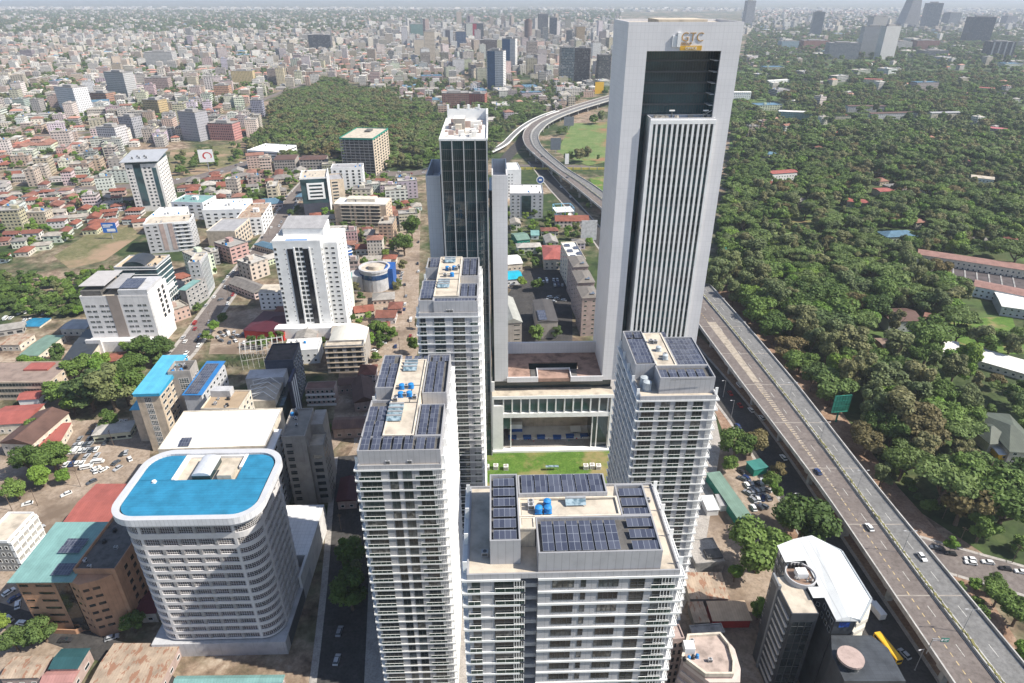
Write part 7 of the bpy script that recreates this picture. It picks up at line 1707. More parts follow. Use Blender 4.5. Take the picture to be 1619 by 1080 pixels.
# hand placed trees: pixel of the base, height, kind, width
for px, py, h, k, wf in ((1195, 905, 17, 0, 1.25), (1262, 862, 17, 0, 1.3), (1252, 840, 12, 0, 1.2), (1215, 775, 9, 0, 1.), (1160, 725, 13, 0, 1.2), (1185, 720, 12, 4, 1.15), (1225, 790, 8, 3, 1.), (1150, 745, 8, 0, 1.), (1160, 920, 8, 3, 1.), (1197, 980, 9, 3, .9), (1228, 755, 8, 4, 1.),
    (560, 905, 12, 0, .9), (558, 965, 13, 0, 1.), (565, 935, 10, 1, 1.), (548, 880, 9, 3, .9), (600, 535, 11, 0, 1.2), (585, 548, 9, 3, 1.), (620, 540, 9, 0, 1.), (640, 405, 17, 0, .9), (652, 380, 17, 0, .9), (628, 395, 11, 0, 1.), (655, 560, 11, 0, .8), (607, 392, 9, 1, 1.),
    (60, 690, 10, 0, 1.), (90, 745, 12, 0, 1.2), (70, 770, 11, 3, 1.1), (30, 790, 10, 0, 1.1), (105, 765, 8, 3, 1.), (50, 750, 12, 0, 1.), (110, 640, 13, 0, 1.3), (150, 650, 17, 0, 1.3), (185, 650, 18, 1, 1.3), (205, 640, 16, 0, 1.2), (130, 600, 13, 0, 1.2), (165, 610, 14, 3, 1.2), (215, 600, 13, 0, 1.2), (250, 575, 13, 0, 1.3), (225, 570, 12, 0, 1.2), (265, 560, 9, 0, 1.2), (120, 655, 12, 3, 1.2), (175, 680, 10, 0, 1.),
    (30, 1030, 9, 0, 1.1), (75, 1015, 9, 0, 1.2), (50, 1020, 8, 0, 1.), (215, 1000, 8, 0, 1.1), (8, 1000, 9, 3, .8), (340, 525, 8, 3, 1.2), (352, 512, 7, 0, 1.1), (330, 540, 7, 0, 1.1), (255, 580, 8, 0, 1.), (400, 550, 8, 0, 1.), (430, 545, 8, 3, 1.1), (415, 552, 8, 0, 1.), (375, 400, 10, 0, 1.), (445, 540, 7, 0, 1.),
    (850, 460, 9, 0, 1.2), (825, 455, 9, 3, 1.2), (850, 540, 10, 0, 1.1), (880, 535, 8, 0, 1.), (870, 420, 9, 0, 1.2), (845, 425, 9, 0, 1.2), (885, 425, 9, 3, 1.1), (845, 345, 9, 0, 1.2), (870, 350, 9, 0, 1.1), (880, 368, 8, 3, 1.1), (925, 375, 10, 0, 1.2), (910, 368, 8, 1, 1.2), (830, 350, 9, 3, 1.),
    (915, 258, 13, 1, 1.25), (928, 256, 14, 1, 1.2), (900, 258, 12, 0, 1.1), (950, 196, 14, 1, 1.2), (938, 197, 13, 0, 1.2), (885, 215, 11, 0, 1.2), (893, 213, 11, 0, 1.), (945, 255, 8, 0, .6),
    (1420, 760, 13, 2, 1.3), (1445, 740, 13, 1, 1.2), (1480, 800, 16, 2, 1.3), (1510, 830, 16, 4, 1.3), (1540, 800, 20, 0, 1.2), (1575, 840, 18, 0, 1.2), (1600, 800, 18, 0, 1.2), (1535, 780, 15, 0, 1.2), (1390, 770, 10, 1, 1.2), (1365, 720, 13, 4, 1.1), (1350, 700, 11, 4, 1.), (1600, 990, 11, 0, 1.2), (1570, 960, 9, 0, 1.2), (1620, 960, 12, 0, 1.2), (1610, 1050, 9, 3, 1.), (1500, 870, 6, 3, 1.2), (1460, 720, 15, 4, 1.3), (1430, 700, 18, 4, 1.3), (1410, 690, 18, 1, 1.3)):
    p = at(px, py); big_ = 1.4 if h > 11 else 1.2; add_tree(p.x, p.y, h * big_, k, wf)
for k in range(34):          # shrubs down the edge of the motorway bank
    px = 1175 + 250 * k / 33 + rt.uniform(-6, 6); py = 520 + 250 * (px - 1175) / 215; p = at(px + 42, py); 
    if treeok(p.x, p.y, 1): add_tree(p.x, p.y, rt.uniform(4, 8), rt.choice((0, 3, 0)), 1.3)
# ---------------------------------------------------------------- scattered city
rc = random.Random(77)
WALLC = [(.56, .5, .41), (.62, .58, .5), (.5, .41, .33), (.46, .34, .28), (.66, .64, .6), (.42, .4, .38), (.58, .45, .33), (.5, .4, .35), (.68, .66, .62), (.36, .33, .3), (.6, .52, .38)]
WNAME = ['sand', 'cream', 'tan', 'brown', 'white', 'grey', 'ochre', 'pinkish', 'bright white', 'dark grey', 'yellowish']
ROOFC = [(.34, .13, .09), (.28, .12, .09), (.38, .2, .15), (.42, .4, .37), (.5, .46, .4), (.3, .28, .26), (.14, .26, .36), (.6, .57, .52), (.2, .3, .26)]
RNAME = ['red', 'brick red', 'pinkish red', 'grey', 'pale', 'dark grey', 'blue', 'whitish', 'green']
BG = Grid(30.)
for x, y, r in FOOT: BG.put(x, y, r * .75)
CITY = []      # dict per building
def addb(x, y, w, d, h, rz, kind, wc, rcx):
    CITY.append((x, y, w, d, h, rz, kind, wc, rcx)); BG.put(x, y, math.hypot(w, d) * .42)
    if x > 150 and y < 2200:
        r = max(w, d) * .55; q = [(x - r, y - r), (x + r, y - r), (x + r, y + r), (x - r, y + r)]; BB_.append((x - r, x + r, y - r, y + r, q))
NOB = [W_([(455, 262), (392, 250), (386, 226), (432, 205), (424, 178), (452, 152), (488, 146), (512, 130), (545, 131), (558, 144), (606, 147), (628, 160), (670, 166), (690, 182), (724, 192), (712, 228), (700, 262), (640, 280), (600, 262), (530, 250)])]
def town(poly, n, spec, ang=(0,), gap=.9, treefrac=.0, rnd=rc):
    P_ = W_(poly); x0, x1 = min(p[0] for p in P_), max(p[0] for p in P_); y0, y1 = min(p[1] for p in P_), max(p[1] for p in P_)
    for _ in range(n):
        x, y = rnd.uniform(x0, x1), rnd.uniform(y0, y1)
        if not inpoly(x, y, P_): continue
        kind, wr, dr, hr, wcs, rcs = rnd.choices([s[1] for s in spec], [s[0] for s in spec])[0]
        w, d, h = rnd.uniform(*wr), rnd.uniform(*dr), rnd.uniform(*hr)
        if not BG.free(x, y, math.hypot(w, d) * .42 * gap) or near_road(x, y, min(w, d) * .4) or deck_x(x, y, w * .6) or builton(x, y, w * .5) or any(inpoly(x, y, c) for c in CLEAR + NOB): continue
        if not TG.free(x, y, min(w, d) * .33): continue
        addb(x, y, w, d, h, R(rnd.choice(ang)) + R(rnd.uniform(-5, 5)), kind, rnd.choice(wcs), rnd.choice(rcs))
def bmesh_wall(mb, w, d, h, bay):
    for a, b_ in (((-w / 2, -d / 2), (w / 2, -d / 2)), ((w / 2, -d / 2), (w / 2, d / 2)), ((w / 2, d / 2), (-w / 2, d / 2)), ((-w / 2, d / 2), (-w / 2, -d / 2))): mb.wallq(a, b_, 0, h)
def flatroof(mb, w, d, h, rg, mi=0):
    mb.face([(-w / 2 + .3, -d / 2 + .3, h - .7), (w / 2 - .3, -d / 2 + .3, h - .7), (w / 2 - .3, d / 2 - .3, h - .7), (-w / 2 + .3, d / 2 - .3, h - .7)], mi)
    mb.rring(-w / 2, w / 2, -d / 2, d / 2, .3, h - .9, h + .35, mi)
# ---------------------------------------------------------------- named towers of the skyline
def tower_px(name, label, x0, x1, ytop, ybase, col, dep=.8, rz=8, bay=3.2, wide=.6, tall=.55, cap=None, side=None, shape='box', roofcol=(.4, .38, .36)):
    a, b_ = at(x0, ybase), at(x1, ybase); w = (b_ - a).length; c = (a + b_) / 2
    u, v = (CX - CX), (CY - ytop) / F; r1, r2 = c_ + v * s_, -s_ + v * c_; h = CAMH + r2 * (c.y / r1)
    h = max(h, 8); rz = R(rz); k = abs(math.cos(rz)) + dep * abs(math.sin(rz)); w = w / k; d = w * dep
    t = thing(name, label, 'tower', (c.x, c.y + d / 2, 0), rz)
    mb = MB()
    if shape == 'round':
        n = 20; P_ = [(w / 2 * math.cos(6.2832 * i / n), w / 2 * math.sin(6.2832 * i / n)) for i in range(n)]
        mb.prism(P_, 0, h, bottom=False)
    elif shape == 'taper':
        q0 = [(-w / 2, -d / 2), (w / 2, -d / 2), (w / 2, d / 2), (-w / 2, d / 2)]; q1 = [(-w * .1, -d * .35), (w * .32, -d * .35), (w * .32, d * .35), (-w * .1, d * .35)]
        for i in range(4):
            j = (i + 1) % 4; mb.face([(*q0[i], 0), (*q0[j], 0), (*q1[j], h), (*q1[i], h)], 0, [(0, 0), (w, 0), (w, h), (0, h)])
        mb.face([(*p, h) for p in q1])
    else: bmesh_wall(mb, w, d, h, bay)
    o = mb.build('wall', [FAC], t); o.color = (*col, 1); o['bay'] = bay; o['storey'] = 3.6; o['wide'] = wide; o['tall'] = tall
    mb = MB()
    if shape == 'box':
        flatroof(mb, w, d, h, None); mb.box(-w * .25, w * .2, -d * .2, d * .25, h - .65, h + max(3, h * .05))
    elif shape == 'round': mb.prism([(x * .6, y * .6) for x, y in P_], h, h + h * .05); mb.prism([(x * 1.04, y * 1.04) for x, y in P_], h - h * .04, h)
    else: mb.box(0, w * .2, -d * .1, d * .1, h + .01, h + 6)
    o = mb.build('roof', [SHEETC], t); o.color = (*roofcol, 1)
    if side:
        mb = MB()
        for u0, u1, mi in side: mb.box(-w / 2 + w * u0, -w / 2 + w * u1, -d / 2 - .6, -d / 2 - .02, 0, h * .98, 0)
        o = mb.build('facade_strip', [SHEETC], t); o.color = (*cap, 1)
    BG.put(c.x, c.y, w * .5); return t
DK, GL_, WH, GR, BE = (.06, .07, .085), (.1, .16, .2), (.68, .68, .67), (.36, .37, .39), (.58, .5, .4)
TW = [('hotel_slab', 'white hotel slab with blue glass left half in front of the skyline', 770, 800, 80, 143, WH, .5, -18, 3, .5, .5, (.03, .1, .2), [(.05, .5, 0)]),
    ('blue_glass_tower', 'blue and white tower right behind the white hotel slab', 794, 818, 61, 112, WH, .7, -14, 3, .4, .5, (.03, .12, .25), [(.0, .6, 0)]),
    ('red_striped_tower', 'dark tower with a broad red stripe in the skyline', 734, 765, 37, 68, DK, .6, 6, 3, .7, .6, (.4, .02, .05), [(.22, .62, 0)]),
    ('white_core_tower', 'tower with white frame and dark middle left of the red striped tower', 700, 717, 47, 76, WH, .7, 6, 3, .4, .5, (.1, .1, .12), [(.25, .7, 0)]),
    ('blue_office_tower', 'dark blue office tower left of the red striped tower', 721, 737, 50, 80, (.05, .1, .2), .8, 6), ('cream_tower', 'cream stepped tower left of the skyline', 671, 689, 50, 102, BE, .8, 10), ('beige_tower', 'beige tower beside the cream stepped tower', 653, 676, 63, 92, BE, .8, 12, 3, .4),
    ('white_slim_tower', 'slim white tower in front of the cream stepped tower', 665, 680, 77, 105, WH, .9, 15, 2.6, .35), ('conference_tower', 'round brown tower with a flat top disc in the skyline', 829, 841, 32, 70, (.22, .14, .12), 1, 0, 2.4, .5, .7, None, None, 'round', (.2, .13, .11)),
    ('dark_slab_tower', 'tall dark grey tower right of the round brown tower', 850, 866, 22, 62, (.12, .13, .15), .8, 8, 2.6, .6, .7), ('curved_dark_tower', 'dark blue tower right of the tall dark grey tower', 868, 881, 28, 63, (.08, .11, .15), .8, -8, 2.6, .8, .7), ('gold_tower', 'brown and gold tower with a mast', 909, 924, 42, 72, (.42, .3, .16), .8, 8, 3, .5, .7), ('small_dark_tower', 'small dark tower left of the brown and gold tower', 895, 904, 48, 72, DK, .9, 5),
    ('green_glass_tower', 'greenish glass block at the left of a dark pair before the tallest tower', 884, 907, 75, 128, GL_, .7, 8, 3, .9, .75), ('brown_glass_tower', 'brown glass block beside the greenish glass block', 907, 934, 76, 128, (.16, .13, .12), .7, -10, 3, .8, .75), ('dark_block_tower', 'dark block nearest the left edge of the tallest tower', 943, 964, 87, 130, (.07, .075, .08), .8, 8, 3, .7, .6),
    ('white_blue_block', 'white and blue block behind the dark pair', 934, 949, 67, 98, WH, .8, 10, 3, .5), ('wide_brown_block', 'wide dark brown block below the red striped tower', 758, 786, 63, 88, (.15, .11, .1), .7, 4, 3, .7, .6), ('tan_tower', 'tan banded tower in front of the round brown tower', 832, 849, 66, 111, (.42, .36, .32), .8, 8, 2.6, .9, .5),
    ('white_stub_tower', 'short white tower right of the white hotel slab', 831, 843, 87, 112, WH, .9, 10), ('grey_haze_tower', 'grey tower standing above the roof corner of the tallest tower', 1175, 1190, 1, 42, (.3, .31, .34), .8, 8, 3, .7, .7), ('grey_spire_tower', 'grey tower with a spire in the wood right of the tallest tower', 1281, 1299, 19, 60, (.32, .34, .37), .8, -12, 2.6, .6, .7),
    ('wide_hotel_block', 'wide grey hotel block left of the white slabs in the wood', 1309, 1357, 68, 94, (.34, .35, .38), .5, -6, 3, .6, .6), ('grid_slab', 'grey white grid slab in the wood, left of the white ribbed slab', 1358, 1392, 42, 90, (.52, .52, .53), .45, -4, 2.4, .5, .6), ('ribbed_slab', 'white ribbed slab standing right of the grid slab', 1385, 1414, 41, 94, (.7, .69, .68), .5, 14, 2.2, .3, .9), ('green_top_tower', 'tower pair with green tops behind the grid slab', 1373, 1397, 26, 60, (.5, .48, .45), .7, 5, 3, .5),
    ('tapered_tower', 'tall tapering tower cut by the top edge of the picture', 1424, 1452, -12, 46, (.3, .3, .32), .9, 5, 3, .6, .7, None, None, 'taper'), ('twin_glass_tower', 'tall blue grey glass tower right of the tapering tower', 1457, 1483, 5, 48, (.22, .27, .32), .6, -15, 3, .8, .75), ('grey_wedge_tower', 'grey glass tower right of the tall blue grey one', 1494, 1516, 20, 43, (.2, .24, .28), .8, 8, 3, .8, .7), ('dark_grid_tower', 'dark grid fronted tower near the right edge', 1527, 1565, 27, 70, (.06, .08, .11), .6, -10, 3, .6, .6),
    ('striped_dark_tower', 'dark tower with pale vertical stripes at the right edge', 1561, 1600, 66, 95, (.1, .11, .13), .6, -8, 3, .6, .7, (.5, .5, .52), [(.1, .16, 0), (.35, .41, 0), (.6, .66, 0), (.85, .91, 0)]), ('hazy_block_tower', 'hazy grey block at the top right corner', 1587, 1605, 25, 42, (.25, .26, .29), .8, 5), ('long_brick_office', 'long red brick office in the wood below the tall blue grey tower', 1446, 1483, 64, 80, (.3, .14, .11), .5, 3, 3, .6), ('brick_court_block', 'red brick block behind the wide grey hotel block', 1268, 1310, 64, 77, (.34, .16, .12), .5, 3, 3, .5), ('blue_low_block', 'pale blue low block in the wood', 1233, 1262, 65, 77, (.3, .42, .48), .5, 3, 3, .5), ('white_frame_hall', 'dark fronted hall with a white roof in the wood', 1457, 1498, 80, 93, (.18, .2, .22), .5, 3, 3, .8), ('white_slab_office', 'white slab office beside the grid slab', 1413, 1440, 66, 82, (.6, .58, .56), .5, 4, 3, .8),
    ('brick_block', 'dark red brick block at the edge of the wooded park, left part', 697, 742, 147, 172, (.22, .12, .1), .6, 6, 3.4, .5, .5), ('brick_block_annex', 'bright red brick stepped block beside the dark brick block', 741, 770, 148, 171, (.36, .12, .09), .7, -10, 3.4, .5, .5), ('blue_topped_tower', 'turquoise topped green tower at the far left of the skyline', 648, 671, 38, 62, (.2, .34, .3), .7, 8, 3, .6),
    ('white_slab', 'tall white slab with grey left side in the left part of the city', 92, 143, 138, 184, (.66, .66, .68), .55, -25, 3.2, .35, .5), ('grey_slab', 'tall pale grey slab with notched top in the left part of the city', 170, 214, 114, 155, (.5, .5, .5), .5, -20, 2.8, .5, .55), ('grey_wedge_block', 'plain grey tower with a blank side behind the red marked billboard', 287, 329, 177, 223, (.34, .34, .37), .7, -22, 3, .6, .2), ('yellow_slab', 'yellow ochre slab in the left part of the city', 368, 402, 112, 137, (.58, .46, .25), .45, 6, 3.2, .3, .8), ('dark_pair_block', 'dark glass pair left of the skyline', 488, 524, 55, 82, (.05, .06, .08), .6, 6, 3, .9, .7),
    ('striped_grey_block', 'grey and white striped block beside a cream wall in the left part of the city', 191, 224, 185, 218, (.4, .4, .43), .7, -20, 3, .5, .6), ('round_grey_block', 'round fronted white and grey block left of the tilted roof tower', 158, 195, 201, 232, (.6, .59, .6), .8, -10, 3.2, .5, .5), ('timber_yellow_block', 'yellow and brown panelled block in the left part of the city', 229, 262, 158, 186, (.5, .38, .2), .7, -15, 3.2, .5, .5), ('brown_stepped_block', 'brown block with an orange roof beside the tall white slab', 144, 178, 147, 168, (.4, .22, .15), .7, -12, 3.2, .7, .5), ('white_pair_block', 'pale slab pair behind the yellow ochre slab', 231, 275, 82, 108, (.5, .49, .48), .6, 8, 3, .5), ('pink_block', 'pinkish brown pair of slabs behind the grey slab', 232, 268, 123, 145, (.4, .3, .28), .5, 6, 3, .5), ('lilac_block', 'dark lilac block at the wood edge', 398, 417, 158, 185, (.3, .3, .38), .8, 6, 3, .6), ('salmon_flats', 'salmon red flats behind the plain grey tower', 332, 376, 195, 222, (.5, .24, .22), .6, -8, 3, .5, .5), ('orange_tower_flats', 'orange brown flats below the yellow ochre slab', 340, 364, 135, 158, (.5, .3, .2), .8, 6, 3, .5)]
for a in TW: tower_px(*a)
HOUSE = ('house', (9, 16), (8, 13), (4, 7), [0, 1, 4, 4, 7, 8], [0, 0, 1, 1, 2, 3, 4, 5])
LOWSHED = ('house', (14, 34), (9, 16), (4, 6.5), [0, 1, 2, 5], [3, 4, 0, 6, 7, 1, 5])
FLATS = ('apartment block', (12, 24), (10, 17), (9, 21), [0, 1, 2, 3, 4, 4, 5, 7, 1, 8], [3, 4, 4, 2, 5, 7, 2])
MIDR = ('apartment block', (16, 28), (13, 20), (18, 33), [0, 1, 2, 4, 5, 7, 8], [3, 4, 5])
OFFI = ('office block', (20, 36), (16, 26), (24, 46), [0, 1, 2, 4, 5, 8, 9], [3, 4, 5])
LARGE = ('office block', (30, 60), (18, 34), (9, 18), [1, 4, 8, 5], [7, 4, 6, 3])
town([(-30, 330), (-30, 300), (190, 298), (235, 345), (110, 385), (-30, 425)], 700, [(7, HOUSE), (1, FLATS)], (10, 20, 100))
town([(-30, 300), (-30, 225), (180, 215), (200, 292)], 700, [(4, HOUSE), (4, FLATS)], (12, 20, 102))
town([(-30, 525), (-30, 495), (60, 505), (110, 500), (80, 540)], 60, [(1, LOWSHED)], (20,))
town([(470, 470), (500, 330), (660, 325), (655, 530), (560, 500)], 500, [(4, HOUSE), (2, LOWSHED), (.6, FLATS)], (5, 95, 15))
town([(360, 480), (420, 390), (430, 470), (400, 500)], 90, [(3, LOWSHED), (1, FLATS)], (55, 145))
town([(300, 340), (300, 292), (440, 250), (480, 262), (470, 330), (420, 345), (380, 330)], 300, [(3, LOWSHED), (2, HOUSE), (1, FLATS)], (15, 105))
town([(60, 430), (100, 410), (215, 385), (225, 350), (205, 330), (110, 380)], 160, [(3, HOUSE), (1, LOWSHED)], (12, 25, 102))
town([(190, 560), (260, 470), (330, 400), (400, 330), (440, 345), (350, 480), (300, 560)], 260, [(4, LOWSHED), (1.5, HOUSE), (1, FLATS)], (55, 145, 20), .85)
town([(420, 560), (420, 500), (560, 470), (660, 480), (640, 640), (540, 720), (530, 600)], 300, [(3, LOWSHED), (3, HOUSE)], (5, 95), .85)
town([(0, 690), (0, 600), (110, 600), (210, 660), (210, 690)], 60, [(3, LOWSHED)], (15, 105), .9)
town([(300, 335), (310, 292), (470, 262), (640, 290), (660, 330), (655, 470), (560, 480), (520, 330), (430, 350)], 500, [(4, FLATS), (1.5, LOWSHED), (1, HOUSE)], (5, 95, 15), .82)
town([(330, 470), (385, 400), (425, 345), (440, 380), (420, 480)], 160, [(3, LOWSHED), (2, FLATS)], (55, 145), .8)
town([(100, 570), (130, 500), (210, 560), (240, 590)], 60, [(2, LOWSHED), (1, HOUSE)], (20,), .8)
town([(440, 262), (640, 285), (665, 330), (480, 330)], 160, [(2, HOUSE), (2, LOWSHED), (1, FLATS)], (8, 98), .9)
town([(1040, 940), (1060, 860), (1110, 830), (1190, 960), (1190, 1000)], 40, [(2, LOWSHED)], (5, 95), .8)
town([(-40, 225), (-40, 120), (440, 98), (430, 148), (380, 178), (300, 190)], 3800, [(4, FLATS), (2, HOUSE), (1.2, MIDR), (1, LOWSHED), (.3, LARGE)], (12, 25, 102), 1.08)
town([(150, 235), (300, 192), (400, 182), (420, 215), (250, 232)], 500, [(5, FLATS), (2, HOUSE), (1, MIDR)], (12, 102), 1.05)
town([(430, 148), (440, 98), (640, 92), (700, 120), (600, 140), (530, 126)], 1200, [(4, FLATS), (2, MIDR), (2, LOWSHED), (.5, OFFI)], (8, 98), 1.)
town([(580, 165), (600, 128), (700, 125), (840, 140), (960, 128), (960, 150), (880, 175), (780, 200), (700, 185)], 420, [(2, LARGE), (3, LOWSHED), (2, FLATS)], (10, 100), .9)
town([(560, 120), (580, 42), (975, 42), (970, 128), (840, 135), (700, 122)], 3600, [(3, FLATS), (4, MIDR), (1.6, OFFI), (.6, LARGE)], (8, 30, 98), .95)
town([(630, 78), (650, 44), (975, 44), (968, 80)], 160, [(1, ('office block', (18, 30), (18, 28), (42, 105), [9, 5, 8, 4, 2], [3, 5]))], (8, 30), 1.1)
town([(-60, 120), (-60, 58), (590, 52), (570, 98)], 5200, [(5, FLATS), (2, LOWSHED), (2, MIDR), (.4, LARGE), (.15, OFFI)], (10, 40, 100), 1.05)
town([(800, 415), (800, 350), (960, 330), (960, 400), (880, 385)], 50, [(2, HOUSE), (1, LOWSHED)], (5, 95))
town([(1150, 400), (1165, 215), (1640, 215), (1640, 390)], 40, [(5, HOUSE), (1, LOWSHED)], (10, 30, 100))
town([(1170, 215), (1185, 110), (1640, 110), (1640, 215)], 110, [(4, HOUSE), (2, FLATS), (2, LARGE)], (10, 30, 100))
town([(1170, 110), (1185, 55), (1640, 55), (1640, 110)], 330, [(4, HOUSE), (2, FLATS), (2, LARGE), (1, MIDR)], (10, 30, 100))
town([(1170, 56), (1180, 32), (1640, 36), (1640, 56)], 1100, [(2, FLATS), (2, MIDR), (1, OFFI), (2, LARGE)], (10, 30, 100), .8)
town([(-60, 58), (-60, 17), (980, 17), (980, 52)], 6500, [(5, ('apartment block', (16, 42), (13, 30), (7, 22), FLATS[4], FLATS[5])), (1, MIDR), (1.2, ('office block', (40, 110), (25, 60), (8, 14), [4, 8, 1], [7, 6, 4]))], (10, 40, 100), .8)
town([(1175, 32), (1175, 17), (1640, 24), (1640, 38)], 2600, [(5, ('apartment block', (20, 50), (16, 34), (8, 24), FLATS[4], FLATS[5])), (1, MIDR), (1, ('office block', (40, 110), (25, 60), (8, 14), [4, 8, 1], [7, 6, 4]))], (10, 40, 100), .8)
town([(-60, 17), (-60, 11), (1640, 14), (1640, 20)], 1500, [(1, ('apartment block', (30, 90), (25, 60), (7, 18), [4, 8, 1, 0], [7, 4, 3]))], (10, 40, 100), .8)
for x_, y_, w_b, d_b, h_b, rz_b, *_r in CITY:
    c_b, s_b = math.cos(rz_b), math.sin(rz_b); k_b = [(x_ + u * w_b * c_b - v * d_b * s_b, y_ + u * w_b * s_b + v * d_b * c_b) for u, v in ((-.5, -.5), (.5, -.5), (.5, .5), (-.5, .5))]
    TG.put(x_, y_, min(w_b, d_b) * .5)
wood = [0, 0, 1, 1, 1, 2, 3, 0, 2, 1, 0, 0, 4, 2, 3]
fill([(1128, 470), (1150, 425), (1240, 440), (1310, 560), (1345, 650), (1275, 590)], 700, 17, 27, [1, 1, 0, 1, 3], .62)
fill([(1120, 455), (1160, 400), (1640, 400), (1640, 915), (1540, 865), (1440, 820), (1330, 680), (1230, 560)], 6500, 9, 25, wood, .56)
fill([(1130, 420), (1165, 215), (1640, 215), (1640, 400), (1300, 400)], 9000, 9, 22, wood, .58)
fill([(1150, 215), (1165, 120), (1640, 120), (1640, 215)], 11000, 10, 21, wood, .64)
fill([(1160, 120), (1190, 45), (1640, 45), (1640, 120)], 11000, 13, 22, wood, .75)
fill([(455, 262), (392, 250), (386, 226), (432, 205), (424, 178), (452, 152), (488, 146), (512, 130), (545, 131), (558, 144), (606, 147), (628, 160), (670, 166), (690, 182), (724, 192), (712, 228), (700, 262), (640, 280), (600, 262), (530, 250)], 5000, 10, 17, [0, 0, 1, 2, 1, 4], .5)
fill([(480, 245), (520, 210), (600, 205), (600, 270), (520, 262)], 300, 8, 12, [0, 1], .8)
fill([(715, 260), (700, 200), (760, 165), (830, 160), (860, 180), (800, 215), (775, 255)], 1200, 9, 15, [0, 1, 2, 0], .65)
fill([(560, 165), (600, 120), (700, 128), (830, 135), (960, 120), (964, 150), (880, 178), (780, 200), (700, 190)], 900, 10, 15, [0, 1, 0], .9)
fill([(0, 600), (120, 560), (210, 600), (200, 660), (100, 655)], 160, 7, 13, [0, 0, 3], .8)
fill([(0, 490), (0, 440), (100, 440), (190, 430), (130, 500), (60, 510)], 380, 7, 12, [0, 0, 1, 3], .7)
fill([(-20, 430), (-20, 330), (190, 300), (230, 345), (130, 372)], 300, 6, 12, [0, 0, 3, 1], .9)
fill([(-20, 330), (-20, 250), (190, 235), (205, 300), (100, 302)], 260, 7, 12, [0, 0, 3, 1], .9)
fill([(250, 260), (380, 230), (380, 262), (300, 285)], 90, 8, 13, [0, 0, 1], .8)
fill([(480, 470), (480, 300), (660, 300), (660, 560), (560, 560)], 420, 6, 11, [0, 3, 1], .85)
fill([(190, 560), (260, 470), (400, 330), (440, 345), (350, 480), (300, 560)], 120, 5, 9, [0, 3], .9)
fill([(300, 335), (310, 292), (470, 262), (640, 290), (660, 330), (430, 350)], 300, 6, 11, [0, 3, 0], .8)
fill([(60, 430), (215, 385), (225, 345), (110, 380)], 60, 5, 9, [0, 3, 1], .9)
fill([(420, 560), (560, 480), (650, 560), (540, 720)], 60, 5, 9, [0, 3], .9)
fill([(380, 300), (440, 262), (480, 262), (470, 330), (420, 360)], 60, 7, 11, [0, 0], .9)
fill([(800, 420), (800, 340), (960, 330), (960, 400), (900, 400)], 90, 6, 10, [0, 3], .9)
fill([(0, 1100), (0, 980), (240, 980), (260, 1080)], 60, 6, 9, [0, 0, 3], .9)
fill([(1460, 900), (1640, 930), (1640, 1100), (1560, 1050)], 90, 5, 11, [0, 0, 3], .8)
# trees between the houses, thinner in the dense quarters
fill([(-40, 232), (-40, 120), (440, 98), (430, 150), (300, 192)], 6000, 8, 15, [0, 0, 1, 3], .8)
fill([(-40, 130), (-40, 60), (600, 52), (560, 120)], 9000, 9, 17, [0, 1, 0], .85)
fill([(560, 122), (580, 45), (975, 45), (960, 128)], 3000, 9, 15, [0, 1, 0], .95)
fill([(-60, 60), (-60, 18), (980, 18), (980, 52)], 22000, 12, 28, [0, 1, 0], .8)
fill([(1175, 46), (1175, 22), (1640, 26), (1640, 46)], 5000, 13, 26, [0, 1, 0], .9)
fill([(200, 72), (330, 60), (330, 84), (210, 90)], 700, 11, 17, [0, 0], .6); fill([(100, 78), (170, 62), (240, 70), (160, 92), (60, 96)], 700, 11, 17, [0, 0, 1], .6)
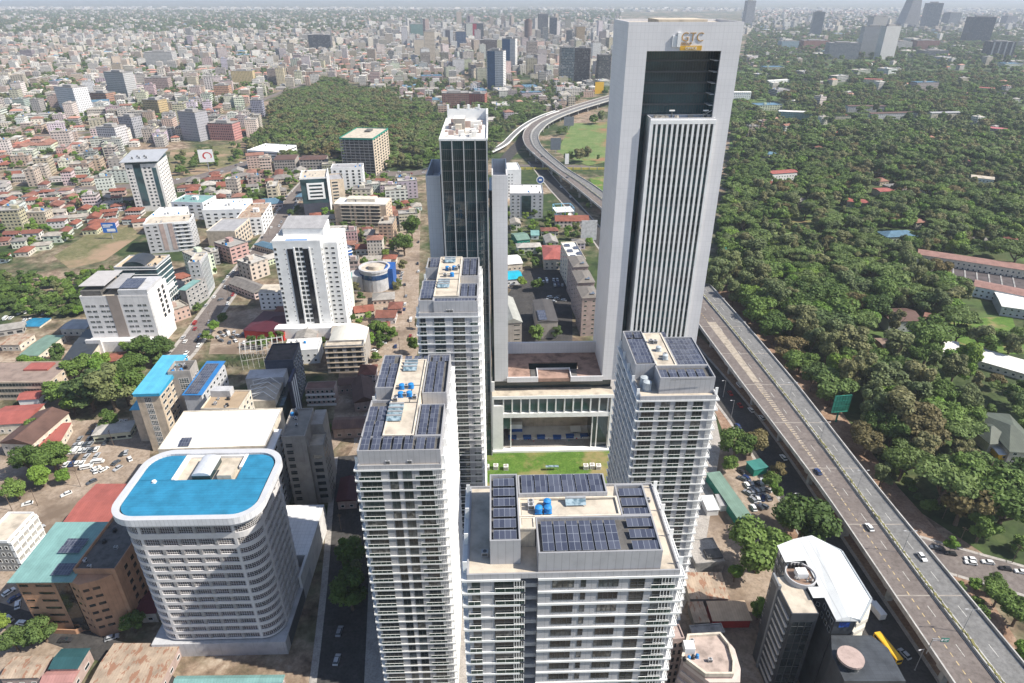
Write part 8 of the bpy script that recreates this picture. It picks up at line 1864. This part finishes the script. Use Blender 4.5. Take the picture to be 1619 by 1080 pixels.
# building meshes
PITCH = lambda kind, rcx, h: kind == 'house' or (rcx in (0, 1, 2) and h < 17)
def score(b_):
    x, y, w, d, h = b_[:5]; p = proj(x, y, h * .5)
    if not (-5 < p[0] < 1624 and -5 < p[1] < 1085): return -1
    return (w * h * .6 + w * d * .3) / ((x * x + y * y + 150 ** 2))
byk = {}
for b_ in CITY: byk.setdefault(b_[6], []).append(b_)
SHOW, REST = [], []
for k, l in byk.items():
    l = [b_ for b_ in l if score(b_) > 0]; l.sort(key=score, reverse=True); n = {'house': 225, 'apartment block': 235, 'office block': 130}[k]
    SHOW += l[:n]; REST += l[n:]
for x, y, w, d, h, rz, kind, wc, rcx in SHOW:
    rg = random.Random(int(x * 13 + y * 7)); pitched = PITCH(kind, rcx, h)
    desc = (f'{WNAME[wc]} house with {RNAME[rcx]} roof' if kind == 'house' else f'{WNAME[wc]} {"low" if h < 15 else "mid rise" if h < 26 else "tall"} {"flats" if kind == "apartment block" else "offices"}' + (f' with {RNAME[rcx]} roof' if pitched else ''))
    t = thing(kind.replace(' ', '_'), place_label(desc, x, y), kind, (x, y, 0), rz, {'house': 'houses among the trees', 'apartment block': 'flats across the city', 'office block': 'offices across the city'}[kind])
    mb = MB(); bmesh_wall(mb, w, d, h, 3); o = mb.build('wall', [FAC], t); c = WALLC[wc]; o.color = (*[min(.85, q * rg.uniform(.88, 1.12)) for q in c], 1)
    o['bay'] = rg.choice((2.6, 3.2, 3.8, 5.)); o['storey'] = rg.choice((3., 3.2, 3.5)); o['wide'] = rg.choice((.4, .5, .62, .8)) if kind != 'office block' else rg.choice((.55, .75, .95)); o['tall'] = rg.choice((.4, .5, .58))
    if pitched:
        r = roofmesh(t, TILE, -w / 2 - .5, w / 2 + .5, -d / 2 - .5, d / 2 + .5, h, min(w, d) * rg.uniform(.16, .26), 0 if w > d else 1, rg.random() < .6, ROOFC[rcx])
    else:
        mb = MB(); flatroof(mb, w, d, h, rg); r = mb.build('roof', [SHEETC], t); r.color = (*ROOFC[rcx if rcx > 2 else 4], 1)
        mb = MB(); a, e = rg.uniform(-.3, .1) * w, rg.uniform(-.3, .1) * d; mb.box(a, a + min(5, w * .3), e, e + min(4, d * .3), h - .68, h + 2.2); o2 = mb.build('stair_head', [SHEETC], t); o2.color = o.color
        if rg.random() < .7:
            for q in range(rg.randint(1, 3)): tank(t, rg.uniform(-.3, .35) * w, rg.uniform(.15, .38) * d, h - .68, .8, 1.5, rg.choice((TANKD, TANKB, TANKG)))
big = MB(); rl_ = MB(); wcol, wpar, rcol = [], [], []
for x, y, w, d, h, rz, kind, wc, rcx in REST:
    M = Matrix.Translation((x, y, 0)) @ rotz(rz); mb = MB(); bmesh_wall(mb, w, d, h, 3); big.append(mb, M)
    f_ = rc.uniform(.85, 1.15); c = tuple(min(.85, q * f_) for q in WALLC[wc]); wcol += [c] * 4; wpar += [(rc.choice((2.6, 3.4, 4.5)), rc.choice((.4, .55, .8)), rc.choice((.4, .55)))] * 4
    mb = MB(); n0 = len(rl_.f)
    if PITCH(kind, rcx, h):
        hh = min(w, d) * .2; mb.face([(-w / 2 - .4, -d / 2 - .4, h), (w / 2 + .4, -d / 2 - .4, h), (w / 2 - d * .3, 0, h + hh), (-w / 2 + d * .3, 0, h + hh)]); mb.face([(w / 2 + .4, d / 2 + .4, h), (-w / 2 - .4, d / 2 + .4, h), (-w / 2 + d * .3, 0, h + hh), (w / 2 - d * .3, 0, h + hh)])
        mb.face([(w / 2 + .4, -d / 2 - .4, h), (w / 2 + .4, d / 2 + .4, h), (w / 2 - d * .3, 0, h + hh)]); mb.face([(-w / 2 - .4, d / 2 + .4, h), (-w / 2 - .4, -d / 2 - .4, h), (-w / 2 + d * .3, 0, h + hh)])
    else:
        mb.face([(-w / 2, -d / 2, h), (w / 2, -d / 2, h), (w / 2, d / 2, h), (-w / 2, d / 2, h)]); mb.box(-w * .2, w * .05, -d * .2, d * .1, h + .02, h + 2.2)
    rl_.append(mb, M); cc = ROOFC[rcx]; f_ = rc.uniform(.85, 1.15); rcol += [tuple(min(.9, q * f_) for q in cc)] * (len(rl_.f) - n0)
def colattr(o, name, vals, typ='FLOAT_VECTOR'):
    a = o.data.attributes.new(name, typ, 'FACE')
    if typ == 'FLOAT_COLOR': a.data.foreach_set('color', [q for c in vals for q in (*c, 1)])
    else: a.data.foreach_set('vector', [q for c in vals for q in c])
o = big.build('distant_city_blocks', [FACM]); colattr(o, 'wallcol', wcol, 'FLOAT_COLOR'); colattr(o, 'winpar', wpar); struct(o, 'stuff')
m, nt, b = newmat('far_roofs'); L(nt, N(nt, 'ShaderNodeAttribute', attribute_type='GEOMETRY', attribute_name='wallcol').outputs['Color'], b.inputs['Base Color']); b.inputs['Roughness'].default_value = .8
o2 = rl_.build('distant_city_roofs', [m]); colattr(o2, 'wallcol', rcol, 'FLOAT_COLOR'); struct(o2, 'stuff')
# ---------------------------------------------------------------- plant the trees
def tscore(t): return t[2] * t[3] * 10 / math.sqrt(t[0] ** 2 + t[1] ** 2 + CAMH ** 2)
vis = [t for t in TREES if inview(t[0], t[1], t[2] * 6, 10)]
for t in vis: pass
vis.sort(key=tscore, reverse=True)
NEAR, FARS = vis[:292], vis[292:]
HW = lambda h: 'tall' if h > 15 else 'small' if h < 8 else 'medium'
for i, (x, y, s, wf, k) in enumerate(NEAR):
    t = thing('tree', place_label(HW(s * 10) + ' ' + KIND[k], x, y), 'tree', (x, y, 0), rt.uniform(0, 6.28), 'trees of the city'); t.scale = (s * wf, s * wf, s)
    link('crown', CROWN[k][i % 3], t); link('trunk', TRUNK[k], t)
def scatter(name, items, meshes):
    """one object of many trees: points with a size, a turn and a kind"""
    cl = bpy.data.collections.new(name + '_source'); srcs = []
    for i, me in enumerate(meshes):
        o = bpy.data.objects.new(f'{name}_kind_{i:02d}', me); cl.objects.link(o)
    me = bpy.data.meshes.new(name); me.from_pydata([(x, y, 0) for x, y, *_ in items], [], [])
    n = len(items)
    a = me.attributes.new('size', 'FLOAT_VECTOR', 'POINT'); a.data.foreach_set('vector', [q for t in items for q in (t[2] * t[3], t[2] * t[3], t[2])])
    a = me.attributes.new('turn', 'FLOAT_VECTOR', 'POINT'); a.data.foreach_set('vector', [q for t in items for q in (0, 0, rt.uniform(0, 6.28))])
    a = me.attributes.new('sort', 'INT', 'POINT'); per = len(meshes) // 5; a.data.foreach_set('value', [t[4] * per + rt.randrange(per) for t in items])
    ob = link(name, me); ng = bpy.data.node_groups.new(name, 'GeometryNodeTree')
    ng.interface.new_socket('Geometry', in_out='INPUT', socket_type='NodeSocketGeometry'); ng.interface.new_socket('Geometry', in_out='OUTPUT', socket_type='NodeSocketGeometry')
    gi, go = ng.nodes.new('NodeGroupInput'), ng.nodes.new('NodeGroupOutput'); ip = ng.nodes.new('GeometryNodeInstanceOnPoints'); ci = ng.nodes.new('GeometryNodeCollectionInfo')
    ci.inputs['Collection'].default_value = cl; ci.inputs['Separate Children'].default_value = True; ci.inputs['Reset Children'].default_value = True; ip.inputs['Pick Instance'].default_value = True
    def na(nm, ty): q = ng.nodes.new('GeometryNodeInputNamedAttribute'); q.data_type = ty; q.inputs['Name'].default_value = nm; return q.outputs['Attribute']
    er = ng.nodes.new('FunctionNodeEulerToRotation')
    ng.links.new(gi.outputs[0], ip.inputs['Points']); ng.links.new(ci.outputs[0], ip.inputs['Instance']); ng.links.new(na('sort', 'INT'), ip.inputs['Instance Index'])
    ng.links.new(na('turn', 'FLOAT_VECTOR'), er.inputs[0]); ng.links.new(er.outputs[0], ip.inputs['Rotation']); ng.links.new(na('size', 'FLOAT_VECTOR'), ip.inputs['Scale']); ng.links.new(ip.outputs[0], go.inputs[0])
    md = ob.modifiers.new('scatter', 'NODES'); md.node_group = ng
    return struct(ob, 'stuff')
mid = [t for t in FARS if t[1] < 900]; far = [t for t in FARS if t[1] >= 900]
scatter('woodland', mid, [m_ for k in range(5) for m_ in MIDC[k]])
scatter('distant_woodland', far, [m_ for k in range(5) for m_ in FARC[k]])
# ---------------------------------------------------------------- vehicles
def car_meshes():
    prof = [(-2.2, .35), (-2.2, .78), (-2.05, .92), (-1.95, .95), (1.0, .98), (2.0, .82), (2.2, .62), (2.2, .35)]
    mb = MB()
    def extr(p, y0, y1, mi=0, ins=0):
        n = len(p)
        mb.face([(x, y0, z) for x, z in p], mi); mb.face([(x, y1, z) for x, z in reversed(p)], mi)
        for i in range(n):
            a, b_ = p[i], p[(i + 1) % n]; mb.face([(a[0], y0, a[1]), (a[0], y1, a[1]), (b_[0], y1, b_[1]), (b_[0], y0, b_[1])], mi)
    extr(prof, -.86, .86)
    mb.box(-1.45, .35, -.66, .66, 1.42, 1.47)
    body = mb
    g = MB(); b0 = [(-1.95, -.8), (1.0, -.8), (1.0, .8), (-1.95, .8)]; t0 = [(-1.45, -.66), (.35, -.66), (.35, .66), (-1.45, .66)]
    for i in range(4):
        j = (i + 1) % 4; g.face([(*b0[i], .955), (*b0[j], .955), (*t0[j], 1.43), (*t0[i], 1.43)])
    wh = MB(); wh.tube((0, -.1, 0), (0, .1, 0), .33, None, 12)
    return body.mesh('car', [PAINTC]), g.mesh('car_windows', [GLASS]), wh.mesh('wheel', [RUBBER])
CARB, CARG, CARW = car_meshes()
van = MB(); van.box(-2.4, 1.9, -.9, .9, .4, 1.95); van.box(1.9, 2.6, -.88, .88, .4, 1.1); vg = MB(); vg.box(-2.1, 1.7, -.92, .92, 1.2, 1.7); vg.face([(1.92, -.8, 1.2), (1.92, .8, 1.2), (1.92, .8, 1.8), (1.92, -.8, 1.8)])
VANB, VANG = van.mesh('van', [PAINTC]), vg.mesh('van_windows', [GLASS])
CC = [(.75, .75, .74), (.75, .75, .74), (.72, .72, .71), (.42, .43, .45), (.03, .03, .035), (.08, .09, .11), (.02, .04, .13), (.3, .02, .02), (.25, .26, .28)]
CN = ['white', 'white', 'white', 'silver', 'black', 'dark grey', 'dark blue', 'red', 'grey']
def car(x, y, z, rz, col, label, detail=False, isvan=False, grp=None):
    t = thing('parked_car' if grp else 'car', label, 'van' if isvan else 'car', (x, y, z), rz, grp)
    o = link('body', VANB if isvan else CARB, t); o.color = (*CC[col], 1); link('car_windows', VANG if isvan else CARG, t)
    if detail:
        for a, b_ in ((-1.4, -.8), (-1.4, .8), (1.4, -.8), (1.4, .8)): o = link('wheel', CARW, t); o.location = (a, b_, .33)
    return t
rv = random.Random(5)
for px, py, c, lab, up in ((1374, 835, 0, 'white car driving on the motorway near its middle', 0), (1457, 882, 0, 'long white car on the right carriageway of the motorway', 1), (1293, 747, 6, 'dark blue car crossing the pale joint on the motorway', 0)):
    p = at(px, py, ZD + .1); car(p.x, p.y, ZD + .03, R(-86 if up else 94), c, lab, True)
for px, py, c, lab in ((843, 243, 0, 'small white car in the bend of the motorway'), (857, 248, 4, 'black car in the bend of the motorway'), (897, 281, 5, 'dark car on the straight of the motorway left of the tallest tower')):
    p = at(px, py, ZD + .1); car(p.x, p.y, ZD + .03, R(115), c, lab)
for px, py, c, lab, rz in ((1187, 650, 0, 'white car under the motorway beside a lit pier', 100), (1204, 662, 0, 'second white car under the motorway beyond the green shed', 100), (1238, 725, 0, 'white car on the shaded road below the dark blue car', 100), (1429, 1036, 3, 'pale blue grey car near the yellow bus', 110), (1169, 611, 0, 'white van under the motorway near the right tower', 100),
    (1478, 868, 5, 'dark grey car first in the queue beside the motorway', 165), (1502, 877, 4, 'black car second in the queue on the side road', 168), (1533, 886, 0, 'white estate car in the middle of the queue on the side road', 168), (1534, 892, 0, 'white car alongside the white estate car on the side road', 168), (1561, 891, 0, 'white car just ahead of the black car on the side road', 168), (1589, 901, 4, 'black car behind the white cars on the side road', 168), (1613, 906, 0, 'white car last in the queue at the right edge', 168),
    (200, 717, 3, 'silver car on the village street beside the blue roofed slab', 110), (206, 727, 0, 'white car on the village street just before the roof court', 130), (184, 733, 5, 'dark car stopped on the village street', 70), (156, 732, 0, 'white truck like van parked across the village street', 10), (137, 741, 0, 'white van wreck beside the red roofed warehouse', 20), (152, 746, 0, 'second white wreck beside the red roofed warehouse', 120), (165, 744, 0, 'third white wreck beside the red roofed warehouse', 60),
    (178, 1010, 3, 'pale car on the shaded lane before the rounded tower', 25), (104, 1014, 4, 'black car at the foot of the brown building wall', 5), (15, 938, 0, 'white car beside the brown building, topmost', 60), (24, 948, 6, 'dark blue car beside the brown building', 60), (29, 958, 0, 'white car beside the brown building, second from top', 120), (15, 980, 3, 'silver car beside the brown building, lowest row left', 150), (36, 987, 0, 'white car in the shaded yard of the brown building', 170), (55, 988, 5, 'dark car under the overhang of the brown building', 65), (80, 988, 3, 'grey car under the overhang of the brown building, right one', 60),
    (537, 1000, 8, 'grey car on the shaded street left of the front tower, upper', 88), (533, 1045, 3, 'silver blue car on the shaded street left of the front tower, lower', 88), (51, 837, 5, 'dark car by the white framed block', 60), (63, 837, 3, 'silver car by the white framed block', 60), (592, 556, 0, 'white car in the yard right of the barrel roofed block', 150), (586, 580, 0, 'white car beside the barrel roofed block, nearer', 160), (608, 522, 0, 'white car in the row under trees left of the white tower', 5), (608, 534, 0, 'second white car in the row under the trees', 5), (606, 544, 0, 'third white car in the row under the trees', 5),
    (384, 390, 7, 'red vehicle on the main street', 60), (367, 447, 3, 'yellowish silver car on the main street', 60), (394, 383, 5, 'dark car behind the red vehicle on the main street', 60), (405, 372, 0, 'white car far up the main street', 60), (375, 437, 5, 'dark car on the main street below the red vehicle', 60), (349, 475, 5, 'dark car low on the main street', 60), (375, 285, 0, 'white car on the highway by the roundabout', 10), (662, 430, 0, 'white car in the shaded lane behind the tower', 90)):
    p = at(px, py); isv = 'van' in lab or 'truck' in lab; car(p.x, p.y, .12, R(rz), c, lab, detail=py > 640, isvan=isv)
def yard(poly, n, ang, grp, desc, sx=2.3, sy=5.1, jit=8, fillp=.85):
    P_ = W_(poly); cx = sum(p[0] for p in P_) / len(P_); cy = sum(p[1] for p in P_) / len(P_); a = R(ang); k = 0
    spots = []
    for i in range(-14, 15):
        for j in range(-9, 10):
            x = cx + (i * sx) * math.cos(a) - (j * sy) * math.sin(a); y = cy + (i * sx) * math.sin(a) + (j * sy) * math.cos(a)
            if inpoly(x, y, P_) and rv.random() < fillp and not builton(x, y, .5): spots.append((x, y))
    rv.shuffle(spots)
    for x, y in spots[:n]:
        c = rv.choice((0, 1, 2, 0, 1, 3, 4, 5, 6, 8, 3)); v = rv.random() < .08
        car(x, y, .12, a + R(90) + R(rv.uniform(-jit, jit)), c, f'{CN[c]} {"van" if v else "car"} {desc}', False, v, f'{CN[c]} {"vans" if v else "cars"} {grp}')
yard([(103, 738), (118, 702), (128, 690), (150, 672), (172, 676), (170, 702), (158, 715), (152, 736)], 62, 8, 'packed in the car yard', 'packed in the open car yard by the red shelter')
yard([(178, 690), (182, 668), (205, 665), (200, 688)], 10, 8, 'at the wall of the car yard', 'parked along the wall of the car yard')
yard([(1166, 742), (1212, 748), (1216, 768), (1214, 792), (1208, 815), (1190, 815), (1176, 775)], 52, 12, 'in the scrap yard', 'jumbled in the scrap yard beside the long green shed', 2.4, 4.6, 40, .95)
yard([(1128, 768), (1146, 768), (1148, 782), (1136, 784)], 4, 12, 'beside the white shed', 'parked above the white roofed shed', 2.6, 5)
yard([(340, 528), (392, 515), (402, 528), (400, 545), (345, 545)], 20, 40, 'in the yard below the maroon restaurant', 'in the shaded yard below the maroon restaurant', 3.5, 6, 25, .7)
yard([(852, 438), (866, 438), (866, 455), (852, 455)], 5, 2, 'in the parking court', 'parked in the left row of the parking court', 2.8, 5.5)
yard([(874, 440), (890, 440), (890, 455), (874, 455)], 8, 2, 'in the parking court middle', 'parked in the middle of the parking court', 2.8, 5.5)
yard([(862, 470), (890, 470), (892, 480), (866, 482)], 6, 60, 'by the courtyard house', 'parked behind the courtyard house', 2.8, 5.5)
yard([(605, 430), (640, 430), (640, 455), (600, 455)], 18, 5, 'beside the round blue building', 'parked beside the round blue building', 3.2, 6, 20, .7)
yard([(0, 500), (70, 488), (85, 500), (20, 515)], 14, 20, 'in the hotel car park', 'in the car park left of the hotel', 3.2, 7, 15, .6)
TG2 = Grid(6.)
def kerb_cars(name, n, off, desc, grp, y1=1500):
    pl, w = next((p, w) for (p, w), nm in zip(ROADS, RN) if nm == name); k = 0
    for _ in range(n * 6):
        i = rv.randrange(len(pl) - 1); t = rv.random(); ax, ay = pl[i]; bx, by = pl[i + 1]; d = Vector((bx - ax, by - ay)).normalized(); sd_ = rv.choice((-1, 1)); o = sd_ * w * rv.choice(off)
        x, y = ax + (bx - ax) * t - d.y * o, ay + (by - ay) * t + d.x * o
        if y > y1 or not inview(x, y, 0, 0) or builton(x, y, 1) or not TG2.free(x, y, 3) or not TG.free(x, y, 1.2): continue
        TG2.put(x, y, 3); c = rv.choice((0, 1, 2, 3, 4, 5, 6, 7, 8)); v = rv.random() < .12; k += 1
        car(x, y, .14, math.atan2(d.y, d.x) + (0 if sd_ > 0 else math.pi) + R(rv.uniform(-4, 4)), c, f'{CN[c]} {"van" if v else "car"} {desc}', False, v, f'{CN[c]} {"vans" if v else "cars"} {grp}')
        if k >= n: break
kerb_cars('main_street', 46, (.25, .45, .5, .55), 'on the main street or at its kerb', 'along the main street')
kerb_cars('highway', 34, (.15, .3, .4), 'on the wide highway across the left part', 'along the highway')
kerb_cars('frontage_road', 14, (.2, .4), 'on the shaded road beside the motorway piers', 'along the frontage road', 900)
kerb_cars('back_lane', 10, (.3, .45), 'in the earth lane left of the slender white tower', 'in the back lane')
kerb_cars('village_street', 10, (.3, .45), 'in the village street beside the car yard', 'in the village street')
kerb_cars('boulevard', 14, (.2, .35), 'on the distant boulevard at left', 'on the boulevard')
if 'up' not in WM:
    mb = MB(); mb.tube((0, 0, 0), (0, 0, 9.5), .14, .1, 6); WM['up'] = mb.mesh('pole', [BARK]); mb = MB(); mb.box(-1.1, 1.1, -.06, .06, 8.7, 8.85); mb.box(-.8, .8, -.06, .06, 7.9, 8.02); WM['ua'] = mb.mesh('cross_arm', [BARK])
for px, py in ((180, 705), (120, 745), (128, 770), (262, 600), (318, 540), (333, 512), (362, 470), (380, 440), (400, 395), (425, 372), (640, 470), (648, 520), (632, 555), (618, 590), (540, 840), (543, 940), (1490, 820), (1515, 862), (1600, 890), (1240, 840), (60, 800), (20, 808), (590, 470), (575, 500)):
    p = at(px, py); t = thing('utility_pole', place_label('thin dark utility pole', p.x, p.y), 'utility pole', (p.x, p.y, 0), rv.uniform(0, 3), 'utility poles'); link('pole', WM['up'], t); link('cross_arm', WM['ua'], t)
# yellow bus
p = at(1401, 1030); t = thing('yellow_bus', 'yellow bus parked beside the dark angular office', 'bus', (p.x, p.y, .1), R(102))
mb = MB(); mb.box(-5.4, 5.4, -1.2, 1.2, .45, 2.95); mb.box(-4.6, 4.6, -1, 1, 2.95, 3.05); mb.build('body', [YELLOW], t)
mb = MB(); mb.box(-5., 5., -1.23, 1.23, 1.6, 2.5); mb.face([(5.42, -1.05, 1.4), (5.42, 1.05, 1.4), (5.42, 1.05, 2.6), (5.42, -1.05, 2.6)]); mb.face([(-5.42, 1.05, 1.5), (-5.42, -1.05, 1.5), (-5.42, -1.05, 2.6), (-5.42, 1.05, 2.6)]); mb.build('bus_windows', [GLASS], t)
for a, b_ in ((-3.4, -1.1), (-3.4, 1.1), (3.4, -1.1), (3.4, 1.1)):
    o = link('wheel', CARW, t); o.location = (a, b_, .48); o.scale = (1.45,) * 3
p = at(1382, 968); t = thing('white_truck', 'white truck parked at the right foot of the dark angular office', 'truck', (p.x, p.y, .1), R(100)); mb = MB(); mb.box(-4, 2, -1.2, 1.2, .8, 3.4); mb.build('cargo_box', [WHITE], t); mb = MB(); mb.box(2.1, 4, -1.1, 1.1, .6, 2.6); mb.build('cab', [WHITE], t); mb = MB(); mb.box(3., 4.02, -1., 1., 1.6, 2.3); mb.build('windscreen', [GLASS], t)
p = at(1549, 935); t = thing('parasol', 'pale yellow parasol on the earth triangle by the side road', 'parasol', p, 0); mb = MB(); n = 10
for k in range(n): a0, a1 = 6.2832 * k / n, 6.2832 * (k + 1) / n; mb.face([(2 * math.cos(a0), 2 * math.sin(a0), 2.2), (2 * math.cos(a1), 2 * math.sin(a1), 2.2), (0, 0, 2.9)])
mb.build('canopy', [plain('pale_yellow_cloth', (.62, .56, .22), .8, .2, .1, .5)], t); mb = MB(); mb.tube((0, 0, 0), (0, 0, 2.8), .04, None, 6); mb.build('pole', [STEEL], t)
# the lettering becomes plain meshes
dg = bpy.context.evaluated_depsgraph_get()
for o in [o for o in SC.objects if o.type == 'FONT']:
    me = bpy.data.meshes.new_from_object(o.evaluated_get(dg)); me.name = o.name; n = o.name
    q = bpy.data.objects.new(n, me); COL.objects.link(q); q.parent = o.parent; q.matrix_basis = o.matrix_basis.copy(); bpy.data.objects.remove(o); q.name = n
